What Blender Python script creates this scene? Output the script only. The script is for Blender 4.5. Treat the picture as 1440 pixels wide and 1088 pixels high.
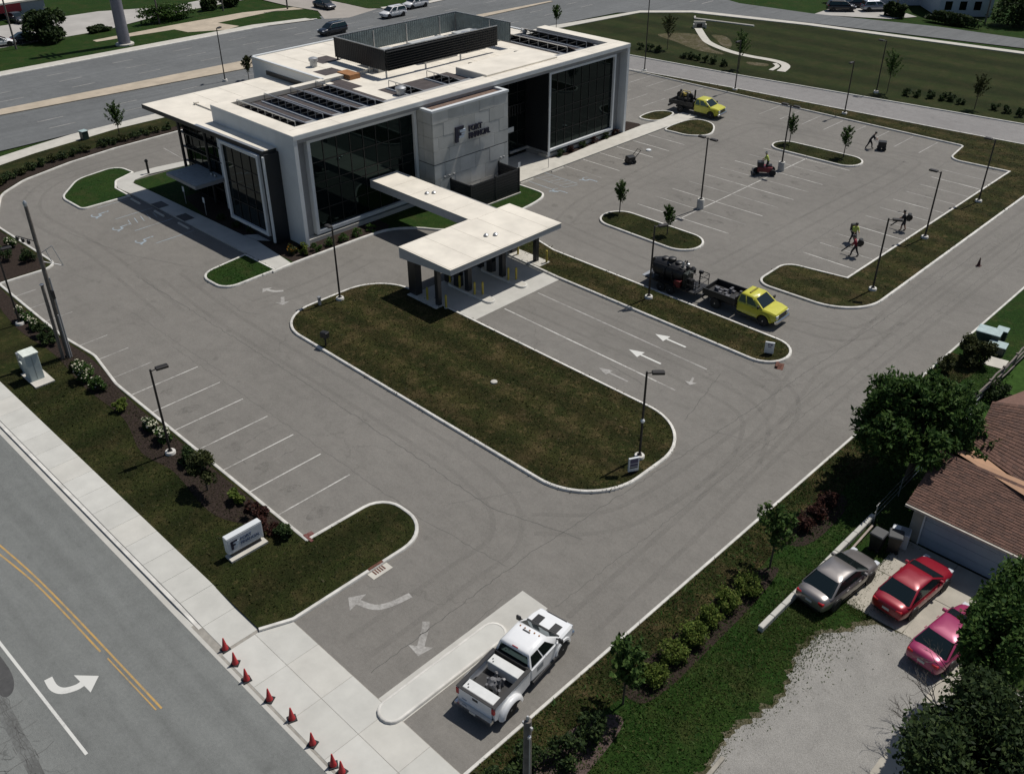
import bpy, bmesh, math, random
import numpy as np
from mathutils import Vector, Matrix, noise
R = math.radians
random.seed(7); RNG = np.random.default_rng(11)
for o in list(bpy.data.objects): bpy.data.objects.remove(o)
sc = bpy.context.scene
COL = sc.collection
# ---------------------------------------------------------------- camera
# world frame: metres, z up; +Y runs along the long front of the building, +X out of that front
cam = bpy.data.objects.new('camera', bpy.data.cameras.new('camera')); COL.objects.link(cam)
PITCH, ROLL, YAW = 0.575831, -0.002062, -0.776605
fw = Vector((math.sin(YAW)*math.cos(PITCH), math.cos(YAW)*math.cos(PITCH), -math.sin(PITCH)))
rt = Vector((math.cos(YAW), -math.sin(YAW), 0)); up = rt.cross(fw)
rt2 = rt*math.cos(ROLL)+up*math.sin(ROLL); up2 = up*math.cos(ROLL)-rt*math.sin(ROLL)
m = Matrix((rt2, up2, -fw)).transposed().to_4x4(); m.translation = (0, 0, 33)
cam.matrix_world = m
cam.data.sensor_fit = 'HORIZONTAL'; cam.data.sensor_width = 36
cam.data.lens = 36*1328.05/1440; cam.data.clip_start = .5; cam.data.clip_end = 1500
sc.camera = cam
# ---------------------------------------------------------------- sky and sun
SUN_EL, SUN_PHI = R(62), R(7)            # high sun, almost straight along +Y
sd = Vector((math.sin(SUN_PHI)*math.cos(SUN_EL), math.cos(SUN_PHI)*math.cos(SUN_EL), math.sin(SUN_EL)))
w = bpy.data.worlds.new('World'); sc.world = w; w.use_nodes = True
nt = w.node_tree; sky = nt.nodes.new('ShaderNodeTexSky'); sky.sky_type = 'NISHITA'; sky.sun_disc = False
sky.sun_elevation = SUN_EL; sky.sun_rotation = SUN_PHI
sky.dust_density = 1.0
nt.links.new(sky.outputs[0], nt.nodes['Background'].inputs[0]); nt.nodes['Background'].inputs[1].default_value = .056
sl = bpy.data.lights.new('sun', 'SUN'); sl.energy = 3.9; sl.angle = R(.53); sl.color = (1, .955, .89)
so = bpy.data.objects.new('sun', sl); COL.objects.link(so); so.location = (0, 0, 60)
so.rotation_euler = sd.to_track_quat('Z', 'Y').to_euler()
vs = sc.view_settings; vs.view_transform = 'Standard'; vs.look = 'None'; vs.gamma = 1; vs.use_curve_mapping = False; vs.exposure = 0
# ---------------------------------------------------------------- materials
MATS = {}
def nodes(name):
    ma = bpy.data.materials.new(name); ma.use_nodes = True
    return ma, ma.node_tree, ma.node_tree.nodes['Principled BSDF']
def tx(t, scale=1.0, kind='Object'):
    tc = t.nodes.new('ShaderNodeTexCoord'); mp = t.nodes.new('ShaderNodeMapping')
    t.links.new(tc.outputs[kind], mp.inputs[0])
    mp.inputs['Scale'].default_value = scale if isinstance(scale, tuple) else (scale,)*3
    return mp.outputs[0]
def noi(t, vec, sc_, det=4, rough=.55):
    n = t.nodes.new('ShaderNodeTexNoise'); n.inputs['Scale'].default_value = sc_; n.inputs['Detail'].default_value = det; n.inputs['Roughness'].default_value = rough
    t.links.new(vec, n.inputs['Vector']); return n.outputs['Fac']
def ramp(t, fac, stops):
    r = t.nodes.new('ShaderNodeValToRGB'); e = r.color_ramp.elements
    while len(e) < len(stops): e.new(.5)
    for k, (p, c) in enumerate(stops):
        e[k].position = p; e[k].color = (*c, 1) if len(c) == 3 else c
    t.links.new(fac, r.inputs[0]); return r.outputs[0]
def mix(t, fac, a, b, typ='MIX'):
    n = t.nodes.new('ShaderNodeMixRGB'); n.blend_type = typ
    for i, v in ((0, fac), (1, a), (2, b)):
        if isinstance(v, (int, float)): n.inputs[i].default_value = v
        elif isinstance(v, tuple): n.inputs[i].default_value = (*v, 1)
        else: t.links.new(v, n.inputs[i])
    return n.outputs[0]
def bump(t, b, h, strength, dist=.02):
    n = t.nodes.new('ShaderNodeBump'); n.inputs['Strength'].default_value = strength; n.inputs['Distance'].default_value = dist
    t.links.new(h, n.inputs['Height']); t.links.new(n.outputs[0], b.inputs['Normal'])
def g(v): return (v, v, v)
def M(name, col, rough=.6, var=.18, scale=3.0, metal=0, spec=.5, bmp=0, bscale=40, coat=0):
    if name in MATS: return MATS[name]
    ma, t, b = nodes(name)
    v = tx(t); n1 = noi(t, v, scale, 5, .6)
    lo = tuple(c*(1-var) for c in col); hi = tuple(min(1, c*(1+var)) for c in col)
    c = ramp(t, n1, [(.3, lo), (.7, hi)])
    t.links.new(c, b.inputs['Base Color'])
    b.inputs['Roughness'].default_value = rough; b.inputs['Metallic'].default_value = metal
    b.inputs['Specular IOR Level'].default_value = spec; b.inputs['Coat Weight'].default_value = coat; b.inputs['Coat Roughness'].default_value = .06
    if bmp: bump(t, b, noi(t, v, bscale, 3), bmp)
    MATS[name] = ma; return ma
def asphalt(name, col, mott=.22, crack=.5, streak=None, cscale=.13):
    ma, t, b = nodes(name); v = tx(t)
    big = noi(t, v, .12, 5, .6); mid = noi(t, v, 1.1, 5, .65); fine = noi(t, v, 28, 3, .7); spk = noi(t, v, 70, 2, .6)
    base = ramp(t, big, [(.28, tuple(c*(1-mott*.8) for c in col)), (.5, col), (.75, tuple(c*(1+mott*.55) for c in col))])
    base = mix(t, 1.0, base, ramp(t, mid, [(.28, g(.90)), (.5, g(1.0)), (.72, g(1.08))]), 'MULTIPLY')
    base = mix(t, 1.0, base, ramp(t, noi(t, tx(t, (.35, 1.6, 1)), 1.0, 5, .7), [(.3, g(.95)), (.7, g(1.04))]), 'MULTIPLY')
    base = mix(t, 1.0, base, ramp(t, noi(t, v, 6.5, 4, .7), [(.3, g(.90)), (.7, g(1.09))]), 'MULTIPLY')
    base = mix(t, 1.0, base, ramp(t, fine, [(.3, g(.78)), (.7, g(1.2))]), 'MULTIPLY')
    base = mix(t, 1.0, base, ramp(t, spk, [(.33, g(.8)), (.68, g(1.2))]), 'MULTIPLY')
    if streak:                                   # worn wheel paths along the lane
        sv = tx(t, streak); sn = noi(t, sv, 1.0, 4, .6)
        base = mix(t, .4, base, ramp(t, sn, [(.3, g(.36)), (.7, g(.64))]), 'OVERLAY')
    # hairline cracks
    wn = t.nodes.new('ShaderNodeTexNoise'); wn.inputs['Scale'].default_value = .9; wn.inputs['Detail'].default_value = 6; t.links.new(v, wn.inputs['Vector'])
    add = t.nodes.new('ShaderNodeMixRGB'); add.blend_type = 'LINEAR_LIGHT'; add.inputs[0].default_value = .9
    t.links.new(v, add.inputs[1]); t.links.new(wn.outputs['Color'], add.inputs[2])
    vo = t.nodes.new('ShaderNodeTexVoronoi'); vo.feature = 'DISTANCE_TO_EDGE'; vo.inputs['Scale'].default_value = cscale
    t.links.new(add.outputs[0], vo.inputs['Vector'])
    line = ramp(t, vo.outputs['Distance'], [(0, g(1)), (.003, g(.7)), (.007, g(0))])
    mask = ramp(t, noi(t, v, .17, 2), [(.48, g(0)), (.6, g(crack))])
    f = mix(t, 1.0, line, mask, 'MULTIPLY')
    base = mix(t, f, base, tuple(c*.45 for c in col))
    # oil and tar spots
    sp = ramp(t, noi(t, v, .75, 2, .4), [(.70, g(0)), (.78, g(.3))])
    base = mix(t, sp, base, tuple(c*.45 for c in col))
    t.links.new(base, b.inputs['Base Color']); b.inputs['Roughness'].default_value = .88; b.inputs['Specular IOR Level'].default_value = .25
    bump(t, b, fine, .35, .008); MATS[name] = ma; return ma
def lawn(name, green, olive, tan, dry=.5, stripes=None):
    ma, t, b = nodes(name)
    geo = t.nodes.new('ShaderNodeNewGeometry'); v = geo.outputs['Position']
    a = noi(t, v, .35, 6, .7); c = noi(t, v, 2.6, 5, .7); f = noi(t, v, 16, 3, .7)
    base = ramp(t, a, [(.3, green), (.52, tuple(.55*x+.45*y for x, y in zip(green, olive))), (.7, olive)])
    base = mix(t, ramp(t, c, [(.42+.25*(1-dry), g(0)), (.62+.25*(1-dry), g(.85))]), base, tan)
    base = mix(t, ramp(t, noi(t, v, .55, 4, .65), [(.5, g(0)), (.66, g(dry*1.1))]), base, tuple(x*.75 for x in tan))
    if stripes:
        wv = t.nodes.new('ShaderNodeTexWave'); wv.inputs['Scale'].default_value = stripes[0]; wv.inputs['Distortion'].default_value = 1.5; wv.bands_direction = stripes[1]
        t.links.new(v, wv.inputs['Vector'])
        base = mix(t, .6, base, ramp(t, wv.outputs['Fac'], [(.2, g(.36)), (.8, g(.64))]), 'OVERLAY')
    base = mix(t, .8, base, ramp(t, f, [(.3, g(.12)), (.7, g(.88))]), 'OVERLAY')
    base = mix(t, .5, base, ramp(t, noi(t, v, 6, 4, .7), [(.3, g(.2)), (.7, g(.8))]), 'OVERLAY')
    t.links.new(base, b.inputs['Base Color']); b.inputs['Roughness'].default_value = .95; b.inputs['Specular IOR Level'].default_value = .1
    bump(t, b, f, .9, .06); MATS[name] = ma; return ma
def leafm(name, c1, c2, c3=None, trans=.25):
    ma, t, b = nodes(name)
    geo = t.nodes.new('ShaderNodeNewGeometry')
    c = ramp(t, geo.outputs['Random Per Island'], [(0, c1), (.55, c2), (1, c3 or c2)])
    n = noi(t, geo.outputs['Position'], .9, 3)
    c = mix(t, .6, c, ramp(t, n, [(.3, g(.34)), (.7, g(.66))]), 'OVERLAY')
    t.links.new(c, b.inputs['Base Color']); b.inputs['Roughness'].default_value = .65; b.inputs['Specular IOR Level'].default_value = .15
    tr = t.nodes.new('ShaderNodeBsdfTranslucent'); t.links.new(c, tr.inputs[0])
    ms = t.nodes.new('ShaderNodeMixShader'); ms.inputs[0].default_value = trans
    t.links.new(b.outputs[0], ms.inputs[1]); t.links.new(tr.outputs[0], ms.inputs[2])
    t.links.new(ms.outputs[0], t.nodes['Material Output'].inputs[0]); MATS[name] = ma; return ma
def paintm(name, col, under, wear=.5):
    ma, t, b = nodes(name); geo = t.nodes.new('ShaderNodeNewGeometry'); v = geo.outputs['Position']
    n = noi(t, v, 5, 6, .75); n2 = noi(t, v, .5, 3)
    f = mix(t, .5, n, n2); f = ramp(t, f, [(wear-.09, g(0)), (wear+.09, g(1))])
    t.links.new(mix(t, f, under, col), b.inputs['Base Color']); b.inputs['Roughness'].default_value = .75; MATS[name] = ma; return ma
def glassm(name, col=(.003, .005, .0055), rough=.03):
    ma, t, b = nodes(name); b.inputs['Base Color'].default_value = (*col, 1); b.inputs['Roughness'].default_value = rough
    b.inputs['Specular IOR Level'].default_value = .24; b.inputs['Specular Tint'].default_value = (.62, 1, .95, 1); v = tx(t); bump(t, b, noi(t, v, .7, 2), .02, .05); MATS[name] = ma; return ma
ASP = asphalt('asphalt_lot', (.172, .163, .148), .16, .3)
ASPS = asphalt('asphalt_street', (.156, .163, .157), .08, .12, (.06, .9, 1))
ASPH = asphalt('asphalt_highway', (.130, .136, .138), .16, .3, (1.3, .035, 1))
ASPO = asphalt('asphalt_old', (.168, .175, .168), .2, 1.0, None, .28)
CONC = M('concrete', (.44, .43, .395), .85, .09, .8, bmp=.2, bscale=30)
CONC2 = M('concrete_pale', (.47, .45, .40), .85, .1, 1.2, bmp=.2, bscale=30)
KERB = M('kerb_concrete', (.57, .555, .515), .85, .2, 1.6, bmp=.25, bscale=25)
TANC = M('concrete_tan', (.40, .34, .26), .85, .16, .5, bmp=.2, bscale=30)
FARC = M('concrete_far_lot', (.36, .345, .32), .85, .12, .3, bmp=.2, bscale=10)
GRAV = None
LAWN = lawn('lawn_site', (.012, .019, .004), (.029, .029, .009), (.072, .056, .024), .40, (.09, 'X'))
LAWND = lawn('lawn_dry', (.014, .021, .005), (.038, .034, .011), (.105, .076, .036), .50, (.11, 'Y'))
LAWNG = lawn('lawn_green', (.011, .033, .005), (.023, .044, .008), (.07, .06, .025), .3)
MULCH = M('mulch', (.030, .022, .018), .95, .6, 9, bmp=1.0, bscale=25, spec=.1)
PAINT = paintm('paint_white_worn', (.50, .49, .46), (.2, .19, .175), .47)
PAINTF = paintm('paint_white_faded', (.38, .37, .35), (.195, .186, .172), .51)
PAINTN = paintm('paint_white_fresh', (.56, .56, .53), (.3, .3, .29), .38)
PAINTY = paintm('paint_yellow', (.44, .27, .08), (.2, .18, .13), .45)
PAINTB = paintm('paint_blue', (.27, .33, .38), (.19, .185, .175), .48)
PAINTR = paintm('paint_red_worn', (.12, .018, .014), (.17, .13, .115), .45)
WHITE = M('white_panel', (.60, .625, .635), .5, .05, 1.0)
ROOFM = M('roof_membrane', (.68, .635, .55), .7, .12, .45, bmp=.1, bscale=8)
GREYP = M('grey_panel', (.26, .265, .27), .55, .08, 1.0)
DARKM = M('dark_metal', (.016, .017, .019), .45, .15, 3)
BRONZE = M('dark_bronze', (.02, .017, .015), .5, .2, 3)
BLACK = M('black_panel', (.012, .014, .017), .4, .2, 1)
STONE = M('stone_panel', (.46, .46, .435), .75, .12, .7, bmp=.12, bscale=20)
STONE2 = M('stone_panel_pale', (.51, .51, .485), .75, .12, .7, bmp=.12, bscale=20)
GLASS = glassm('dark_glass')
STEEL = M('galvanised_steel', (.42, .43, .44), .4, .12, 3, metal=.6)
ALU = M('brushed_aluminium', (.6, .61, .62), .35, .1, 5, metal=.8)
WOOD = M('weathered_pole', (.13, .115, .10), .85, .3, 4, bmp=.4)
RUBBER = M('tyre_rubber', (.012, .012, .012), .8, .2, 6)
YELB = M('bollard_yellow', (.42, .33, .05), .55, .2, 3)
RUST = M('rusty_iron', (.10, .035, .02), .8, .4, 6)
TRUNK = M('bark', (.07, .055, .042), .9, .3, 6, bmp=.4)
# ---------------------------------------------------------------- mesh helpers
class MB:
    def __init__(s): s.v = []; s.f = []; s.mi = []
    def add(s, vs, fs, mi=0):
        k = len(s.v); s.v += [tuple(p) for p in vs]
        for f in fs: s.f.append(tuple(i+k for i in f)); s.mi.append(mi)
        return s
    def box(s, x0, x1, y0, y1, z0, z1, mi=0, rot=None, at=None):
        vs = [(x, y, z) for z in (z0, z1) for y in (y0, y1) for x in (x0, x1)]
        if rot is not None:
            c = Vector(at if at else ((x0+x1)/2, (y0+y1)/2, (z0+z1)/2)); vs = [c+rot@(Vector(p)-c) for p in vs]
        return s.add(vs, [(0, 2, 3, 1), (4, 5, 7, 6), (0, 1, 5, 4), (2, 6, 7, 3), (0, 4, 6, 2), (1, 3, 7, 5)], mi)
    def bbox(s, x0, x1, y0, y1, z0, z1, b=.03, mi=0):      # box with all edges chamfered on top and sides
        vs = []
        for z, i in ((z0, 0), (z1-b, 0), (z1, b)):
            vs += [(x0+i+b, y0+i, z), (x1-i-b, y0+i, z), (x1-i, y0+i+b, z), (x1-i, y1-i-b, z), (x1-i-b, y1-i, z), (x0+i+b, y1-i, z), (x0+i, y1-i-b, z), (x0+i, y0+i+b, z)]
        fs = [tuple(range(7, -1, -1)), tuple(range(16, 24))]
        for r in (0, 8):
            for k in range(8): fs.append((r+k, r+(k+1) % 8, r+8+(k+1) % 8, r+8+k))
        return s.add(vs, fs, mi)
    def tube(s, pts, r, n=8, mi=0, cap=True):
        pts = [Vector(p) for p in pts]; rs = r if isinstance(r, (list, tuple)) else [r]*len(pts); vs = []; fs = []
        for k, p in enumerate(pts):
            d = (pts[min(k+1, len(pts)-1)]-pts[max(k-1, 0)]).normalized()
            a = d.cross(Vector((0, 0, 1)) if abs(d.z) < .9 else Vector((1, 0, 0))).normalized(); b = d.cross(a)
            for j in range(n):
                t = 2*math.pi*(j+.5)/n; vs.append(p+(a*math.cos(t)+b*math.sin(t))*rs[k])
        for k in range(len(pts)-1):
            for j in range(n): fs.append((k*n+j, k*n+(j+1) % n, (k+1)*n+(j+1) % n, (k+1)*n+j))
        if cap: fs += [tuple(range(n-1, -1, -1)), tuple(range((len(pts)-1)*n, len(pts)*n))]
        return s.add(vs, fs, mi)
    def lathe(s, prof, c=(0, 0, 0), n=16, axis='z', mi=0):  # prof [(r, h)]
        vs = []; fs = []
        for r, h in prof:
            for j in range(n):
                t = 2*math.pi*j/n; p = (r*math.cos(t), r*math.sin(t), h)
                p = {'z': p, 'y': (p[0], p[2], p[1]), 'x': (p[2], p[0], p[1])}[axis]
                vs.append((p[0]+c[0], p[1]+c[1], p[2]+c[2]))
        for k in range(len(prof)-1):
            for j in range(n): fs.append((k*n+j, k*n+(j+1) % n, (k+1)*n+(j+1) % n, (k+1)*n+j))
        fs += [tuple(range(n-1, -1, -1)), tuple(range((len(prof)-1)*n, len(prof)*n))]
        return s.add(vs, fs, mi)
    def prism(s, pts, z0, z1, mi=0):
        n = len(pts); vs = [(x, y, z0) for x, y in pts]+[(x, y, z1) for x, y in pts]
        return s.add(vs, [tuple(range(n-1, -1, -1)), tuple(range(n, 2*n))]+[(k, (k+1) % n, n+(k+1) % n, n+k) for k in range(n)], mi)
    def mesh(s, name, mats, smooth=0):
        me = bpy.data.meshes.new(name); me.from_pydata(s.v, [], s.f); mats = mats if isinstance(mats, (list, tuple)) else [mats]
        for q in mats: me.materials.append(q)
        if len(mats) > 1: me.polygons.foreach_set('material_index', s.mi)
        bm = bmesh.new(); bm.from_mesh(me); bmesh.ops.recalc_face_normals(bm, faces=bm.faces); bm.to_mesh(me); bm.free()
        if smooth:
            me.shade_smooth(); me.set_sharp_from_angle(angle=R(smooth))
        return me
    def build(s, name, mats, parent=None, smooth=0):
        return link(name, s.mesh(name, mats, smooth), parent)
def link(name, me, parent=None):
    o = bpy.data.objects.new(name, me); COL.objects.link(o)
    if parent: o.parent = parent
    return o
def tag(o, label=None, cat=None, group=None, kind=None):
    for k, v in (('label', label), ('category', cat), ('group', group), ('kind', kind)):
        if v: o[k] = v
    return o
def thing(name, label, cat, loc=(0, 0, 0), rz=0, group=None):
    o = bpy.data.objects.new(name, None); COL.objects.link(o); o.empty_display_size = .3
    o.location = loc if len(loc) == 3 else (*loc, 0); o.rotation_euler = (0, 0, rz); return tag(o, label, cat, group)
def copytree(src, parent=None):
    c = src.copy(); COL.objects.link(c); c.parent = parent
    for ch in src.children: copytree(ch, c)
    return c
def ccw(p):
    a = sum(p[k][0]*p[(k+1) % len(p)][1]-p[(k+1) % len(p)][0]*p[k][1] for k in range(len(p)))
    return list(p) if a > 0 else list(reversed(p))
def rounded(corners):                      # corners (x, y, radius) -> outline with arcs
    out = []; n = len(corners)
    for k in range(n):
        x, y, r = corners[k]; p = Vector((x, y)); a = Vector(corners[k-1][:2]); b = Vector(corners[(k+1) % n][:2])
        if r <= 0: out.append((x, y)); continue
        u = (a-p).normalized(); v = (b-p).normalized(); ang = math.acos(max(-1, min(1, u.dot(v))))
        d = min(r/math.tan(ang/2), (a-p).length*.499, (b-p).length*.499); rr = d*math.tan(ang/2)
        c = p+(u+v).normalized()*(rr/math.sin(ang/2)); s0 = p+u*d-c; s1 = p+v*d-c
        a0 = math.atan2(s0.y, s0.x); a1 = math.atan2(s1.y, s1.x); da = (a1-a0+math.pi) % (2*math.pi)-math.pi
        st = max(3, int(abs(da)*max(rr, .5)/.45)+2); st = min(st, 16)
        for j in range(st+1):
            t = a0+da*j/st; out.append((c.x+rr*math.cos(t), c.y+rr*math.sin(t)))
    return out
def spline(pts, closed=True, st=5):
    out = []; n = len(pts)
    for k in range(n if closed else n-1):
        P = [Vector(pts[(k+j) % n] if closed else pts[max(0, min(n-1, k+j))]) for j in (-1, 0, 1, 2)]
        for j in range(st):
            t = j/st; q = .5*((2*P[1])+(P[2]-P[0])*t+(2*P[0]-5*P[1]+4*P[2]-P[3])*t*t+(3*P[1]-P[0]-3*P[2]+P[3])*t**3); out.append((q.x, q.y))
    if not closed: out.append(tuple(pts[-1]))
    return out
def offset(path, d, closed=True):          # positive d moves to the left of the path
    out = []; n = len(path)
    for k in range(n):
        p = Vector(path[k]); a = Vector(path[k-1]) if closed or k > 0 else None; b = Vector(path[(k+1) % n]) if closed or k < n-1 else None
        e = [q.normalized() for q in ((p-a) if a is not None else None, (b-p) if b is not None else None) if q is not None and q.length > 1e-6]
        ns = [Vector((-q.y, q.x)) for q in e]; mm = sum(ns, Vector((0, 0)))
        if mm.length < 1e-6: mm = ns[0]
        mm.normalize(); out.append(tuple(p+mm*(d/max(.35, mm.dot(ns[0])))))
    return out
def sheet(name, pts, z, mat, label=None, cat=None, parent=None, kind='structure', skirt=0):
    pts = ccw(pts); b = MB(); n = len(pts)
    b.add([(x, y, z) for x, y in pts], [tuple(range(n))])
    if skirt: b.add([(x, y, z) for x, y in pts]+[(x, y, z-skirt) for x, y in pts], [(k+n, (k+1) % n+n, (k+1) % n, k) for k in range(n)])
    o = b.build(name, mat, parent)
    bm = bmesh.new(); bm.from_mesh(o.data); bmesh.ops.triangulate(bm, faces=[f for f in bm.faces if len(f.verts) > 4]); bm.to_mesh(o.data); bm.free()
    if not parent: tag(o, label, cat, kind=kind)
    return o
def kerbmesh(path, closed=True, w=.2, h=.15, z=0, mat=None, name='kerb', parent=None):   # grows to the left of the path
    prof = [(0, -.03), (.012, h-.025), (.035, h), (w-.015, h), (w, h-.02), (w, -.03)]
    rows = [offset(path, d, closed) for d, _ in prof]; n = len(path); b = MB(); vs = []
    for k in range(n): vs += [(rows[j][k][0], rows[j][k][1], z+prof[j][1]) for j in range(6)]
    fs = [(k*6+j, ((k+1) % n)*6+j, ((k+1) % n)*6+j+1, k*6+j+1) for k in range(n if closed else n-1) for j in range(5)]
    if not closed: fs += [tuple(range(5, -1, -1)), tuple(range((n-1)*6, n*6))]
    b.add(vs, fs); return b.build(name, mat or KERB, parent, 50)
def island(name, outline, mat, label, cat='island', z=.115, w=.2, h=.15, kerb=True):
    outline = ccw(outline); o = sheet(name, offset(outline, w*.6), z, mat, label, cat)
    if kerb: kerbmesh(outline, True, w, h, parent=o)
    LAWNS.append((outline, mat)); return o
LAWNS = []
def rib(path, wd, z, b=None, mi=0):
    b = b or MB(); L = offset(path, wd/2, False); Rr = offset(path, -wd/2, False); n = len(path)
    return b.add([(x, y, z) for x, y in L]+[(x, y, z) for x, y in Rr], [(n+k, n+k+1, k+1, k) for k in range(n-1)], mi)
def lightmesh(v, f, name, mat, parent=None):
    me = bpy.data.meshes.new(name); nv = len(v); nf = len(f); k = f.shape[1]
    me.vertices.add(nv); me.vertices.foreach_set('co', v.astype(np.float32).ravel())
    me.loops.add(nf*k); me.loops.foreach_set('vertex_index', f.astype(np.int32).ravel())
    me.polygons.add(nf); me.polygons.foreach_set('loop_start', np.arange(0, nf*k, k, dtype=np.int32))
    me.update(); me.validate(); me.materials.append(mat); return link(name, me, parent)
def leaves(cent, size, name, mat, parent=None, upb=.5, aspect=1.9, droop=None):
    n = len(cent); d = RNG.normal(size=(n, 3)); d[:, 2] = np.abs(d[:, 2])*.6+upb; d /= np.linalg.norm(d, axis=1)[:, None]    # normals
    a = RNG.normal(size=(n, 3)) if droop is None else droop; a -= d*(a*d).sum(1)[:, None]; a /= np.linalg.norm(a, axis=1)[:, None]+1e-9
    b = np.cross(d, a); s = (size*RNG.uniform(.6, 1.3, n))[:, None]
    v = np.stack([cent-a*s*.5*aspect/1.4, cent+b*s*.36, cent+a*s*.5*aspect/1.4, cent-b*s*.36], 1).reshape(-1, 3)
    return lightmesh(v, np.arange(n*4).reshape(n, 4), name, mat, parent)
def textmesh(s, size, depth, mat, name, parent, loc, rot, bold=0, xs=1.0, align='LEFT'):
    cu = bpy.data.curves.new(name, 'FONT'); cu.body = s; cu.size = size; cu.extrude = depth; cu.offset = bold; cu.align_x = align
    t = bpy.data.objects.new(name, cu); COL.objects.link(t); bpy.context.view_layer.update()
    me = bpy.data.meshes.new_from_object(t.evaluated_get(bpy.context.evaluated_depsgraph_get())); COL.objects.unlink(t); bpy.data.objects.remove(t)
    me.materials.clear(); me.materials.append(mat); o = link(name, me, parent); o.location = loc; o.rotation_euler = rot; o.scale = (xs, 1, 1); return o

# ================================================================ SETTING
def gravelm():
    ma, t, b = nodes('gravel'); v = tx(t)
    vo = t.nodes.new('ShaderNodeTexVoronoi'); vo.inputs['Scale'].default_value = 34; t.links.new(v, vo.inputs['Vector'])
    c = ramp(t, vo.outputs['Color'], [(0, (.20, .193, .178)), (.5, (.255, .247, .23)), (1, (.31, .30, .28))])
    c = mix(t, .5, c, ramp(t, noi(t, v, .8, 5), [(.3, g(.38)), (.7, g(.6))]), 'OVERLAY')
    c = mix(t, ramp(t, noi(t, v, .55, 6, .75), [(.62, g(0)), (.74, g(.6))]), c, (.10, .09, .075))
    t.links.new(c, b.inputs['Base Color']); b.inputs['Roughness'].default_value = .95
    bump(t, b, vo.outputs['Distance'], .6, .03); MATS['gravel'] = ma; return ma
GRAV = gravelm()
sheet('ground', [(-420, -160), (160, -160), (160, 420), (-420, 420)], -.10, LAWNG, 'grassy ground under and beyond the whole site', 'ground')
sheet('street', [(-112, -14), (30, -14), (30, 11.3), (-112, 11.3)], 0, ASPS, 'grey side street in the lower left corner with yellow double line', 'street')
street_old = sheet('old_street_lane', [(-80, -14), (30, -14), (30, 3.2), (-20, 3.9), (-30, 4.35), (-80, 4.3)], .004, ASPO, 'older cracked lane of the side street in the bottom left corner', 'road')
lot = sheet('parking_lot', [(-98.6, 14.72), (-17.2, 14.72), (-17.2, 112), (-30, 112), (-98.6, 103)], 0, ASP, 'worn grey asphalt of the parking lot and its driveways', 'parking lot')
sheet('highway', [(-135.2, -80), (-105.6, -80), (-105.6, 30), (-106, 60), (-103.6, 114), (-102.3, 129), (-93, 139.3), (-75, 144.3), (-44, 150.9), (20, 158), (20, 164), (-46, 156.6), (-60, 155.5), (-79, 150.5), (-92, 149.3), (-100, 152), (-112, 190), (-135.2, 260)], .002, ASPH, 'wide grey highway running behind the building across the top', 'road')
sheet('access_road', [(-104, 98.5), (-82, 102.0), (-78.2, 102.2), (-62.9, 104.6), (-38.7, 106.7), (-29.7, 107.6), (20, 112.6), (20, 121), (-32.2, 114.4), (-66.4, 109.8), (-82.8, 108.2), (-104, 105.2)], .004, asphalt('asphalt_access', (.215, .208, .203), .12, .4), 'pale access road passing above the far parking row', 'road')
sheet('cross_street', [(-260, 93.2), (-146, 94.4), (-139, 95.6), (-133, 92.6), (-131, 96), (-133, 103.4), (-141, 102.2), (-260, 103)], .008, M('pale_asphalt', (.30, .275, .245), .85, .1, .4), 'pale side road joining the highway at the top', 'road')
sheet('far_parking_lot', [(-150.8, 20), (-150.4, 57), (-151.5, 66), (-154.5, 75), (-156, 93), (-162, 93), (-160, 80), (-165, 70), (-167, 20)], -.02, FARC, 'pale concrete lot in front of the red shop at top left', 'parking lot')
# ---- cracked streaks and patch on the old lane
def wander(path, step=.35, amp=.08, seed=0):
    rr = random.Random(seed); out = []
    for a, b in zip(path, path[1:]):
        n = max(1, int(math.dist(a, b)/step))
        for k in range(n):
            t = k/n; out.append((a[0]+(b[0]-a[0])*t+rr.uniform(-amp, amp), a[1]+(b[1]-a[1])*t+rr.uniform(-amp, amp)))
    return out+[path[-1]]
TAR = M('crack_tar', (.055, .054, .052), .9, .3, 4)
TARL = M('crack_faint', (.095, .092, .085), .9, .25, 4)
def cracks(name, paths, wd, z, mat, parent):
    b = MB()
    for k, p in enumerate(paths): rib(wander(p, .3, .07, k), wd*random.uniform(.6, 1.3), z, b)
    o = b.build(name, mat, parent); o['kind'] = 'stuff'; return o
ck = []
for k in range(60):
    x = -38+k*.21; y = 3.75-.012*k+random.gauss(0, .22); a = random.uniform(0, 6.28); l = random.uniform(.3, .9)
    ck.append([(x, y), (x+l*math.cos(a), y+l*.6*math.sin(a))])
for k in range(4): ck.append([(-39, 3.9-.12*k), (-33, 3.7-.1*k), (-27, 3.3-.14*k)])
for x in (-35.2, -33.4, -31.9, -30.4): ck.append([(x, 4.3), (x+.1, 1.5), (x+.4, -2)])
for k in range(30):
    x = -34.5+k*.2; y = 2.2+random.gauss(0, .2); a = random.uniform(0, 6.28); ck.append([(x, y), (x+.6*math.cos(a), y+.35*math.sin(a))])
cracks('crack', ck, .018, .010, M('crack_soft', (.085, .085, .082), .9, .3, 4), street_old)
for pts in ([(-40, 4.05), (-36, 3.95), (-33, 3.75), (-30, 3.5), (-26, 3.2), (-26, 2.75), (-30, 3.0), (-33.5, 3.25), (-36, 3.4), (-40, 3.5)], [(-36, 2.6), (-33.4, 2.55), (-31, 2.2), (-28, 1.8), (-28, 1.4), (-31, 1.75), (-33.6, 2.05), (-36, 2.1)]):
    sheet('worn_band', spline(pts), .007, paintm('alligator_cracks', (.085, .087, .083), (.15, .156, .15), .5), parent=street_old)
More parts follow.
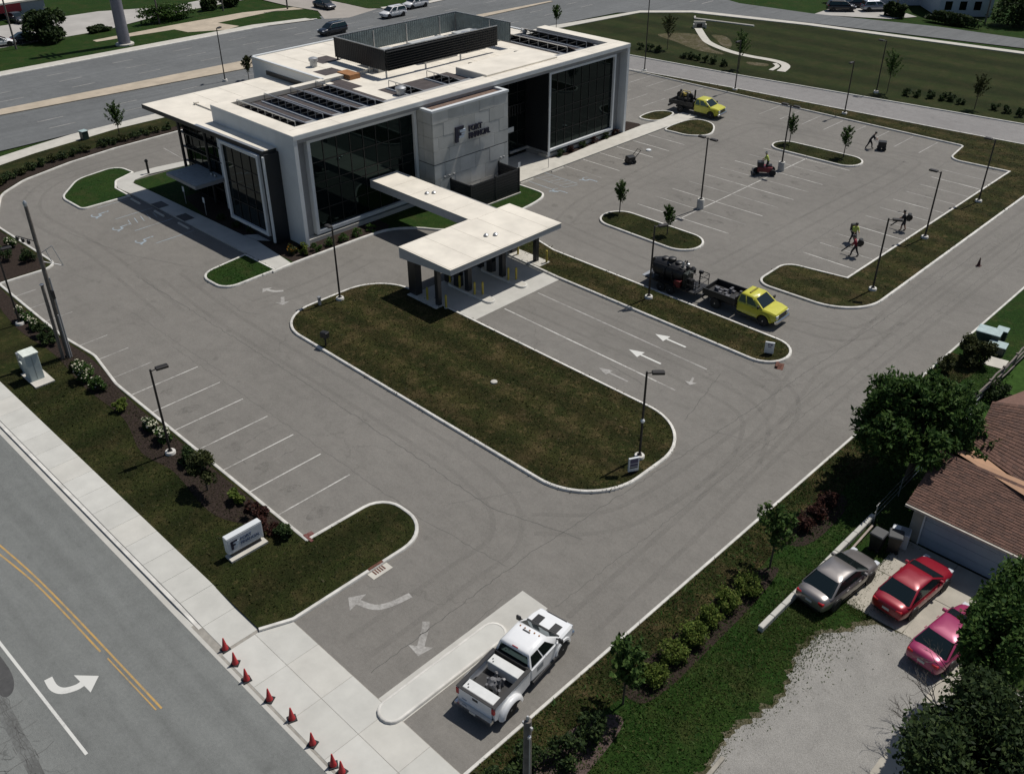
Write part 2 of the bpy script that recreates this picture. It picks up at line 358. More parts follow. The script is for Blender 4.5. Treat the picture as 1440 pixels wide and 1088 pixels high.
sheet('asphalt_patch', spline([(-38.5, 4.4), (-35.6, 4.55), (-34.3, 4.25), (-34.2, 3.75), (-36, 3.6), (-38.5, 3.7)]), .008, M('patch_asphalt', (.06, .06, .06), .9, .2, 3), parent=street_old)
# ---- long seams and cracks of the lot
ck = [[(-24, 15.5), (-24.2, 26), (-23.4, 40), (-22.8, 58), (-22.4, 80)], [(-20.8, 24), (-20.6, 44), (-20.4, 66), (-20.2, 92)], [(-56, 16.6+7), (-42, 23.75), (-30.2, 23.8), (-24.3, 24.4)], [(-68, 27.1), (-46, 27.3), (-28, 27.0), (-23, 28.5)],
      [(-60, 30), (-57, 29.6), (-55.5, 30.4)], [(-33.2, 66.4), (-33.4, 80), (-33.3, 97)], [(-38.7, 58.3), (-36.6, 74), (-36.2, 88)], [(-50.2, 58), (-51.2, 70), (-51, 90)], [(-55, 94.5), (-46, 95.4), (-35, 96.2)],
      [(-27.5, 56.2), (-25.6, 58), (-21, 59.8)], [(-30, 25.6), (-27.9, 29.1)], [(-36.6, 56.7), (-35.6, 59.5)], [(-78, 97.5), (-62, 96.5), (-50, 96.7)], [(-80, 27), (-72, 28.5), (-66, 31)], [(-24, 41), (-20, 42.5)], [(-27, 47), (-25.5, 41)], [(-62.5, 24), (-50, 24.2)]]
rc = random.Random(77)
for k in range(34):
    x, y = rc.uniform(-92, -18), rc.uniform(15, 100); a = rc.choice((0, 1.57, rc.uniform(0, 3.14)))+rc.uniform(-.2, .2); l = rc.uniform(.8, 3.2)
    ck.append([(x, y), (x+l*.5*math.cos(a)+rc.uniform(-.2, .2), y+l*.5*math.sin(a)), (x+l*math.cos(a), y+l*math.sin(a)+rc.uniform(-.3, .3))])
cracks('crack', ck, .03, .004, TARL, lot)
# ---- median of the highway, sidewalks beside it, lawns beyond it
sheet('highway_median', [(-121, 0), (-118.6, 0), (-118.0, 36), (-115.5, 66), (-115.3, 82), (-115.7, 128), (-116.3, 128), (-118.9, 82), (-119.2, 69.8), (-120.3, 37)], .12, TANC, 'tan raised concrete median of the highway', 'median', skirt=.14)
b = MB(); mk = []
for x in (-109.4, -112.6, -123.6, -127.4, -131.2):
    for k in range(26): b.box(x-.07, x+.07, 2+k*9, 5+k*9, .006, .0075)
for y in range(3): b.box(-101.5+y*2.5, -101.3+y*2.5, 144.5, 148, .006, .0075)
b.build('lane_marking', PAINTF, bpy.data.objects['highway'])
kerbmesh([(-135.1, -80), (-135.1, 88), (-133.4, 91.5)], False, .3, .15, name='kerb', parent=bpy.data.objects['highway'])
sheet('far_sidewalk', [(-137.6, -80), (-135.4, -80), (-135.4, 82), (-133.4, 91), (-135.4, 90.6), (-137.4, 82)], .10, CONC2, 'pale footpath along the far edge of the highway', 'sidewalk')
sheet('far_lawn', [(-150, -80), (-137.6, -80), (-137.4, 82), (-134, 91.6), (-133.3, 92.3), (-139.6, 95.2), (-146, 93.9), (-151.8, 93), (-150.8, 66)], .05, LAWNG, 'green verge between the highway and the pale shop lot', 'lawn')
sheet('far_corner_lawn', spline([(-141, 102.3), (-133.2, 103.6), (-130.8, 112), (-133, 135), (-160, 140), (-185, 102.5)]), .05, LAWNG, 'green corner lawn at the top edge beside the side road', 'lawn')
sheet('far_corner_sidewalk', [(-133.4, 104.4), (-132.2, 104), (-130, 112), (-131.5, 140), (-133.5, 140), (-131.4, 112)], .08, CONC2, 'narrow pale footpath beyond the two white highway cars', 'sidewalk')
slab = sheet('old_pavement', [(-144.3, 60), (-143.4, 72), (-140.2, 72.5), (-137.4, 77.5), (-138.2, 80.2), (-142.6, 79), (-143.6, 90), (-141.5, 94.6), (-144, 94.2), (-146.5, 86), (-146.4, 74), (-145.6, 60)], .07, TANC, 'worn tan slab of old pavement on the far verge', 'pavement')
sheet('highway_sidewalk', [(-98, 12), (-100.9, 29.4), (-102, 33.4), (-102.9, 39.1), (-103.5, 43), (-103.6, 60), (-101.3, 114), (-99.3, 131.2), (-93.2, 137.2), (-74.9, 142), (-44.3, 146.7), (20, 154), (20, 155.4), (-44.3, 148.1), (-74.9, 143.5), (-93.5, 138.9), (-100.3, 132.4), (-103.3, 114), (-105.6, 60), (-105.6, 47), (-105.3, 38.7), (-104.5, 34.5), (-103.5, 30.4), (-101, 12)], .11, CONC2, 'pale footpath curving along the near side of the highway', 'sidewalk', skirt=.12)
# ---- site verge on the street and highway side
vlot = rounded([(-29.64, 13.5, 0), (-29.05, 14.95, .4), (-29.05, 23.45, 1.9), (-32.8, 23.45, 1.3), (-32.85, 18.42, 0), (-54, 18.5, 3), (-58.4, 19.15, 2.5), (-62.5, 18.75, 3), (-74.15, 18.85, .3), (-74.1, 23.45, 1.1), (-86, 23.1, 5), (-92.9, 26.3, 4), (-95.1, 29.3, 4), (-96.8, 34.6, 4), (-97.65, 39.8, 5), (-98.1, 48.2, 5), (-98.3, 100, 0)])
verge = sheet('verge_lawn', offset(vlot, -.08, False)[::1]+[(-103.5, 100), (-103.55, 43), (-102.9, 39.1), (-102, 33.4), (-100.9, 29.4), (-98, 13.5)], .115, LAWN, 'mown strip of lawn between the side street footpath and the parking lot', 'lawn')
kerbmesh(list(reversed(vlot)), False, .2, .15, parent=verge)
LAWNS.append(([(-29.8, 13.6), (-29.2, 15), (-29.2, 22.6), (-31, 23.3), (-32.6, 22.4), (-32.95, 18.3), (-60, 18.3), (-60, 13.6)], LAWN))
sheet('mulch_bed', spline([(-34.2, 18.25), (-40, 18.3), (-46, 18.3), (-52, 18.35), (-58, 18.9), (-63, 18.6), (-70, 18.6), (-74, 18.7), (-73, 17.9), (-66, 17.1), (-60.5, 17.4), (-55, 17), (-50, 17.1), (-46, 16.2), (-43, 16.6), (-38.6, 16.2), (-36.4, 16.9)]), .125, MULCH, 'dark mulch bed along the left parking kerb', 'bed')
sheet('mulch_bed', [(-74.3, 22.5), (-74.3, 19), (-84, 19), (-91, 25), (-86, 22.9), (-75.2, 23.2)], .125, MULCH, 'dark mulch bed on the planted point at the left edge', 'bed')
sheet('mulch_bed', [(-93.2, 26.4), (-95.3, 29.4), (-97, 34.7), (-97.85, 39.9), (-98.3, 48.2), (-98.5, 70), (-99.7, 70), (-99.6, 48), (-99.2, 39.5), (-98.3, 34), (-96.8, 28.8), (-94.6, 25)], .125, MULCH, 'dark mulch strip along the curved drive beside the highway', 'bed')
# ---- street kerb, gutter, sidewalk slabs and entry apron
sheet('gutter', [(-90, 11.22), (-14, 11.22), (-14, 11.55), (-90, 11.55)], .006, CONC, 'concrete gutter along the side street', 'gutter')
kerbmesh([(-33.2, 11.52), (-90, 11.52)], False, .2, .13, name='kerb', parent=bpy.data.objects['gutter']) if False else None
kb = MB(); kb.add([(-90, 11.55, -.02), (-33.6, 11.55, -.02), (-31.6, 11.55, -.02), (-31.6, 11.55, .012), (-33.6, 11.53, .12), (-90, 11.53, .12), (-90, 11.72, .135), (-33.6, 11.72, .135), (-31.6, 11.72, .012)],
       [(0, 1, 4, 5), (1, 2, 3, 4), (5, 4, 7, 6), (4, 3, 8, 7)]); kb.build('kerb', KERB, bpy.data.objects['gutter'])
sw = sheet('sidewalk', [(-90, 11.74), (-33.9, 11.74), (-33.9, 13.5), (-90, 13.5)], .10, M('joint_dirt', (.27, .255, .225), .95, .2, 3), 'wide pale concrete footpath beside the side street', 'sidewalk')
tops = [M('concrete_slab_%s' % n, c, .85, .08, .9, bmp=.2, bscale=30) for n, c in (('a', (.475, .47, .435)), ('b', (.49, .485, .45)), ('c', (.46, .455, .42)), ('d', (.48, .47, .43)))]
slabmesh = {}
def slabpart(x0, x1, y0, y1, z, parent, name='slab', gap=.006, slope=0):
    b = MB(); b.bbox(x0+gap, x1-gap, y0+gap, y1-gap, z-.09, z, .012)
    o = b.build(name, random.choice(tops), parent)
    if slope:
        for v_ in o.data.vertices: v_.co.z += slope*(v_.co.x-x0)/(x1-x0)
    return o
x = -33.6-1.83*30
while x < -33.7:
    slabpart(x, x+1.83, 11.74, 13.5, .13, sw); x += 1.83
slabpart(-33.6, -31.6, 11.74, 13.5, .13, sw, slope=-.1)
slabpart(-31.6, -29.65, 11.74, 13.5, .03, sw)
ap = sheet('entry_apron', [(-32.0, 11.4), (-13, 11.4), (-13, 14.9), (-29, 14.9), (-29.6, 13.5), (-32, 13.5)], .009, MATS['joint_dirt'], 'concrete apron where the lot driveway meets the street', 'pavement')
for y0, y1, n, off in ((11.5, 13.2, 7, 0), (13.2, 14.88, 7, 0)):
    x = -29.5
    while x < -14:
        slabpart(x, min(x+2.55, -13.2), y0, y1, .022, ap); x += 2.55
# ---- entry median
med = sheet('entry_median_base', [(-22.65, 14.9), (-21.0, 14.9), (-21.0, 23.75), (-22.65, 23.75)], .008, CONC, 'flat concrete strip under the driveway median', 'median')
mo = rounded([(-22.35, 14.25, .62), (-21.05, 14.25, .62), (-21.05, 21.45, .62), (-22.35, 21.45, .62)])
mi_ = sheet('driveway_median', offset(ccw(mo), .1), .145, tops[1], 'long rounded concrete median beside the white pickup truck', 'median'); kerbmesh(ccw(mo), True, .14, .16, parent=mi_)
# ---- big centre island, strip islands, lot islands
island('grass_island', rounded([(-54.1, 30.4, 3.3), (-23.9, 30.4, 4), (-23.9, 40.6, 4), (-54.1, 40.6, 3.6)]), LAWND, 'large rounded grass island in the middle of the drives')
island('grass_island', rounded([(-50.6, 50.1, .4), (-44, 49.75, 1), (-24.75, 49.75, 1.8), (-24.75, 53.45, 1.8), (-47.5, 53.4, 1), (-51, 54.2, .4)]), LAWND, 'long narrow grass strip beside the yellow truck and tank trailer')
island('grass_island', rounded([(-49.5, 60.3, 1.9), (-39.2, 60.2, 1.9), (-39.2, 64.05, 1.9), (-49.5, 64.0, 1.9)]), LAWN, 'pill shaped grass island with two saplings nearest the drive-through')
island('grass_island', rounded([(-48.95, 87.9, 1.7), (-39.1, 88.1, 1.7), (-39.1, 91.6, 1.7), (-48.95, 91.1, 1.7)]), LAWN, 'dark pill shaped island with two saplings in the far lot')
Lo = rounded([(-79, 101.95, 0), (-34.2, 102.4, .3), (-33.6, 97.4, 1.4), (-27.8, 97.95, 0), (-27.85, 65.5, 0), (-32.75, 64.6, 1.4), (-32.6, 59.75, 1.3), (-24.0, 60.1, 3.8), (-24.2, 107.9, 0), (-29.7, 107.45, 0), (-38.7, 106.5, 0), (-62.9, 104.4, 0), (-78.2, 102.35, 0)])
island('grass_island', Lo, LAWND, 'L shaped grass verge wrapping the right and far parking rows')
island('grass_island', rounded([(-64.4, 30.4, 1.6), (-60.6, 30.5, 1.3), (-60.75, 35.3, 0), (-65.1, 35.2, 0)]), LAWNG, 'small green island at the end of the shaded walkway')
island('grass_island', rounded([(-88, 29.9, 2.6), (-83.8, 30.0, .6), (-83.8, 34.7, 0), (-86.6, 34.7, .6), (-88.4, 35.6, .8), (-89.4, 37.9, .3), (-92.4, 37.6, 1.5), (-91.6, 33, 3)]), LAWNG, 'small green teardrop island at the far left walkway end')
island('grass_island', spline([(-64.7, 86.6), (-64.9, 89.4), (-63.7, 90.8), (-62.5, 90.3), (-62.15, 87.6), (-62.9, 86.5)]), LAWND, 'small almond shaped island behind the walkway to the far lot')
island('grass_island', spline([(-60.1, 85.3), (-60.2, 89.2), (-59.2, 90.7), (-57.2, 90.4), (-55.7, 88.4), (-55.4, 86.6), (-56.8, 85.2), (-58.4, 84.95)]), LAWND, 'rounded grass island in front of the far yellow truck')
# ---- beds and walks at the building
front = spline([(-60.6, 34.9), (-60.75, 37), (-60.75, 41), (-60.7, 44.9), (-60.3, 46.8), (-58.9, 48.45), (-57.3, 49.5), (-55.7, 51.4), (-55.2, 55), (-55.4, 58.3), (-55.75, 60.4), (-56.3, 61.6), (-57.2, 62.05), (-60.2, 62.0)], False, 4)
fb = sheet('building_bed', offset(front, .1, False)+[(-66, 62), (-66, 36.95), (-62.8, 36.95)], .10, LAWNG, 'planted bed and lawn along the front of the building', 'bed')
kerbmesh(front, False, .2, .15, parent=fb)
sheet('mulch_bed', [(-62.6, 38.6), (-60.95, 38.2), (-60.95, 44.5), (-60.6, 46.3), (-61.2, 47.2), (-63.2, 47.2), (-63.2, 38.6)], .108, MULCH, 'dark mulch bed under the tall front window', 'bed')
sheet('mulch_bed', [(-66.5, 37.3), (-62.9, 37.0), (-61, 37.05), (-61, 38.5), (-62.4, 39.3), (-66.5, 39.3)], .108, MULCH, 'dark mulch bed at the near corner of the building', 'bed')
sheet('side_bed', [(-87.3, 38.5), (-87.2, 36.75), (-86.6, 36.5), (-68.4, 37.05), (-66.6, 38.6), (-66.6, 41), (-87.3, 43)], .10, LAWNG, 'shaded planting bed between the side walkway and the building', 'bed')
sheet('mulch_bed', [(-74.2, 36.95), (-68.6, 37.1), (-66.8, 38.5), (-66.8, 40), (-80, 40), (-80, 38)], .108, MULCH, 'dark mulch bed below the white framed side window', 'bed')
ww = sheet('side_walkway', [(-83.8, 34.95), (-64.5, 35.27), (-60.75, 35.3), (-60.75, 36.75), (-62.85, 36.95), (-66.7, 37.25), (-68.5, 37.06), (-84.7, 36.5), (-86.7, 36.35), (-87.3, 36.9), (-87.8, 38.6), (-87.35, 43), (-87.3, 60), (-88.6, 60), (-88.6, 43.5), (-89.1, 40.2), (-89.2, 38.0), (-88.8, 36.2), (-87.6, 35.1), (-86.4, 34.75)], .13, CONC, 'concrete walkway along the shaded side of the building', 'walkway', skirt=.14)
sheet('side_walkway_spur', [(-68.4, 37.1), (-66.7, 37.28), (-65.6, 38.1), (-66.6, 38.8), (-67.6, 38.2)], .134, CONC, 'short concrete spur to the side door', 'walkway')
fwk = sheet('front_walkway', [(-60.3, 62.0), (-60.3, 85.3), (-60.1, 91.5), (-62.2, 91.5), (-62.2, 87.6), (-62.6, 84.6), (-62.35, 76), (-62.0, 71.3), (-62.6, 69.4), (-66.4, 69.2), (-66.4, 61.8), (-60.9, 61.8)], .13, CONC2, 'pale concrete walkway in front of the entrance', 'walkway', skirt=.14)
sheet('mulch_bed', [(-63.2, 69.3), (-62.5, 69.7), (-62.05, 71.3), (-62.4, 76), (-62.65, 81.3), (-63.2, 81.3)], .108, MULCH, 'dark mulch strip under the right hand window bay', 'bed')
sheet('mulch_bed', [(-64.7, 81.7), (-62.6, 81.6), (-62.4, 84.2), (-63.2, 84.7), (-64.7, 84.4)], .108, MULCH, 'small mulch bed at the far corner of the building', 'bed')
for x0, x1, y0, y1 in ((-80.5, -79.0, 34.95, 36.0), (-76.3, -74.7, 35.1, 36.1)):
    b = MB(); b.box(x0, x1, y0, y1, .13, .136); b.build('tactile_mat', M('tactile_dark', (.05, .045, .045), .7), ww)
# ---- drive-through pad
pad = sheet('drive_through_pad', [(-50, 40.75), (-43.7, 40.75), (-43.7, 49.85), (-45.9, 50.1), (-50, 50.1)], .012, CONC, 'concrete pad under the drive-through canopy', 'pavement')
for y in (43.45, 46.95):
    t_ = rounded([(-49.4, y-.42, .4), (-44.6, y-.42, .4), (-44.6, y+.42, .4), (-49.4, y+.42, .4)])
    o = sheet('teller_island', offset(t_, .08), .15, CONC2, parent=pad); kerbmesh(ccw(t_), True, .12, .16, parent=pad)
for x0, x1, y0, y1 in ((-50.1, -46.8, 39.7, 40.72), (-50.1, -46.2, 50.15, 51.4)):
    b = MB(); b.bbox(x0, x1, y0, y1, -.02, .155, .02); b.build('side_plinth', CONC2, pad)
# ---- painted markings
def stripe(x0, y0, x1, y1, w=.085, mat=None, z=.006):
    rib([(x0, y0), (x1, y1)], w, z, sb := MB()); sb.build('parking_stripe', mat or PAINT, lot)
for k in range(7): stripe(-52.25+2.745*k, 18.65, -52.3+2.745*k, 23.45)
for k, xx in enumerate((-55.0, -57.9, -60.6, -65.7, -68.5, -71.2)): stripe(xx, 18.9, xx-.05, 21.6-.2*k, .09, PAINTF)
for k in range(12): stripe(-48.9, 66.2+2.66*k, -39.2, 66.35+2.66*k, .09, PAINTF if k % 2 else PAINT) if 66.2+2.66*k < 87.5 else None
stripe(-44.1, 64.1, -44.05, 87.9, .10)
for k in range(12):
    if 67.4+2.68*k < 97.5: stripe(-32.7, 67.45+2.68*k, -28.0, 67.45+2.68*k, .10, PAINT if k % 3 == 0 else PAINTF)
for k in range(6): stripe(-60.25, 69.0+2.72*k, -55.5, 69.0+2.72*k, .10, PAINT if k else PAINTF)
for k in range(15):
    xx = -36.6-2.72*k
    if not (-64 < xx < -57): stripe(xx, 101.9, xx, 97.4, .10, PAINTF)
for k in range(5): stripe(-78+2.7*k, 90.5, -78+2.7*k, 95, .1, PAINTF)
stripe(-89.5, 43.3, -94.2, 43.6, .1, PAINTF); stripe(-89.2, 46.2, -94, 46.5, .1, PAINTF)
for xx in (-83.5, -79.9, -76.3, -72.6): stripe(xx, 34.8, xx+.1, 31.2, .09, PAINTB)
for yy in (63.4, 66.2): stripe(-60.4, yy, -56.2, yy, .09, PAINTB)
for k in range(6):
    stripe(-59.9+.7*k, 64.7, -59.5+.7*k, 66.0, .08, PAINTB); stripe(-78.9+.01*k, 34.3-.6*k, -77.6, 34.0-.6*k, .07, PAINTB) if k < 5 else None
stripe(-60.2, 64.65, -56.3, 64.65, .08, PAINTB)
stripe(-43.4, 43.42, -27.9, 43.25, .12); stripe(-43.4, 46.98, -27.9, 46.75, .12, PAINTF)
def arrowhead(tip, d, L, w, sw_, name, mat, z=.006, parent=None, bent=None):
    d = Vector(d).normalized(); n = Vector((-d.y, d.x)); t0 = Vector(tip); b = MB()
    hl = L*.38; base = t0-d*hl
    b.add([(*q, z) for q in (t0, base+n*w/2, base-n*w/2)], [(0, 1, 2)])
    if bent is None: rib([tuple(base-d*.005), tuple(t0-d*L)], sw_, z-.002, b)
    else: rib(spline([tuple(base+d*.1)]+bent, False), sw_, z-.002, b)
    return b.build(name, mat, parent or lot)
arrowhead((-33.2, 45.2), (-1, 0), 2.7, .85, .16, 'lane_arrow', PAINTN); arrowhead((-33.2, 48.15), (-1, 0), 2.6, .85, .16, 'lane_arrow', PAINTN); arrowhead((-33.2, 41.95), (-1, 0), 2.5, .7, .14, 'lane_arrow', PAINTF)
arrowhead((-28.3, 17.6), (-1, -.25), 1.6, 1.25, .34, 'turn_arrow', PAINTF, bent=[(-26.9, 18.1), (-26.5, 18.8), (-26.3, 19.8)])
arrowhead((-23.2, 17.6), (.75, -1), 1.5, 1.15, .34, 'turn_arrow', PAINTF, bent=[(-24.2, 18.9), (-24.5, 19.2)])
arrowhead((-58.95, 32.8), (-1, -.2), 1.3, 1.0, .28, 'turn_arrow', PAINTF, bent=[(-57.9, 33.2), (-57.5, 33.7)])
arrowhead((-55.6, 32.35), (.9, -.6), 1.3, 1.05, .28, 'turn_arrow', PAINTF)
arrowhead((-27.6, 44.4), (.4, -1), 1.0, .8, .16, 'lane_arrow', PAINTF)
st = bpy.data.objects['street']
b = MB(); bt = [(-33.78, 5.52), (-33.13, 5.48), (-32.68, 5.68), (-32.44, 6.15), (-32.45, 6.5)]
rib(spline(bt, False), .34, .004, b); b.add([(x, y, .006) for x, y in ((-33.15, 6.38), (-31.74, 6.48), (-32.34, 7.13))], [(0, 1, 2)]); b.build('turn_arrow', PAINTN, st)
b = MB(); rib([(-60, 4.75), (-37.3, 4.84), (-28.9, 4.99)], .13, .010, b); b.build('lane_line', PAINTN, st)
for pth, w_ in (([(-56, 6.3), (-48, 6.95), (-44.1, 7.38), (-40.5, 7.72), (-36, 7.95), (-28.8, 8.2)], .09), ([(-56, 5.7), (-48, 6.5), (-44.1, 7.02), (-41, 7.42), (-38.5, 7.62), (-33.6, 7.8)], .085), ([(-33, 7.85), (-28.9, 8.0)], .06)):
    b = MB(); rib(spline(pth, False), w_, .006, b); b.build('centre_line', PAINTY, st)
def wheelchair(cx, cy, rot, k=1.0):
    b = MB(); z = .006
    ring = [(.42*math.cos(t), .42*math.sin(t)-.15) for t in np.linspace(-2.6, 1.0, 12)]
    rib(ring, .13, z, b); rib([(-.12, .78), (-.04, .12), (.40, .08), (.62, -.45), (.80, -.42)], .15, z+.0015, b); b.prism([(.1*math.cos(t)-.1, .1*math.sin(t)+.95) for t in np.linspace(0, 6.28, 9)[:-1]], z-.001, z)
    o = b.build('accessible_symbol', PAINTB, lot); o.location = (cx, cy, .0); o.rotation_euler = (0, 0, rot); o.scale = (k, k, 1)
for x, y in ((-81.9, 30.6), (-77.8, 30.6), (-73.9, 30.7)): wheelchair(x, y, 0)
for x, y in ((-56.3, 63.6), (-56.2, 67.8)): wheelchair(x, y, -1.57)
# ---- drain inlets (rusty grates in the kerb line)
for k, (x, y, rz, s_) in enumerate([(-28.85, 19.8, 0, 1), (-33.0, 18.75, 1.57, .8), (-24.75, 50.4, .4, .7)]):
    d = thing('storm_drain', ['rusty grate in a concrete frame beside the entry lawn kerb', 'red stained drain inlet at the last stall of the left row', 'rusty drain inlet at the tip of the narrow grass strip'][k], 'drain', (x, y, 0), rz)
    b = MB(); b.box(-.15, .5*s_, -.6*s_, .6*s_, .005, .014); b.build('frame', CONC2 if k == 0 else PAINTR if k == 1 else RUST, d)
    for j in range(5): b = MB(); b.box(-.08, .32*s_, (-.32+.14*j)*s_, (-.25+.14*j)*s_, .014, .028); b.build('bar', RUST, d)
    b = MB(); b.box(-.18, -.02, -.45*s_, .45*s_, .014, .165); b.build('hood', RUST if k != 1 else PAINTR, d)
# ---- right hand verge, gravel yard and field
rk = kerbmesh([(-17.4, 14.9), (-17.4, 112)][::-1], False, .17, .15) ; tag(rk, 'straight pale kerb along the right edge of the driveway', 'kerb', kind='structure')
sheet('right_verge', [(-17.25, 14.9), (-10, 14.9), (-10, 112), (-17.25, 112)], .10, LAWNG, 'green verge between the driveway and the neighbouring yard', 'lawn')
wob = [(-15.2+.45*noise.noise(Vector((k*.37, 3.1, 0)))+.2*math.sin(k*.9), 15+k*1.0) for k in range(46)]
sheet('dry_verge', [(-17.25, 14.95)]+wob+[(-17.25, 60)], .106, LAWND, 'dry browned grass strip along the right driveway kerb', 'lawn')
LAWNS.append(([(-17.2, 14.9), (-10.6, 14.9), (-11, 26), (-13.2, 29.4), (-13.1, 60), (-17.2, 60)], LAWNG)); LAWNS.append(([(-17.2, 15)]+wob[:44]+[(-17.2, 58)], LAWND))
sheet('mulch_bed', spline([(-15.7, 22.8), (-15.7, 26), (-15.7, 30), (-15.5, 32.2), (-14.6, 33.6), (-14.2, 31), (-14.1, 27), (-14.1, 24), (-14.5, 22.4)]), .112, MULCH, 'dark mulch bed under the six round shrubs', 'bed')
sheet('mulch_bed', spline([(-15.7, 15), (-15.8, 18.5), (-15.4, 20.6), (-14.4, 21.2), (-13.9, 18), (-14, 15)]), .112, M('mulch_pink', (.075, .05, .045), .95, .4, 9, bmp=.8), 'pinkish mulch bed under the dark shrubs at the bottom edge', 'bed')
sheet('mulch_bed', spline([(-15.9, 35.8), (-15.9, 39), (-15.2, 41), (-14.4, 40), (-14.3, 37), (-14.8, 35.6)]), .112, MULCH, 'mulch bed beside the big tree shadow', 'bed')
gp = [(-10.5, 31.9), (-11.2, 30.6), (-11.0, 28.6), (-10.3, 26.6), (-10.9, 24.4), (-10.6, 22.2), (-10.8, 19), (-10.6, 14), (2, 14), (2, 34), (-6.2, 34), (-7.4, 33.95), (-9.3, 33.6)]
gw = []
for a, b_ in zip(gp, gp[1:]+gp[:1]):
    n = max(1, int(math.dist(a, b_)/.14))
    for k in range(n):
        t = k/n; p = (a[0]+(b_[0]-a[0])*t, a[1]+(b_[1]-a[1])*t); q = noise.noise(Vector((p[0]*.8, p[1]*.8, 0)))*.3+noise.noise(Vector((p[0]*2.9, p[1]*2.9, 5)))*.2+noise.noise(Vector((p[0]*7, p[1]*7, 9)))*.14; gw.append((p[0]+q, p[1]+q*.5))
sheet('gravel_fringe', [(x-.22+.25*noise.noise(Vector((x*3, y*3, 2))), y+.16+.25*noise.noise(Vector((x*3, y*3, 7)))) for x, y in gw], .1155, lawn('worn_edge', (.06, .058, .03), (.12, .105, .07), (.2, .18, .14), .6), 'worn dusty edge between the gravel yard and the grass', 'soil')
sheet('gravel_yard', gw, .118, GRAV, 'pale gravel yard at the lower right', 'yard')
yp = sheet('garage_pad', [(-11.1, 33.75), (-5.5, 33.95), (-5.5, 40), (-11.2, 40)], .112, MATS['joint_dirt'], 'concrete pad in front of the garage', 'pavement')
for x0, x1 in ((-11.1, -8.35), (-8.35, -5.5)):
    for y0, y1 in ((33.8, 36.9), (36.9, 40)):
        b = MB(); b.bbox(x0+.015, x1-.015, y0+.015, y1-.015, .06, .135, .012); b.build('slab', M('yard_slab', (.35, .325, .275), .85, .12, 1.2, bmp=.2), yp)
sheet('side_path', [(-6.0, 22), (-4.6, 22), (-4.6, 33.9), (-6.05, 33.9)], .125, M('yard_slab', (.3, .27, .22)), 'narrow concrete path beside the gravel under the dark tree', 'path')
sheet('back_lawn', [(-13.4, 50), (10, 46), (10, 80), (-13.4, 80)], .108, M('lush_lawn', (.03, .065, .012), .95, .3, 2.5, bmp=.8, bscale=20, spec=.1), 'bright green back lawn behind the split rail fence', 'lawn')
sheet('field', [(-101.5, 106), (-82.8, 108.4), (-66.4, 110), (-32.2, 114.6), (20, 121.2), (20, 153.6), (-44.3, 146.5), (-75, 141.8), (-93.3, 137), (-99.4, 131), (-101.4, 114)], .03, lawn('lawn_field', (.014, .024, .006), (.030, .033, .011), (.055, .046, .022), .34, (.045, 'Y')), 'broad mown field between the access road and the highway', 'field')
kerbmesh([(-86, 107.8), (-82.8, 108.2), (-66.4, 109.8), (-32.2, 114.4), (10, 119.7)], False, .2, .13, name='kerb', parent=bpy.data.objects['access_road'])
pth = spline([(-86.0, 128.6), (-82, 124.3), (-79.3, 121.9), (-75.1, 120), (-71.5, 119.4), (-66.9, 119.6), (-64.6, 118.3), (-63.6, 115.4)], False)
b = MB(); rib(pth, 1.15, .05, b); tag(b.build('swale_path', CONC2), 'pale curved concrete channel crossing the field', 'channel', kind='structure')
b = MB(); rib(spline([(-66.4, 118.4), (-65.3, 117.3), (-64.9, 115.0)], False), .6, .055, b); tag(b.build('swale_path', CONC2), 'short pale inner curve at the right end of the field channel', 'channel', kind='structure')
for nm, pts in (('bare_earth', [(-88, 121), (-85, 125), (-82, 124), (-79.8, 121.5), (-77, 119.2), (-74, 117.8), (-78, 117.2), (-83, 119)]), ('bare_earth', [(-82, 126.4), (-79.6, 124.2), (-77.5, 122.2), (-75.4, 121), (-77, 124.2), (-80, 127)]), ('bare_earth', [(-69.5, 116.6), (-67, 117.5), (-66.4, 116.2), (-68.5, 115.6)])):
    sheet(nm, spline(pts), .036, lawn('bare_%d' % len(MATS), (.05, .05, .02), (.09, .075, .045), (.19, .16, .12), .62), 'worn bare patch of %s' % ['soil left of the field channel', 'soil above the field channel', 'soil by the end of the field channel'][len([o for o in bpy.data.objects if o.name.startswith('bare_earth')])], 'soil')
# ---- grass blades over the near lawns
def inside(pts, xs, ys):
    c = np.zeros(len(xs), bool); n = len(pts)
    for k in range(n):
        x0, y0 = pts[k]; x1, y1 = pts[k-1]
        if y0 == y1: continue
        s_ = ((y0 > ys) != (y1 > ys)) & (xs < (x1-x0)*(ys-y0)/(y1-y0)+x0); c ^= s_
    return c
blades = {}
def bladem(name, c1, c2, c3, tan, lo):
    ma = leafm(name, c1, c2, c3, .35); t = ma.node_tree; b = t.nodes['Principled BSDF']; lk = b.inputs['Base Color'].links[0].from_socket
    geo = t.nodes.new('ShaderNodeNewGeometry'); f = ramp(t, noi(t, geo.outputs['Position'], .55, 4, .65), [(lo, g(0)), (lo+.13, g(.9))])
    f2 = mix(t, 1.0, f, ramp(t, geo.outputs['Random Per Island'], [(.1, g(.25)), (.7, g(1))]), 'MULTIPLY')
    t.links.new(mix(t, f2, lk, tan), b.inputs['Base Color']); return ma
BLD = dict(lawn_dry=bladem('blade_dry', (.016, .022, .006), (.036, .038, .012), (.10, .08, .036), (.16, .115, .06), .5), lawn_site=bladem('blade_site', (.012, .02, .004), (.028, .034, .009), (.075, .068, .03), (.12, .09, .045), .56), lawn_green=bladem('blade_green', (.013, .042, .006), (.028, .07, .011), (.07, .11, .03), (.11, .09, .04), .6))
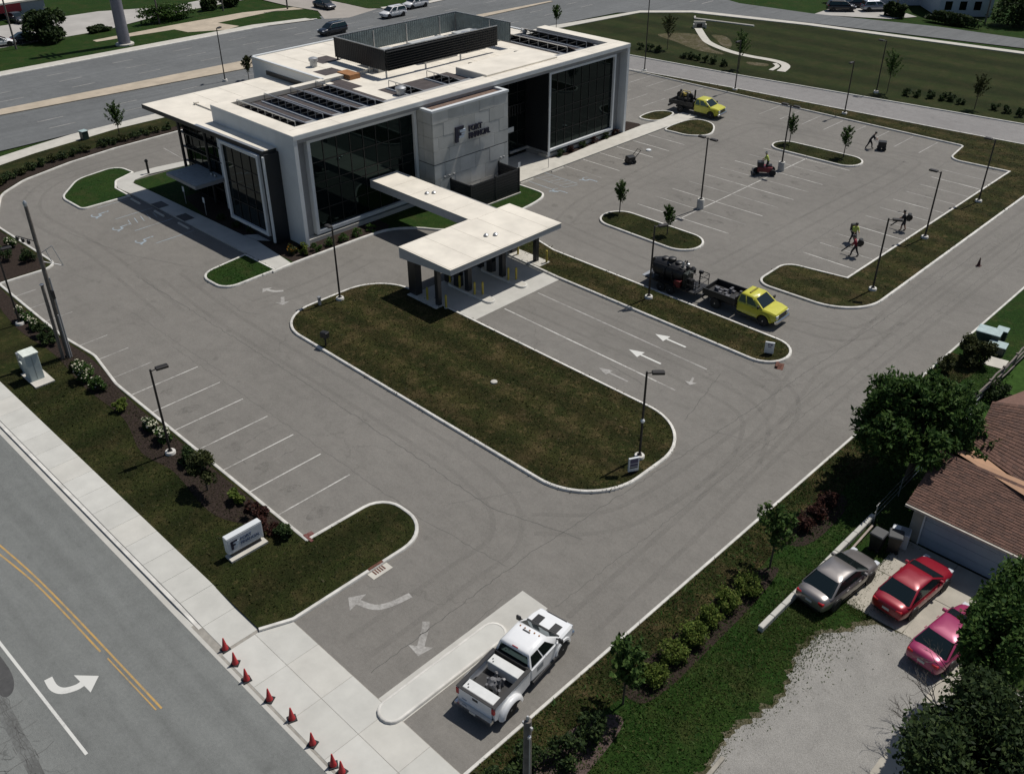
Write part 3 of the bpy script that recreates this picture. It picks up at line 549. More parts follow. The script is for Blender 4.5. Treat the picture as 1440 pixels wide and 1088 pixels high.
for pts, mat in LAWNS:
    P = np.array(pts); x0, y0 = P.min(0); x1, y1 = P.max(0)
    if y1 > 112 or (x0+x1)/2 < -75 or mat is MULCH: dens = 12
    else: dens = 95 if (y0+y1)/2 < 60 else 40
    if mat is LAWNG and x1 > -15: dens = 110
    n = int((x1-x0)*(y1-y0)*dens); xs = RNG.uniform(x0, x1, n); ys = RNG.uniform(y0, y1, n); k = inside(pts, xs, ys)
    blades.setdefault(mat.name, [mat, []])[1].append(np.stack([xs[k], ys[k]], 1))
for nm, (mat, ps) in blades.items():
    p = np.concatenate(ps); n = len(p); a = RNG.uniform(0, 6.28, n); big = RNG.uniform(0, 1, n) > .93; wd = RNG.uniform(.018, .05, n)*np.where(big, 1.9, 1); h = RNG.uniform(.03, .10, n)*np.where(big, 1.4, 1); ln = RNG.normal(0, .06, (n, 2))*np.where(big, 1.6, 1)[:, None]
    z0 = np.full(n, .10); dx = np.cos(a)*wd; dy = np.sin(a)*wd
    v = np.stack([np.stack([p[:, 0]-dx, p[:, 1]-dy, z0], 1), np.stack([p[:, 0]+dx, p[:, 1]+dy, z0], 1), np.stack([p[:, 0]+ln[:, 0], p[:, 1]+ln[:, 1], z0+h], 1)], 1).reshape(-1, 3)
    o = lightmesh(v, np.arange(n*3).reshape(n, 3), 'grass', BLD[nm]); tag(o, {'lawn_dry': 'short dry grass tufts on the islands and kerb strips', 'lawn_site': 'short mown grass on the street lawn', 'lawn_green': 'green grass tufts on the verge by the gravel yard'}[nm], 'grass', kind='stuff')
# ---- weeds creeping over the edges of the gravel yard and the pad
def tufts(name, pts, spread, n, size, mat, label, z=.11):
    P = np.array(pts); seg = RNG.integers(0, len(P)-1, n); t = RNG.uniform(0, 1, n)[:, None]; c = P[seg]*(1-t)+P[seg+1]*t+RNG.normal(0, spread, (n, 2)); c = c[c[:, 0] > -16.9]; n = len(c)
    a = RNG.uniform(0, 6.28, n); wd = RNG.uniform(.3, 1, n)*size; h = RNG.uniform(.4, 1.2, n)*size*1.6; ln = RNG.normal(0, size, (n, 2)); dx, dy = np.cos(a)*wd, np.sin(a)*wd; z0 = np.full(n, z)
    v = np.stack([np.stack([c[:, 0]-dx, c[:, 1]-dy, z0], 1), np.stack([c[:, 0]+dx, c[:, 1]+dy, z0], 1), np.stack([c[:, 0]+ln[:, 0], c[:, 1]+ln[:, 1], z0+h], 1)], 1).reshape(-1, 3)
    tag(lightmesh(v, np.arange(n*3).reshape(n, 3), name, mat), label, 'weeds', kind='stuff')
WEED = leafm('weed', (.04, .075, .016), (.075, .11, .028), (.13, .14, .05), .5)
for pts, mat in LAWNS:
    if mat.name == 'lawn_green' and max(p[0] for p in pts) > -12: continue
    e = offset(ccw(pts), .2, True); tufts('edge_grass', e+e[:1], .05, int(40*sum(math.dist(a, b_) for a, b_ in zip(e, e[1:]))), .045, BLD[mat.name], 'ragged grass growing over the kerb edge of lawn number %s' % ['one', 'two', 'three', 'four', 'five', 'six', 'seven', 'eight', 'nine', 'ten', 'eleven', 'twelve', 'thirteen', 'fourteen', 'fifteen'][len([o for o in bpy.data.objects if o.name.startswith('edge_grass')])], .105)
tufts('weeds', [q for q in gw if q[0] < -7 and q[1] < 33.9], .2, 3000, .035, WEED, 'ragged weeds along the edge of the gravel yard')
tufts('weeds', [(-13.2, 29.6), (-13.2, 34), (-13, 39.6), (-11.2, 40), (-11.2, 37), (-11.2, 34), (-10, 33.5)], .3, 5000, .045, WEED, 'ragged weeds around the silver car and the low wall')
tufts('weeds', [(-16, 15), (-13.5, 22), (-12.4, 27), (-12.0, 30), (-11.6, 32)], 1.0, 9000, .05, WEED, 'longer green weeds across the lower right verge')

# ---- rubber tracks at the turns and oil drips in the bays
def stainm(name, col, amt, lo, hi, sc_):
    ma, t, b = nodes(name); geo = t.nodes.new('ShaderNodeNewGeometry'); f = ramp(t, noi(t, geo.outputs['Position'], sc_, 5, .7), [(lo, g(0)), (hi, g(amt))])
    t.links.new(f, b.inputs['Alpha']); b.inputs['Base Color'].default_value = (*col, 1); b.inputs['Roughness'].default_value = .85; MATS[name] = ma; return ma
TRK = stainm('rubber_film', (.09, .085, .078), .22, .36, .8, 1.1); OIL = stainm('oil_drip', (.06, .056, .05), .17, .44, .8, 1.7)
def tracks(paths):
    b = MB()
    for p in paths:
        q = spline(p, False, 8); rib(offset(q, .75, False), .3, .0032, b); rib(offset(q, -.75, False), .3, .0032, b)
    o = b.build('tyre_track', TRK, lot); o['kind'] = 'stuff'
tracks([[(-25.5, 16), (-25.6, 22), (-26, 26), (-30, 28.2), (-40, 28.6), (-56, 28.4), (-66, 29)], [(-19.2, 24), (-19.6, 32), (-20.4, 45), (-20.6, 62), (-20.4, 90)], [(-22.4, 90), (-22.6, 66), (-22.2, 56), (-23.2, 52), (-22, 44), (-22.4, 32), (-25.6, 27.6)],
        [(-22.2, 62), (-23.5, 57.4), (-28, 56.2), (-40, 56.6), (-52, 57.6)], [(-20.4, 36), (-21.6, 46), (-25.5, 48.6), (-34, 48.5), (-43, 48.4)], [(-20.6, 40), (-22.8, 44.2), (-28, 45.2), (-43, 45.1)], [(-57, 31), (-56.6, 36), (-57.5, 42)], [(-36, 60), (-35.8, 75), (-35.6, 92), (-38, 94.6), (-52, 94.4), (-54, 88), (-53, 66), (-51, 58.4)],
        [(-60, 26), (-75, 27), (-86, 26.6), (-92, 30), (-94, 36), (-94.6, 46)]])
b = MB(); ro = random.Random(8)
for k in range(8): b.prism([(-50.9+2.745*k+.45*math.cos(t)*ro.uniform(.6, 1.4), 20.4+ro.uniform(-.3, .3)+.7*math.sin(t)) for t in np.linspace(0, 6.28, 11)[:-1]], .0028, .003)
for k in range(8):
    for xx in (-46.6, -41.6, -30.4, -57.9): b.prism([(xx+.8*math.cos(t)*ro.uniform(.6, 1.3), 67.6+2.67*k+ro.uniform(-.3, .3)+.45*math.sin(t)) for t in np.linspace(0, 6.28, 11)[:-1]], .0028, .003)
o = b.build('oil_stain', OIL, lot); o['kind'] = 'stuff'

# ================================================================ OFFICE BUILDING
B = thing('office_building', 'white framed two storey office building with dark glass and a stone entrance block', 'building', (-62.5, 60, 0))
B.location = (0, 0, 0)
def part(name, mat, parent, *boxes, smooth=0):
    b = MB()
    for q in boxes: b.box(*q)
    return b.build(name, mat, parent, smooth)
ZT = 9.45
part('side_wall', WHITE, B, (-74.6, -62.5, 39.4, 39.75, 0, ZT-.4))
part('side_wall', WHITE, B, (-74.6, -62.5, 80.95, 81.3, 0, ZT-.4))
# roof band (parapet ring) with a thin shadow-gap edge
b = MB(); b.box(-64.4, -62.5, 39.4, 81.3, ZT-.4, ZT); b.box(-74.6, -64.4, 39.4, 40.9, ZT-.4, ZT); b.box(-74.6, -64.4, 79.9, 81.3, ZT-.4, ZT); b.box(-74.6, -73.9, 40.9, 50.8, ZT-.4, ZT-.02)
b.build('parapet', ROOFM, B)
part('fascia', WHITE, B, (-62.5, -62.47, 39.38, 81.32, ZT-.38, ZT-.03), (-74.6, -62.47, 39.37, 39.4, ZT-.38, ZT-.03))
part('roof_deck', ROOFM, B, (-74.6, -64.2, 40.7, 80.2, 8.6, 8.95))
part('soffit', GREYP, B, (-66, -62.6, 39.75, 80.95, ZT-.7, ZT-.41))
# rear wing
part('rear_wing_wall', WHITE, B, (-86.5, -74.6, 51, 78.3, 0, 9.2))
part('rear_wing_roof', ROOFM, B, (-86.55, -74.5, 50.95, 78.35, 9.2, 9.3))
part('rear_parapet', WHITE, B, (-86.6, -86.3, 50.9, 78.4, 9.3, 9.42), (-86.6, -74.6, 50.9, 51.15, 9.3, 9.42), (-86.6, -74.6, 78.15, 78.4, 9.3, 9.42))
part('rear_window', BLACK, B, (-84, -76, 50.9, 51.0, 8.05, 8.45))
for q in ((39.75, 61.62, -64.0), (61.62, 69.1, -66.1), (69.1, 80.95, -64.0)): part('core_wall', GREYP, B, (-74.6, q[2], q[0], q[1], 0, 8.6))
# recess piers
for q in ((39.75, 40.9), (79.3, 80.95)): part('recess_panel', GREYP, B, (-64, -63.45, *q, .2, ZT-.7))
for q in ((39.75, 52.4), (69.1, 80.95)): part('base_course', CONC, B, (-64.1, -62.9, *q, 0, .45))
def glazing(parent, axis, c, u0, u1, z0, z1, nu, nz, fr=.32, proud=.25, name='window', fmat=None, zsplit=None, depth=.1):
    """framed curtain wall on a plane; axis 'x': faces +X at X=c, 'y': faces -Y at Y=c"""
    def bx(bm, a0, a1, d0, d1, q0, q1):
        if axis == 'x': bm.box(c+d0, c+d1, a0, a1, q0, q1)
        else: bm.box(a0, a1, c-d1, c-d0, q0, q1)
    b = MB()
    if fr:
        bx(b, u0, u0+fr, -.2, proud, z0, z1); bx(b, u1-fr, u1, -.2, proud, z0, z1); bx(b, u0+fr, u1-fr, -.2, proud-.002, z1-fr, z1); bx(b, u0+fr, u1-fr, -.2, proud-.002, z0, z0+fr)
    else: bx(b, u0, u1, -.2, -.06, z0, z1)
    f = b.build(name, fmat or WHITE, parent)
    U = np.linspace(u0+fr, u1-fr, nu+1); Z = zsplit or list(np.linspace(z0+fr, z1-fr, nz+1))
    mb = MB()
    for u in U: bx(mb, u-.03, u+.03, -.05, .05, Z[0], Z[-1])
    for z in Z: bx(mb, U[0], U[-1], -.05, .045, z-.035, z+.035)
    mb.build('mullions', MULL, f)
    for k in range(nu):
        for j in range(len(Z)-1):
            p = MB(); bx(p, U[k]+.03, U[k+1]-.03, -.05, .0+.004*((k*7+j*3) % 3), Z[j]+.035, Z[j+1]-.035); p.build('pane', GLASS, f)
    return f
MULL = M('mullion_black', (.006, .007, .008), .5, .1); zs = [.95, 2.6, 4.2, 4.9, 6.6, 8.38]
glazing(B, 'x', -63.25, 40.9, 52.3, .62, 8.7, 8, 5, .3, .3, 'front_window', zsplit=zs)
glazing(B, 'x', -62.95, 69.1, 79.3, .8, 8.7, 8, 5, .22, .3, 'front_window', fmat=WHITE, zsplit=[1.05, 2.6, 4.2, 4.9, 6.6, 8.46])
glazing(B, 'x', -65.8, 61.7, 69.0, .15, 8.7, 6, 4, 0, 0, 'entrance_glazing', zsplit=[.2, 2.6, 4.4, 6.5, 8.65])
part('entrance_sill', ALU, B, (-65.95, -65.55, 66.5, 69.1, .55, .8), (-65.6, -62.7, 69.02, 69.1, .6, .82))
part('recess_side', BLACK, B, (-66, -62.75, 69.05, 69.12, .8, 8.7))
b = MB()
for k in range(16): b.box(-65.68, -65.6, 62.3+k*.38, 62.42+k*.38, 4.3, 5.3)
b.box(-65.7, -65.6, 62.2, 68.6, 5.3, 5.38); b.build('balcony_rail', DARKM, B)
part('entrance_plaque', WHITE, B, (-65.7, -65.6, 65.8, 67.1, 2.75, 3.25))
# stone block of separate panels
SB = part('stone_block', M('stone_joint', (.10, .10, .095), .9), B, (-64, -61.06, 52.45, 61.6, 0, 8.7))
rows = [(0.05, 1.4), (1.4, 2.75), (2.75, 4.08), (4.14, 5.32), (5.32, 6.5), (6.5, 7.68), (7.68, 8.7)]
pm = {}
def panel(x0, x1, y0, y1, z0, z1, m_):
    b = MB(); b.box(x0, x1, y0, y1, z0, z1); b.build('panel', m_, SB)
for r_, (z0, z1) in enumerate(rows):
    y = 52.4; k = 0; cuts = [52.42]; stp = 1.86; off = (r_ % 3)*.62
    q = 52.42+(off or stp)
    while q < 61.3: cuts.append(q); q += stp
    cuts.append(61.64)
    for a, c_ in zip(cuts, cuts[1:]): panel(-61.1, -61.0-.006*((r_+k) % 3), a+.012, c_-.012, z0+.012, z1-.012, STONE if (k+r_) % 2 else STONE2); k += 1
    for a, c_ in ((-63.4, -62.25), (-62.25, -61.12)): panel(a+.012, c_-.012, 52.4, 52.5, z0+.012, z1-.012, STONE); panel(a+.012, c_-.012, 61.55, 61.65, z0+.012, z1-.012, STONE)
part('coping', WHITE, B, (-61.35, -60.95, 52.35, 61.7, 8.7, 8.9), (-64, -61.35, 52.35, 52.7, 8.7, 8.9), (-64, -61.35, 61.35, 61.7, 8.7, 8.9))
part('block_roof', M('gravel_roof', (.16, .11, .085), .95, .3, 3), B, (-64, -61.35, 52.7, 61.35, 8.6, 8.72))
# emblem and letters on the stone
NAVY = M('navy_letter', (.012, .014, .035), .5, .1, 3); PALE = M('emblem_pale', (.45, .52, .6), .5, .1, 3)
def emblem(parent, c, h, flip=1, depth=.1):
    """square block letter mark: dark stem and top bar with stepped pale bars; face +X, text runs along +Y"""
    x, y, z = c; s = h
    for nm, m_, qs in (('emblem', NAVY, [(0, .28, -.1, 1), (.28, .8, .78, 1), (.28, .55, .34, .56)]), ('emblem_bar', PALE, [(.42, .95, .56, .74), (.36, .78, .16, .32), (.55, .9, .36, .46)])):
        b = MB()
        for a0, a1, q0, q1 in qs: b.box(x+.0, x+depth, y+a0*s, y+a1*s, z+q0*s, z+q1*s)
        b.build(nm, m_, parent)
emblem(B, (-60.93, 54.9, 5.72), 1.25, depth=.12)
rotx = (math.pi/2, 0, math.pi/2)
textmesh('FORT', .72, .07, NAVY, 'lettering', B, (-60.86, 56.5, 6.26), rotx, .02, .92)
textmesh('FINANCIAL', .70, .07, NAVY, 'lettering', B, (-60.86, 56.5, 5.62), rotx, .02, .74)
for y0 in (53.2, 53.75, 54.3, 60.2, 60.6):       # wall flood lights on raking stems
    b = MB(); b.tube([(-60.98, y0, 2.55), (-60.5, y0+.02, 2.95)], .02, 6); b.box(-60.62, -60.42, y0-.09, y0+.09, 2.9, 3.08); b.build('flood_light', STEEL, B)
# glass lobby side and black bay
part('side_bay', BLACK, B, (-71.7, -64.8, 38.02, 39.37, 0, 7.72))
glazing(B, 'y', 38.0, -71.3, -65.45, .7, 7.6, 4, 4, .28, .22, 'side_window')
part('bay_corner_trim', WHITE, B, (-64.95, -64.76, 37.85, 38.0, .3, 7.6))
glazing(B, 'y', 39.7, -81, -71.75, .1, 7.5, 7, 5, 0, 0, 'lobby_glazing', fmat=BLACK)
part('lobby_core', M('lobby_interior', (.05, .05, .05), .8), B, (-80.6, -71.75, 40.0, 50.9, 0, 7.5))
b = MB()
for k in range(5): b.box(-81.15, -71.7, 39.45-.03*k % .1, 39.62, 1.6+k*1.35, 1.7+k*1.35)
b.build('lobby_transoms', DARKM, B)
for x in (-81.1, -76.5): b = MB(); b.tube([(x, 39.35, 0), (x, 39.35, 7.5)], .14, 10); b.build('lobby_column', DARKM, B, 40)
b = MB(); b.add([(-83.75, 37.6, 8.0), (-65.0, 38.1, 8.0), (-65.0, 39.38, 8.0), (-74.6, 39.38, 8.0), (-74.6, 50.9, 8.0), (-83.75, 50.5, 8.0), (-83.75, 37.6, 7.75), (-65.0, 38.1, 7.75), (-65.0, 39.38, 7.75), (-74.6, 39.38, 7.75), (-74.6, 50.9, 7.75), (-83.75, 50.5, 7.75)],
    [(0, 1, 2, 3, 4, 5), (11, 10, 9, 8, 7, 6)]+[(k, (k+1) % 6, (k+1) % 6+6, k+6) for k in range(6)]); b.build('overhang_roof', [ROOFM], B)
b = MB(); b.add([(-83.78, 37.55, 7.98), (-64.97, 38.05, 7.98), (-64.97, 38.05, 7.62), (-83.78, 37.55, 7.62), (-83.78, 50.5, 7.98), (-83.78, 50.5, 7.62), (-64.97, 39.3, 7.98), (-64.97, 39.3, 7.62)], [(0, 3, 2, 1), (0, 4, 5, 3), (1, 2, 7, 6)]); b.build('overhang_fascia', DARKM, B)
part('overhang_soffit', DARKM, B, (-83.6, -65.1, 38.15, 39.3, 7.6, 7.74), (-83.6, -71.8, 39.3, 50.4, 7.6, 7.74))
b = MB(); b.add([(-75, 37.78, 8.01), (-65.0, 38.05, 8.01), (-65.0, 38.3, 8.03), (-75, 38.05, 8.03)], [(0, 1, 2, 3)]); b.build('metal_edge', ALU, B)
b = MB(); b.box(-80, -74.9, 40.9, 41.1, 8.0, 8.14); b.box(-80.3, -80, 40.8, 41.2, 8.0, 8.22); b.build('roof_curb', ROOFM, B)
part('entry_canopy', GREYP, B, (-79.3, -74.2, 36.45, 39.5, 2.75, 3.05))
part('entry_canopy_top', M('grey_membrane', (.33, .35, .36), .7), B, (-79.2, -74.3, 36.55, 39.5, 3.05, 3.08))
for x in (-75.6, -75.0): b = MB(); b.lathe([(.1, 3.08), (.12, 3.2), (.06, 3.32)], (x, 38.9, 0), 10); b.build('roof_vent', STEEL, B, 40)
# roof furniture: solar arrays, raised slab, screen, units
PV = M('solar_panel', (.022, .022, .032), .25, .2, 1.5); PVB = M('panel_underside', (.055, .045, .048), .7, .2, 3)
def solar(x0, x1, y, label, n, tilt=24, w_=1.5):
    t_ = thing('solar_array', label, 'solar array', ((x0+x1)/2, y, 8.95), 0, 'roof solar arrays'); L = x1-x0; c_, s_ = math.cos(R(tilt)), math.sin(R(tilt))
    for k in range(n):
        a0 = -L/2+L*k/n+.02; a1 = -L/2+L*(k+1)/n-.02; b = MB(); y0, y1 = -w_/2*c_, w_/2*c_; z1, z0 = .12+w_*s_, .12
        b.add([(a0, y0, z1), (a1, y0, z1), (a1, y1, z0), (a0, y1, z0)], [(0, 1, 2, 3)], 0); b.add([(a0, y0, z1-.05), (a1, y0, z1-.05), (a1, y1, z0-.05), (a0, y1, z0-.05)], [(3, 2, 1, 0)], 1)
        b.build('panel', [PV, PVB], t_)
    b = MB(); b.box(-L/2, L/2, -w_/2*c_-.05, -w_/2*c_, .05+w_*s_, .13+w_*s_); b.box(-L/2, L/2, w_/2*c_, w_/2*c_+.1, .02, .13); b.build('edge_rail', ALU, t_)
    for k in range(n+1):
        x = -L/2+L*k/n; b = MB(); b.box(x-.03, x+.03, -w_/2*c_-.045, -w_/2*c_-.005, .05, .05+w_*s_); b.box(x-.03, x+.03, -w_/2*c_-.2, w_/2*c_+.2, .0, .05); b.build('strut', STEEL, t_)
    b = MB(); b.box(-L/2, L/2, -w_/2*c_-.42, -w_/2*c_-.22, 0, .12); b.build('ballast_rail', WHITE, t_)
for k, nm in enumerate(['nearest the building corner', 'second from the building corner', 'third from the building corner', 'farthest from the building corner']):
    solar(-73.6, -65.0, 42.1+2.72*k, 'row of dark tilted solar panels on the roof, row %s' % nm, 8)
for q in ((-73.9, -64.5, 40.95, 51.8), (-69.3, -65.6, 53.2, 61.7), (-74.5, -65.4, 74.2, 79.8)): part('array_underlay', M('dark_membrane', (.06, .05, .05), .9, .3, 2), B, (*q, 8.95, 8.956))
solar(-69, -65.9, 55.0, 'small solar array on the roof in front of the dark screen, left of two', 3); solar(-69, -65.9, 59.6, 'small solar array on the roof beside the raised white slab', 3)
solar(-75, -65.6, 75.6, 'long solar array at the far end of the roof, nearer row', 7); solar(-75, -65.6, 78.6, 'long solar array at the far end of the roof, outer row', 7)
b = MB(); b.bbox(-68.2, -63.95, 61.8, 71.6, 8.9, 9.62, .05); b.build('raised_roof', ROOFM, B)
part('roof_hatch', M('orange_timber', (.28, .13, .05), .8), B, (-75.6, -73.6, 53.4, 54.6, 8.95, 9.4))
b = MB(); b.lathe([(.35, 9.3), (.35, 9.8), (.45, 9.85), (.45, 10.1), (.2, 10.2)], (-79, 53.2, 0), 12); b.build('roof_fan', STEEL, B, 40)
b = MB(); b.lathe([(.4, 8.95), (.4, 9.35), (.5, 9.4), (.5, 9.6), (.2, 9.75)], (-66.6, 53.7, 0), 12); b.build('roof_fan', STEEL, B, 40)
for q in ((-81.6, -79.2, 54.4, 56.6), (-75.2, -71.2, 51.8, 53.0), (-77.5, -75.5, 52, 54.2)): b = MB(); b.box(*q, 9.301 if q[0] < -76 else 8.957, 9.307 if q[0] < -76 else 8.963); b.build('walkway_mat', MATS['dark_membrane'], B)
S = thing('rooftop_screen', 'dark corrugated screen box raised on posts above the roof', 'screen', (-75.5, 64, 9))
S.location = (0, 0, 0)
def corr(x0, y0, x1, y1, z0, z1, name, flip=1):
    d = Vector((x1-x0, y1-y0)); L = d.length; d.normalize(); n = Vector((-d.y, d.x))*.045; b = MB(); k = int(L/.28); pts = []
    for j in range(k*2+1):
        p = Vector((x0, y0))+d*(L*j/(2*k)); o = n if (j//1) % 2 else -n; pts.append(p+o)
    vs = [(p.x, p.y, z0) for p in pts]+[(p.x, p.y, z1) for p in pts]; N = len(pts)
    b.add(vs, [(j, j+1, N+j+1, N+j) for j in range(N-1)]); return b.build(name, DARKM, S)
SCI = M('screen_inner', (.15, .19, .20), .5, .2, 2)
for (x0, y0, x1, y1) in ((-79.5, 56.2, -71.7, 56.2), (-71.7, 56.2, -71.4, 70.6), (-79.4, 72.2, -71.4, 72.6), (-79.5, 56.2, -79.4, 72.2)):
    L = math.dist((x0, y0), (x1, y1)); n = max(3, round(L/2.4))
    for k in range(n):
        a = (x0+(x1-x0)*k/n, y0+(y1-y0)*k/n); c_ = (x0+(x1-x0)*(k+1)/n, y0+(y1-y0)*(k+1)/n)
        corr(*a, *c_, 9.6, 11.5, 'screen_panel')
        if abs(x1-x0) < 1 and x0 < -78: corr(a[0]+.11, a[1], c_[0]+.11, c_[1], 9.6, 11.48, 'inner_panel').data.materials[0] = SCI
        if y0 > 72: corr(a[0], a[1]-.11, c_[0], c_[1]-.11, 9.6, 11.48, 'inner_panel').data.materials[0] = SCI
        ix = -75.5-a[0]; iy = 64.2-a[1]; px_ = a[0]+.14*(1 if ix > 0 else -1); py_ = a[1]+.14*(1 if iy > 0 else -1)
        if k % 2 == 0: b = MB(); b.box(px_-.06, px_+.06, py_-.06, py_+.06, 8.95, 11.4); b.build('post', STEEL, S)
    b = MB(); b.tube([(x0, y0, 11.53), (x1, y1, 11.53)], .06, 4); b.build('top_rail', STEEL, S)
part('grille', DARKM, S, *[(-71.62, -71.34, 56.25, 70.5, 9.68+.235*k, 9.72+.235*k) for k in range(8)])
for k, (x, y, w_, d_, h_) in enumerate(((-75, 58.6, 2.6, 3.4, 1.5), (-74.4, 64.4, 2.6, 4.4, 1.65), (-74.4, 69.4, 2.4, 2.6, 1.7))):
    u = thing('air_handler', ['pale roof air unit behind the dark screen, nearest the corner', 'pale roof air unit in the middle of the dark screen box', 'pale roof air unit at the far end of the screen box'][k], 'air unit', (x, y, 8.95), 0, 'roof air units')
    b = MB(); b.bbox(-w_/2, w_/2, -d_/2, d_/2, .2, h_, .04); b.build('cabinet', M('unit_grey', (.42, .43, .42), .5, .08), u)
    b = MB(); b.lathe([(.45, h_), (.5, h_+.14), (.42, h_+.14)], (.3, -d_/4, 0), 14); b.lathe([(.45, h_), (.5, h_+.14), (.42, h_+.14)], (.3, d_/4, 0), 14); b.build('fan_housing', STEEL, u, 40)
    b = MB(); b.box(-w_/2, w_/2, -d_/2, d_/2, 0, .2); b.build('curb', GREYP, u)
# ================================================================ SCREEN ENCLOSURE BESIDE THE STONE BLOCK
E_ = thing('equipment_enclosure', 'black slatted equipment enclosure standing against the stone block', 'enclosure', (-59.7, 57.2, 0)); E_.location = (0, 0, 0)
part('base', CONC2, E_, (-61, -58.2, 54.1, 60.5, 0, .2))
for (x0, x1, y0, y1) in ((-61, -58.35, 54.25, 54.33), (-58.43, -58.35, 54.34, 60.29), (-61, -58.35, 60.3, 60.38)):
    part('backing', BLACK, E_, (x0, x1, y0, y1, .2, 2.45))
    for k in range(9): part('slat', DARKM, E_, (x0-.04, x1+.04, y0-.04, y1+.04, .24+.25*k, .42+.25*k))
for x, y in ((-61, 54.25), (-58.35, 54.25), (-58.35, 57.3), (-58.35, 60.35), (-61, 60.35)): part('post', DARKM, E_, (x-.07, x+.07, y-.07, y+.07, .2, 2.55))
# ================================================================ DRIVE-THROUGH CANOPY
C_ = thing('drive_through_canopy', 'flat pale T shaped drive-through canopy on dark columns', 'canopy', (-48, 45, 0)); C_.location = (0, 0, 0)
x0, x1, y0, y1, zt = -50.85, -45.2, 39.85, 51.5, 3.7
b = MB(); b.add([(x0, y0, zt), (x1, y0, zt), (x1, y1, zt), (x0, y1, zt), (x0, y0, 2.85), (x1, y0, 3.3), (x1, y1, 3.3), (x0, y1, 2.85)], [(0, 1, 5, 4), (1, 2, 6, 5), (2, 3, 7, 6), (3, 0, 4, 7), (4, 5, 6, 7)]); b.build('fascia', M('canopy_fascia', (.40, .41, .41), .5, .06), C_)
b = MB(); b.box(x0-.02, x1+.02, y0-.02, y1+.02, zt, zt+.05); b.build('roof', ROOFM, C_)
b = MB(); b.box(-63.2, x0-.03, 46.95, 49.95, 3.05, 3.72); b.build('connector_fascia', MATS['canopy_fascia'], C_)
b = MB(); b.box(-63.2, x0+.3, 46.93, 49.97, 3.72, 3.765); b.build('connector_roof', ROOFM, C_)
part('gutter', GREYP, C_, (-57.5, x0, 49.97, 50.05, 3.6, 3.78))
for x, y in ((-47.6, 45.7), (-47.2, 46.3), (-57.2, 48.2), (-56.9, 48.7)): b = MB(); b.lathe([(.16, 3.75), (.2, 3.86), (.08, 3.95)], (x, y, 0), 10); b.build('roof_vent', STEEL, C_, 40)
for x, y, wx, wy in ((-49.8, 40.35, .42, .3), (-47.15, 40.3, .17, .17), (-47.3, 43.45, .2, .2), (-49.6, 43.45, .2, .2), (-47.15, 46.95, .2, .2), (-49.6, 46.95, .2, .2), (-47.15, 50.75, .17, .17), (-49.8, 50.75, .3, .3)):
    h = 2.85+.45*(x-x0)/(x1-x0)+.02
    part('column', DARKM, C_, (x-wx, x+wx, y-wy, y+wy, .1, h))
for k, y in enumerate((43.45, 46.95)):
    q = thing('teller_kiosk', ['dark pneumatic teller kiosk on the nearer drive-through island', 'dark pneumatic teller kiosk on the farther drive-through island'][k], 'kiosk', (-48.4, y, .15)); b = MB(); b.bbox(-.3, .3, -.28, .28, 0, 1.5, .05); b.build('cabinet', DARKM, q)
    part('screen', GLASS, q, (.3, .32, -.18, .18, .9, 1.3)); part('carrier_tube', STEEL, q, (-.1, .1, -.1, .1, 1.5, 2.75))
bl = None; desc = ['on the left plinth behind the thin column', 'on the left plinth in front of the thin column', 'at the left end of the nearer teller island', 'in the middle of the nearer teller island', 'at the near end of the nearer teller island', 'beside the near end of the nearer teller island', 'at the back of the farther teller island', 'near the front of the farther teller island', 'at the front end of the farther teller island', 'on the far plinth by the grass strip', 'at the back of the far plinth']
for k, (x, y) in enumerate(((-48.3, 40.2), (-46.4, 40.35), (-49.2, 43.3), (-48.0, 43.2), (-46.4, 43.25), (-46.0, 43.7), (-48.2, 46.8), (-46.3, 46.75), (-45.9, 47.2), (-46.3, 51.1), (-49, 50.6))):
    if bl is None:
        bl = thing('bollard', '', 'bollard', (x, y, .15), 0, 'yellow drive-through bollards'); b = MB(); b.lathe([(.085, 0), (.085, .95), (.07, 1.02), (.03, 1.06)], (0, 0, 0), 12); b.build('post', YELB, bl, 50); q = bl
        b = MB(); b.lathe([(.15, -.02), (.15, .02), (.09, .03)], (0, 0, 0), 12); b.build('foot', CONC2, bl)
    else: q = copytree(bl); q.location = (x, y, .15)
    q['label'] = 'yellow bollard ' + desc[k]

# membrane seams, drains and scuffs on the flat roofs
SEAM = M('membrane_seam', (.50, .46, .39), .75, .15, 2)
for q in ([(-64.3, -62.6, y, y+.05, ZT, ZT+.004) for y in np.arange(44, 80, 4.5)]+[(-74.4, -64.5, y, y+.05, 8.95, 8.956) for y in (63.5, 66.5, 69.5, 72.5)]+[(-86.2, -74.7, y, y+.06, 9.3, 9.306) for y in np.arange(53.5, 78, 3.0)]+[(-83.6, -74.8, y, y+.05, 8.0, 8.005) for y in (42.6, 45.2, 47.8)]+[(-63.9, -63.85, 40, 81, ZT, ZT+.005)]):
    o = part('roof_seam', SEAM, B, q); o.location = Vector((0, 0, 0))
for q in ([(x0, x1, y, y+.045, zt+.05, zt+.054) for y in (42.3, 44.9, 47.5, 50.1)]+[(x, x+.045, 46.95, 49.95, 3.765, 3.769) for x in (-60.5, -58, -55.4, -53)]+[(x0+.02, x1, y0+.1, y0+.14, zt+.05, zt+.056), (x1-.16, x1-.12, y0, y1, zt+.05, zt+.056)]): part('roof_seam', SEAM, C_, q)
for x, y, z in ((-70, 65.5, 8.95), (-70, 72, 8.95), (-80, 62, 9.3), (-80, 70, 9.3)): b = MB(); b.lathe([(.28, z), (.28, z+.03), (.12, z+.06)], (x, y, 0), 12); b.build('roof_drain', DARKM, B)

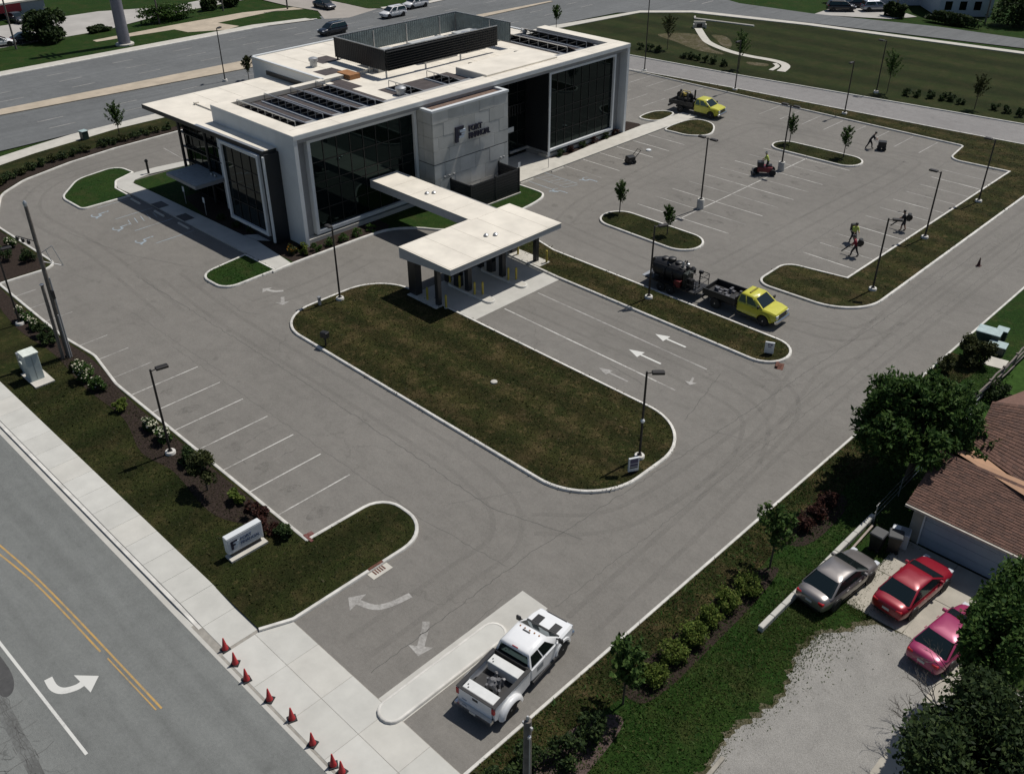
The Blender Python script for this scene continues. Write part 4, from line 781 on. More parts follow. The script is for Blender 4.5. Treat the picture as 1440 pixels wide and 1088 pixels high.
# ================================================================ VEHICLES
def rebase(o, base):
    base = Vector(base); o.location = o.location+base
    for c in o.children: c.location = c.location-base
rebase(B, (-68.5, 60, 0)); rebase(S, (-75.5, 64, 8.95)); rebase(E_, (-59.7, 57.3, 0)); rebase(C_, (-48, 45.7, 0))
CGL = glassm('car_glass', (.008, .011, .012), .06); CGL.node_tree.nodes['Principled BSDF'].inputs['Specular IOR Level'].default_value = .8
TRIM = M('black_trim', (.014, .014, .015), .5, .1); CHR = M('chrome', (.6, .6, .6), .2, .05, metal=1.0); REDL = M('tail_lens', (.35, .01, .015), .25, .1); LENS = M('head_lens', (.55, .57, .6), .15, .05); PLATE = M('plate_white', (.5, .5, .48), .5, .05)
def carpaint(name, col, metal=.25): return M(name, col, .32, .03, 1.5, metal=metal, coat=.6)
def arch(cx, r, z0, n=9):       # lower edge points across a wheel arch, from rear to front
    a = math.asin(min(.95, (z0-.34)/r)) if z0 < .34 else 0
    return [(cx-r*math.cos(t), .34+r*math.sin(t)) for t in np.linspace(a, math.pi-a, n)]
def slab_body(outline, w, bev, name, mat, parent, taper=0):
    n = len(outline); b = MB(); inn = offset(outline, bev*.9, True) if sum(outline[k][0]*outline[(k+1) % n][1]-outline[(k+1) % n][0]*outline[k][1] for k in range(n)) > 0 else offset(outline, -bev*.9, True)
    vs = []
    L_ = max(abs(x) for x, z in outline)
    tp = lambda x, y: y*(1-taper*max(0, (abs(x)-L_*.62)/(L_*.38))**2)
    for y, o in ((-w, inn), (-w+bev, outline), (w-bev, outline), (w, inn)): vs += [(x, tp(x, y), z) for x, z in o]
    fs = [tuple(range(n)), tuple(range(4*n-1, 3*n-1, -1))]
    for r_ in range(3): fs += [(r_*n+k, (r_+1)*n+k, (r_+1)*n+(k+1) % n, r_*n+(k+1) % n) for k in range(n)]
    b.add(vs, fs); return b.build(name, mat, parent, 35)
def wheel(parent, x, y, r=.33, w=.22, rim=None):
    s = 1 if y > 0 else -1; t = MB(); t.lathe([(r*.62, -w/2), (r*.94, -w/2), (r, -w/2+.03), (r, w/2-.03), (r*.94, w/2), (r*.62, w/2)], (0, 0, 0), 20, 'y'); o = t.build('wheel', RUBBER, parent, 40); o.location = (x, y, r)
    q = MB(); q.lathe([(r*.63, s*w*.30), (r*.6, s*w*.46), (r*.2, s*w*.40), (r*.12, s*w*.5)], (0, 0, 0), 16, 'y'); q.build('rim', rim or ALU, o, 30); return o
def quadpatch(c4, u0, u1, v0, v1, lift, name, mat, parent):
    a, b_, c_, d = [Vector(p) for p in c4]; n = (b_-a).cross(d-a).normalized()
    f = lambda u, v: (a*(1-u)+b_*u)*(1-v)+(d*(1-u)+c_*u)*v+n*lift
    m_ = MB(); m_.add([f(u0, v0), f(u1, v0), f(u1, v1), f(u0, v1)], [(0, 1, 2, 3)]); return m_.build(name, mat, parent)
def cabin(parent, mat, zb, zt, xb0, xb1, xt0, xt1, wb, wt, sides, rear=(.08, .92, .1, .9), fr=(.06, .94, .06, .94)):
    """greenhouse from base ring to roof; sides = list of (u0,u1) windows along the side"""
    zs_ = zb+(zt-zb)*.86; b = MB(); vs = []
    def ring(x0, x1, w_, z): return [(x0, -w_, z), (x1, -w_, z), (x1, w_, z), (x0, w_, z)]
    r0 = ring(xb0, xb1, wb, zb); r1 = ring(xb0+(xt0-xb0)*.9, xb1+(xt1-xb1)*.9, wb+(wt-wb)*.9, zs_); r2 = ring(xt0+.06, xt1-.06, wt-.07, zt-.02); r3 = ring(xt0+.25, xt1-.3, wt-.25, zt+.015)
    vs = r0+r1+r2+r3; fs = [(k*4+j, k*4+(j+1) % 4, k*4+4+(j+1) % 4, k*4+4+j) for k in range(3) for j in range(4)]+[(12, 13, 14, 15)]
    b.add(vs, fs); o = b.build('cabin', mat, parent, 50)
    quadpatch((r0[1], r0[2], r1[2], r1[1]), *fr, .012, 'windscreen', CGL, o)
    quadpatch((r0[3], r0[0], r1[0], r1[3]), *rear, .012, 'rear_window', CGL, o)
    for u0, u1 in sides:
        quadpatch((r0[0], r0[1], r1[1], r1[0]), u0, u1, .06, .95, .012, 'side_window', CGL, o)
        quadpatch((r0[2], r0[3], r1[3], r1[2]), 1-u1, 1-u0, .06, .95, .012, 'side_window', CGL, o)
    return o
def bits(o, xf, xr, w, zh, zt_, xm, zm, plate=True):
    for s in (-1, 1):
        part('headlight', LENS, o, (xf-.16, xf+.012, s*w*.88-.16, s*w*.88+.06 if s < 0 else s*w*.88+.06, zh, zh+.14)) if False else None
        b = MB(); b.box(xf-.12, xf+.008, min(s*(w-.42), s*(w-.06)), max(s*(w-.42), s*(w-.06)), zh, zh+.13); b.build('headlight', LENS, o)
        b = MB(); b.box(xr-.012, xr+.1, min(s*(w-.38), s*(w-.05)), max(s*(w-.38), s*(w-.05)), zt_, zt_+.15); b.build('taillight', REDL, o)
        b = MB(); b.bbox(xm-.09, xm+.07, min(s*w, s*(w+.2)), max(s*w, s*(w+.2)), zm, zm+.15, .03); b.build('mirror', TRIM, o)
    if plate: part('number_plate', PLATE, o, (xr-.02, xr-.005, -.16, .16, zt_-.18, zt_-.05))
    part('grille', TRIM, o, (xf-.05, xf+.012, -w*.5, w*.5, zh-.2, zh-.03))
def loftbody(st_, mat, parent, name='body'):
    """smooth car shell: st_ rows (x, z_top, z_bottom, half width)"""
    b = MB(); vs = []; N = 0
    for x, zt_, zb_, w_ in st_:
        h = zt_-zb_
        half = [(0, zt_), (.5*w_, zt_-.005), (.80*w_, zt_-.03), (.95*w_, zt_-.14*h-.03), (w_, zt_-.38*h), (w_, zb_+.35*h), (.97*w_, zb_+.14*h), (.86*w_, zb_)]
        ring = half+[(-y, z) for y, z in reversed(half[1:])]; N = len(ring); vs += [(x, y, z) for y, z in ring]
    fs = [(k*N+j, k*N+(j+1) % N, (k+1)*N+(j+1) % N, (k+1)*N+j) for k in range(len(st_)-1) for j in range(N)]+[tuple(range(N)), tuple(range((len(st_)-1)*N, len(st_)*N))]
    b.add(vs, fs); o = b.build(name, mat, parent); o.data.shade_smooth(); m_ = o.modifiers.new('smooth', 'SUBSURF'); m_.levels = m_.render_levels = 1; return o
def house_(o, mat, zb, zt, xb0, xb1, xt0, xt1, wb, wt, pillars):
    """rounded greenhouse: body coloured shell with dark glass bands, one mesh per window"""
    def ring(x0, x1, w_, z, r_):
        pts = []
        for cx, cy, a0 in ((x1-r_, w_-r_, 0), (x0+r_, w_-r_, 90), (x0+r_, -w_+r_, 180), (x1-r_, -w_+r_, 270)):
            for k in range(5): t = R(a0+22.5*k); pts.append((cx+r_*math.cos(t), cy+r_*math.sin(t), z))
        out = []                                       # add points along the two long sides so that pillars can be cut
        for i, p in enumerate(pts):
            out.append(p)
            if i in (4, 14):
                q = pts[(i+1) % 20]; out += [tuple(Vector(p).lerp(Vector(q), k/14)) for k in range(1, 14)]
        return out
    lv = lambda f: (xb0+(xt0-xb0)*f, xb1+(xt1-xb1)*f, wb+(wt-wb)*f, zb+(zt-zb)*f)
    rows = [ring(*lv(0), .16), ring(*lv(.08), .16), ring(*lv(.86), .18), ring(xt0+.04, xt1-.05, wt-.04, zt-.035, .2), ring(xt0+.16, xt1-.2, wt-.16, zt-.004, .2), ring(xt0+.4, xt1-.45, wt-.36, zt+.012, .15)]
    n = len(rows[0]); b = MB(); b.add([p for r_ in rows for p in r_], [(k*n+j, k*n+(j+1) % n, (k+1)*n+(j+1) % n, (k+1)*n+j) for k in range(5) for j in range(n)]+[tuple(range(5*n, 6*n))])
    c = b.build('cabin', mat, o); c.data.shade_smooth(); c.data.set_sharp_from_angle(angle=R(55))
    wins = {}
    for j in range(n):
        p, q = Vector(rows[1][j]), Vector(rows[1][(j+1) % n]); nn = Vector(((q-p).y, -(q-p).x, 0)).normalized(); mx = ((p+q)/2).x; f = (mx-xb0)/(xb1-xb0)
        if nn.x > .6: kx = 'windscreen'
        elif nn.x < -.6: kx = 'rear_window'
        elif abs(nn.y) > .97:
            if any(abs(f-u) < .028 for u in pillars) or f < .07 or f > .93: continue
            kx = 'side_window%d%s' % (sum(f > u for u in pillars), 'L' if nn.y > 0 else 'R')
        else: continue
        wins.setdefault(kx, []).append(j)
    for kx, js in wins.items():
        g_ = MB(); ctr = Vector(((xb0+xb1)/2, 0, zb))
        for j in js:
            qd = [Vector(rows[1][j]), Vector(rows[1][(j+1) % n]), Vector(rows[2][(j+1) % n]), Vector(rows[2][j])]; nn = (qd[1]-qd[0]).cross(qd[3]-qd[0]).normalized()
            if nn.dot(qd[0]-ctr) < 0: nn = -nn
            g_.add([p+nn*.008 for p in qd], [(0, 1, 2, 3)])
        w_ = g_.build(kx.rstrip('LR0123456789'), CGL, c); w_.data.shade_smooth()
    return c
def car(name, label, cat, loc, rz, paint, kind='sedan', group=None, trim=None):
    o = thing(name, label, cat, loc, rz, group)
    if kind == 'sedan':
        loftbody([(-2.42, .66, .42, .58), (-2.38, .86, .32, .72), (-2.28, .98, .26, .80), (-1.95, 1.01, .24, .87), (-1.4, 1.0, .22, .90), (-.7, .98, .2, .91), (0, .97, .2, .91), (.8, .95, .2, .91), (1.2, .92, .2, .90), (1.7, .85, .22, .88), (2.1, .76, .25, .83), (2.32, .66, .3, .73), (2.40, .54, .38, .58)], paint, o)
        house_(o, paint, .93, 1.45, -1.95, 1.28, -1.02, .18, .84, .64, (.5,))
        xf, xr, zh, zt_, w, ws, ra, zw = 2.30, -2.36, .58, .72, .80, (-1.4, 1.4), .385, .33; xm, zm = .78, .98
    else:
        loftbody([(-2.34, .75, .45, .64), (-2.30, 1.0, .34, .78), (-2.2, 1.1, .30, .86), (-1.6, 1.12, .28, .92), (-.6, 1.11, .26, .93), (.4, 1.10, .26, .93), (1.1, 1.08, .26, .93), (1.7, 1.02, .28, .91), (2.1, .93, .32, .85), (2.28, .82, .36, .76), (2.36, .66, .45, .62)], paint, o)
        house_(o, paint, 1.05, 1.70, -2.3, 1.4, -1.98, .45, .88, .71, (.3, .58))
        xf, xr, zh, zt_, w, ws, ra, zw = 2.27, -2.29, .74, .92, .84, (-1.4, 1.42), .42, .36; xm, zm = .95, 1.1
        for s in (-1, 1): part('roof_rail', TRIM, o, (-1.7, .2, s*.6-.02, s*.6+.02, 1.69, 1.74))
    for s in (-1, 1):
        for x in ws:
            b = MB(); b.lathe([(ra, min(s*.6, s*.915)), (ra, max(s*.6, s*.915))], (x, 0, zw+.02), 20, 'y'); b.build('wheel_arch', TRIM, o); wheel(o, x, s*.83, zw, .21)
        b = MB(); b.bbox(xf-.26, xf+.03, min(s*(w-.32), s*(w-.04)), max(s*(w-.32), s*(w-.04)), zh, zh+.12, .03); b.build('headlight', LENS, o)
        b = MB(); b.bbox(xr-.03, xr+.14, min(s*(w-.36), s*(w-.06)), max(s*(w-.36), s*(w-.06)), zt_, zt_+.14, .03); b.build('taillight', REDL, o)
        b = MB(); b.bbox(xm-.09, xm+.06, min(s*.80, s*1.0), max(s*.80, s*1.0), zm-.04, zm+.09, .03); b.build('mirror', paint, o)
        for x in (-.75, .22): part('door_handle', paint, o, (x, x+.17, s*.915-.01, s*.915+.02, zm-.16, zm-.12))
        part('sill', TRIM, o, (-.95, .95, s*.87-.02, s*.87+.03, .19, .27))
    part('number_plate', PLATE, o, (xr-.075, xr-.055, -.17, .17, zt_-.12, zt_)); part('rear_bumper', TRIM, o, (xr-.05, xr+.1, -.55, .55, .32, .44)); part('grille', TRIM, o, (xf, xf+.09, -.45, .45, zh-.16, zh-.04))
    return o
# ---- pickups
def pickup(name, label, loc, rz, paint, crew=True, bed='box', flare=0):
    o = thing(name, label, 'truck', loc, rz); L2 = 3.15
    A = lambda x: [(p[0], p[1]+.08) for p in arch(x, .47, .24, 10)]
    xc = -.55 if crew else -.35
    bot = [(xc, .5)]+A(1.85)+[(2.62, .5)]; top = [(2.80, .55), (2.82, .95), (2.70, 1.13), (2.2, 1.23), (1.5, 1.27), (xc, 1.27)]
    slab_body(bot+top, .99, .10, 'body', paint, o, .10)
    if crew: cabin(o, paint, 1.24, 1.95, -.55, 1.72, -.38, .85, .94, .76, [(.06, .40), (.44, .80)], rear=(.06, .94, .15, .9))
    else: cabin(o, paint, 1.24, 1.92, -.35, 1.72, -.2, .85, .94, .76, [(.05, .34), (.40, .78)], rear=(.06, .94, .15, .9))
    bits(o, 3.1, 0, .97, .82, 0, 1.5, 1.3, False) if False else None
    for s in (-1, 1):
        b = MB(); b.box(2.66, 2.83, min(s*.55, s*.86), max(s*.55, s*.86), .80, 1.02); b.build('headlight', LENS, o)
        b = MB(); b.bbox(1.38, 1.5, min(s*1.02, s*1.26), max(s*1.02, s*1.26), 1.3, 1.52, .03); b.tube([(1.45, s*.9, 1.4), (1.45, s*1.1, 1.42)], .03, 6); b.build('mirror', TRIM, o)
        b = MB(); b.tube([(xc+.1, s*1.02, .42), (1.45, s*1.02, .42)], .07, 8); b.build('running_board', TRIM, o)
        for x in ((-.1, .9) if crew else (.6,)): part('door_handle', TRIM, o, (x-.35, x-.17, s*.975-.01, s*.975+.025, 1.08, 1.13))
        part('door_seam', TRIM, o, (.52, .535, s*.98-.004, s*.98+.004, .56, 1.24))
    part('grille', TRIM, o, (2.78, 2.84, -.52, .52, .74, 1.04)); b = MB(); b.bbox(2.68, 2.94, -.93, .93, .46, .70, .06); b.build('front_bumper', CHR, o)
    for s in (-1, 1):
        v_ = MB(); vs = []; fs = []
        for t in np.linspace(.15, math.pi-.15, 11):
            for dy, rr_ in ((.94, .60), (1.03, .60), (1.05, .50)): vs.append((1.85+rr_*math.cos(t), s*dy, .42+rr_*math.sin(t)))
        for i in range(10):
            for j in range(2): fs.append((i*3+j, i*3+j+1, i*3+3+j+1, i*3+3+j))
        v_.add(vs, fs); v_.build('front_flare', paint, o, 60)
    for s in (-1, 1):
        wheel(o, 1.85, s*.88, .41, .28); wheel(o, -2.1, s*(.86+flare*.6), .41, .28)
    part('chassis', TRIM, o, (-2.95, 2.6, -.45, .45, .42, .62))
    return o
WT = carpaint('truck_white', (.72, .73, .74), 0)
T = pickup('pickup_truck', 'white crew cab pickup with flared rear fenders and toolboxes in its bed', (-19.35, 20.15, 0), R(97.5), WT, True, flare=.22)
b = MB(); A2 = [(p[0], p[1]+.08) for p in arch(-2.1, .47, .24, 10)]
for s in (-1, 1):
    slab_body([(-3.05, .55)]+A2+[(-.6, .5), (-.6, 1.32), (-3.08, 1.34)], .05, .02, 'bed_side', WT, T).location = (0, s*.94, 0)
    part('bed_rail', TRIM, T, (-3.08, -.58, s*.93-.09, s*.93+.09, 1.34, 1.375))
    v_ = MB(); vs = []; fs = []
    for i, t in enumerate(np.linspace(.05, math.pi-.05, 13)):            # swept fender over the twin wheels
        for j, (dy, rr) in enumerate(((.96, .64), (1.10, .70), (1.22, .64), (1.25, .50))): vs.append((-2.1+rr*1.12*math.cos(t), s*dy, .42+rr*math.sin(t)))
    for i in range(12):
        for j in range(3): fs.append((i*4+j, i*4+j+1, i*4+4+j+1, i*4+4+j))
    v_.add(vs, fs); v_.build('fender_flare', WT, T, 60)
    part('taillight', REDL, T, (-3.12, -3.02, min(s*.86, s*1.0), max(s*.86, s*1.0), .98, 1.3))
part('bed_floor', TRIM, T, (-3.0, -.6, -.9, .9, .74, .78)); part('tailgate', WT, T, (-3.1, -3.0, -.86, .86, .66, 1.33)); part('tailgate_cap', TRIM, T, (-3.1, -2.98, -.86, .86, 1.33, 1.37)); part('bulkhead', TRIM, T, (-.64, -.56, -.9, .9, .76, 1.4))
part('rear_bumper', CHR, T, (-3.3, -3.1, -.95, .95, .5, .66)); part('number_plate', PLATE, T, (-3.315, -3.3, -.16, .16, .52, .64)); part('gate_handle', TRIM, T, (-3.115, -3.1, -.14, .14, 1.12, 1.24))
part('lower_door_stripe', M('door_grey', (.18, .2, .22), .4), T, (-.1, .35, -.995, -.982, .78, 1.06))
for x0, x1 in ((-1.25, -.75), (-2.92, -2.42)):
    b = MB(); b.bbox(x0, x1, -.82, .82, .8, 1.3, .02); tb = b.build('toolbox', M('toolbox_white', (.60, .61, .60), .4, .06), T); part('latch', TRIM, tb, (x0+.08, x0+.14, .55, .6, 1.3, 1.32), (x0+.2, x0+.26, .65, .7, 1.3, 1.32))
b = MB(); rr = random.Random(4)
for k in range(12): x, y = rr.uniform(-2.1, -1.5), rr.uniform(-.35, .4); b.tube([(x, y, .8), (x+rr.uniform(-.2, .2), y+rr.uniform(-.2, .2), rr.uniform(1.0, 1.35))], rr.uniform(.04, .1), 8)
b.lathe([(.22, .85), (.25, 1.1), (.1, 1.3)], (-1.85, .05, 0), 12); b.build('pump', M('pump_grey', (.13, .13, .135), .5, .5, 6), T, 40)
for s in (-1, 1):
    b = MB(); b.add([(1.78, s*.28, 1.275), (2.3, s*.28, 1.236), (2.3, s*.66, 1.226), (1.78, s*.66, 1.265)], [(0, 1, 2, 3)]); b.build('hood_vent', TRIM, T)
for k in range(5): part('roof_marker', M('amber_lens', (.3, .12, .02), .3), T, (.68, .74, -.5+.25*k-.03, -.5+.25*k+.03, 1.955, 1.98))
part('brake_light', REDL, T, (-.36, -.33, -.15, .15, 1.88, 1.93)); part('fuel_cap', TRIM, T, (-1.25, -1.12, .995, 1.0, 1.05, 1.18)); part('badge', CHR, T, (-3.112, -3.1, .45, .7, .8, .86))
for y_ in (-.45, .1): b = MB(); b.tube([(1.72, y_, 1.29), (1.5, y_+.4, 1.42)], .012, 4); b.build('wiper', TRIM, T)
part('cowl', TRIM, T, (1.66, 1.76, -.86, .86, 1.262, 1.285)); part('roof_light', TRIM, T, (.55, .62, -.1, .28, 1.965, 1.985))
YP = M('hi_vis_yellow', (.50, .48, .04), .38, .1, 2.5, coat=.4)
Y1 = pickup('work_truck', 'bright yellow pickup with a black open bed towing the tank trailer', (-30.35, 55.25, 0), R(2), YP, False)
DK = M('oily_black', (.012, .012, .013), .5, .3, 4)
def blackbed(o, x0=-3.2, x1=-.45):
    part('bed_floor', DK, o, (x0, x1, -1.0, 1.0, .88, .95))
    for s in (-1, 1): part('bed_side', DK, o, (x0, x1, min(s*.95, s*1.03), max(s*.95, s*1.03), .9, 1.35))
    part('headboard', DK, o, (x1-.06, x1, -1.0, 1.0, .9, 1.5)); part('tailgate', DK, o, (x0, x0+.06, -1, 1, .9, 1.3)); part('rear_bumper', DK, o, (x0-.15, x0, -.95, .95, .5, .7))
blackbed(Y1)
rr = random.Random(9); b = MB()
for k in range(14): x, y = rr.uniform(-2.8, -.8), rr.uniform(-.7, .7); b.box(x, x+rr.uniform(.15, .45), y, y+rr.uniform(.12, .3), .95, rr.uniform(1.05, 1.35))
b.build('tools', M('tool_grey', (.1, .1, .11), .5, .5, 5), Y1)
part('light_bar', M('amber_bar', (.2, .17, .02), .4), Y1, (.3, .42, -.5, .5, 1.93, 2.0))
b = MB(); b.prism([(0.5, .62), (1.45, .6), (1.5, 1.02), (.9, 1.16), (.52, .95)], -.01, .0)
gq = b.build('door_graphic', M('red_graphic', (.28, .05, .02), .5, .7, 5), Y1); gq.rotation_euler = (math.pi/2, 0, 0); gq.location = (0, -.985, 0)
Y2 = pickup('work_truck', 'bright yellow flatbed truck carrying dark machinery in the far lot', (-60.6, 92.7, 0), R(6), YP, False)
blackbed(Y2, -3.6, -.5)
b = MB(); rr = random.Random(12)
for k in range(16):
    x, y = rr.uniform(-3.2, -1.0), rr.uniform(-.75, .75); h = rr.uniform(1.3, 2.3); b.tube([(x, y, .95), (x+rr.uniform(-.3, .3), y, h)], rr.uniform(.05, .16), 8)
b.box(-2.7, -1.3, -.6, .6, .95, 1.6); b.build('machine', DK, Y2)
for x, z in ((-2.9, 1.7), (-2.1, 1.75), (-1.5, 1.7)): b = MB(); b.lathe([(.2, -.1), (.36, -.1), (.36, .1), (.2, .1)], (x, .2, z), 14, 'y'); b.build('machine_wheel', RUBBER, Y2, 40)
b = MB(); b.tube([(-2.6, -.3, 1.6), (-2.4, 0, 2.3), (-1.7, .3, 2.2), (-1.4, .4, 1.6)], .06, 6); b.box(-2.5, -1.9, -.3, .3, 1.8, 2.05); b.build('machine_frame', M('machine_yellow', (.35, .27, .05), .6, .3), Y2); b = MB(); b.tube([(-1.0, .3, 1), (-1.0, .3, 2.5)], .1, 8); b.build('stack', DK, Y2)
# ---- tank trailer
TR = thing('tank_trailer', 'black sealcoat tank trailer with rails and engine hitched behind the yellow truck', 'trailer', (-36.3, 54.75, 0), R(2))
part('deck', DK, TR, (-2.2, 2.3, -.95, .95, .62, .74))
b = MB(); b.lathe([(.3, -1.55), (.62, -1.5), (.72, -1.2), (.74, 0), (.72, .9), (.62, 1.2), (.3, 1.25)], (-.35, 0, 1.5), 22, 'x'); b.build('tank', DK, TR, 40)
for x in (-1.1, .1): b = MB(); b.lathe([(.26, 2.18), (.28, 2.3), (.2, 2.36)], (x, 0, 0), 14); b.build('hatch', DK, TR, 40)
b = MB(); b.lathe([(.3, -.15), (.36, -.15), (.36, .15), (.3, .15)], (-1.9, -.1, 1.75), 16, 'y'); b.tube([(-1.9, -.1, .7), (-1.9, -.1, 1.5)], .05, 6); b.build('hose_reel', DK, TR, 40)
b = MB(); b.bbox(.95, 1.35, -.7, .2, .74, 1.9, .04); b.build('control_box', M('dark_green_box', (.014, .02, .016), .5), TR)
b = MB(); b.bbox(.35, .9, -.95, -.6, .74, 1.25, .03); b.build('engine', M('engine_red', (.12, .012, .012), .5, .3), TR)
b = MB(); b.lathe([(.08, 0), (.1, .2), (.05, .4)], (.6, -.2, 2.15), 10); b.lathe([(.1, 0), (.12, .15), (.05, .2)], (.85, .1, 2.2), 10); b.build('valve', STEEL, TR, 40)
b = MB()
for x, y in ((1.45, -.9), (2.25, -.9), (2.25, .9), (1.45, .9)): b.tube([(x, y, .74), (x, y, 1.7)], .03, 6)
for z in (1.25, 1.7): b.tube([(1.45, -.9, z), (2.25, -.9, z), (2.25, .9, z), (1.45, .9, z)], .03, 6)
b.build('rail', DK, TR); b = MB(); b.tube([(1.9, .2, .74), (1.9, .2, 2.0)], .05, 6); b.box(1.8, 2.1, .1, .3, 1.9, 2.1); b.build('jack_post', DK, TR)
b = MB(); b.tube([(2.2, -.6, .62), (3.3, 0, .55)], .06, 6); b.tube([(2.2, .6, .62), (3.3, 0, .55)], .06, 6); b.tube([(2.9, 0, .1), (2.9, 0, .9)], .04, 6); b.build('drawbar', DK, TR)
for x in (-.7, .15):
    for s in (-1, 1): wheel(TR, x, s*.95, .36, .22)
for s in (-1, 1): b = MB(); b.add([(-1.2, s*.82, .62), (-1.1, s*.82, .86), (.55, s*.82, .86), (.65, s*.82, .62), (-1.2, s*1.08, .62), (-1.1, s*1.08, .86), (.55, s*1.08, .86), (.65, s*1.08, .62)], [(0, 1, 5, 4), (1, 2, 6, 5), (2, 3, 7, 6)]); b.build('mudguard', DK, TR)
part('rear_step', STEEL, TR, (-2.6, -2.2, -.8, .8, .6, .66))
rr = random.Random(31)
for k in range(5): b = MB(); x, y = rr.uniform(.2, 1.5), rr.uniform(-.8, .8); b.bbox(x, x+rr.uniform(.25, .5), y, y+rr.uniform(.2, .4), .74, rr.uniform(1.2, 2.0), .03); b.build('pump_box', DK, TR)
for k in range(7):
    b = MB(); x, y = rr.uniform(-1.6, 1.2), rr.choice((-.8, .8)); b.tube([(x, y, .8), (x+rr.uniform(-.3, .3), y*1.05, 1.5), (x+rr.uniform(.1, .6), y*.6, rr.uniform(2.0, 2.35)), (x+.7, y*.3, 1.9)], .04, 6); b.build('hose', DK, TR, 50)
b = MB(); b.tube([(-1.7, -.75, 2.0), (1.0, -.75, 2.05)], .03, 6); b.tube([(-1.7, -.75, .8), (-1.7, -.75, 2.0)], .03, 6); b.tube([(0, -.75, .8), (0, -.75, 2.0)], .03, 6); b.build('hand_rail', DK, TR)
b = MB(); b.lathe([(.22, 0), (.24, .35), (.1, .5)], (1.15, .35, 1.6), 10); b.lathe([(.3, 0), (.3, .25), (.2, .3)], (-.5, 0, 2.2), 12); b.build('pump_head', DK, TR, 40)
# ---- parked and passing cars
car('parked_car', 'silver sedan parked on the grass beside the low wall', 'car', (-11.95, 34.45, .12), R(84), carpaint('paint_silver', (.22, .205, .20), .6))
car('parked_car', 'bright red sedan parked on the garage pad', 'car', (-9.15, 36.45, .13), R(84), carpaint('paint_red', (.24, .004, .016), .15))
car('parked_car', 'magenta car half hidden by the big tree beside the garage', 'car', (-6.55, 34.6, .13), R(82), carpaint('paint_magenta', (.30, .03, .10), .15))
car('passing_car', 'dark suv driving on the highway behind the rooftop screen', 'car', (-123.6, 87.3, 0), R(-90), carpaint('paint_charcoal', (.016, .02, .028), .3), 'suv')
car('passing_car', 'nearer of two white suvs on the highway', 'car', (-126.3, 101.3, 0), R(-90), carpaint('paint_white', (.66, .66, .66), 0), 'suv')
car('passing_car', 'farther of two white cars on the highway, at the top edge', 'car', (-129.2, 108.6, 0), R(-90), MATS['paint_white'], 'suv')
car('passing_car', 'dark grey car waiting on the pale side road at the top', 'car', (-139.8, 97.6, .01), R(0), carpaint('paint_grey', (.06, .062, .068), .4))
car('parked_car', 'white car at the left edge of the far shop lot', 'car', (-152.2, 49.0, 0), R(80), MATS['paint_white'])
car('parked_car', 'black car beside the round tree in the far shop lot', 'car', (-151.8, 53.2, 0), R(80), carpaint('paint_black', (.012, .012, .014), .3))
car('parked_car', 'dark car parked in front of the red shop', 'car', (-166.5, 57.5, 0), R(5), MATS['paint_grey'])
car('parked_car', 'black car outside the far houses, nearest the road', 'car', (-76.6, 155.6, 0), R(40), MATS['paint_black'], 'suv')
car('parked_car', 'dark car behind the black car at the far houses', 'car', (-76.2, 160.2, 0), R(55), MATS['paint_charcoal'])
car('parked_car', 'silver suv on the far house driveway', 'car', (-72.6, 159.6, 0), R(50), carpaint('paint_silver_blue', (.30, .32, .36), .5), 'suv')
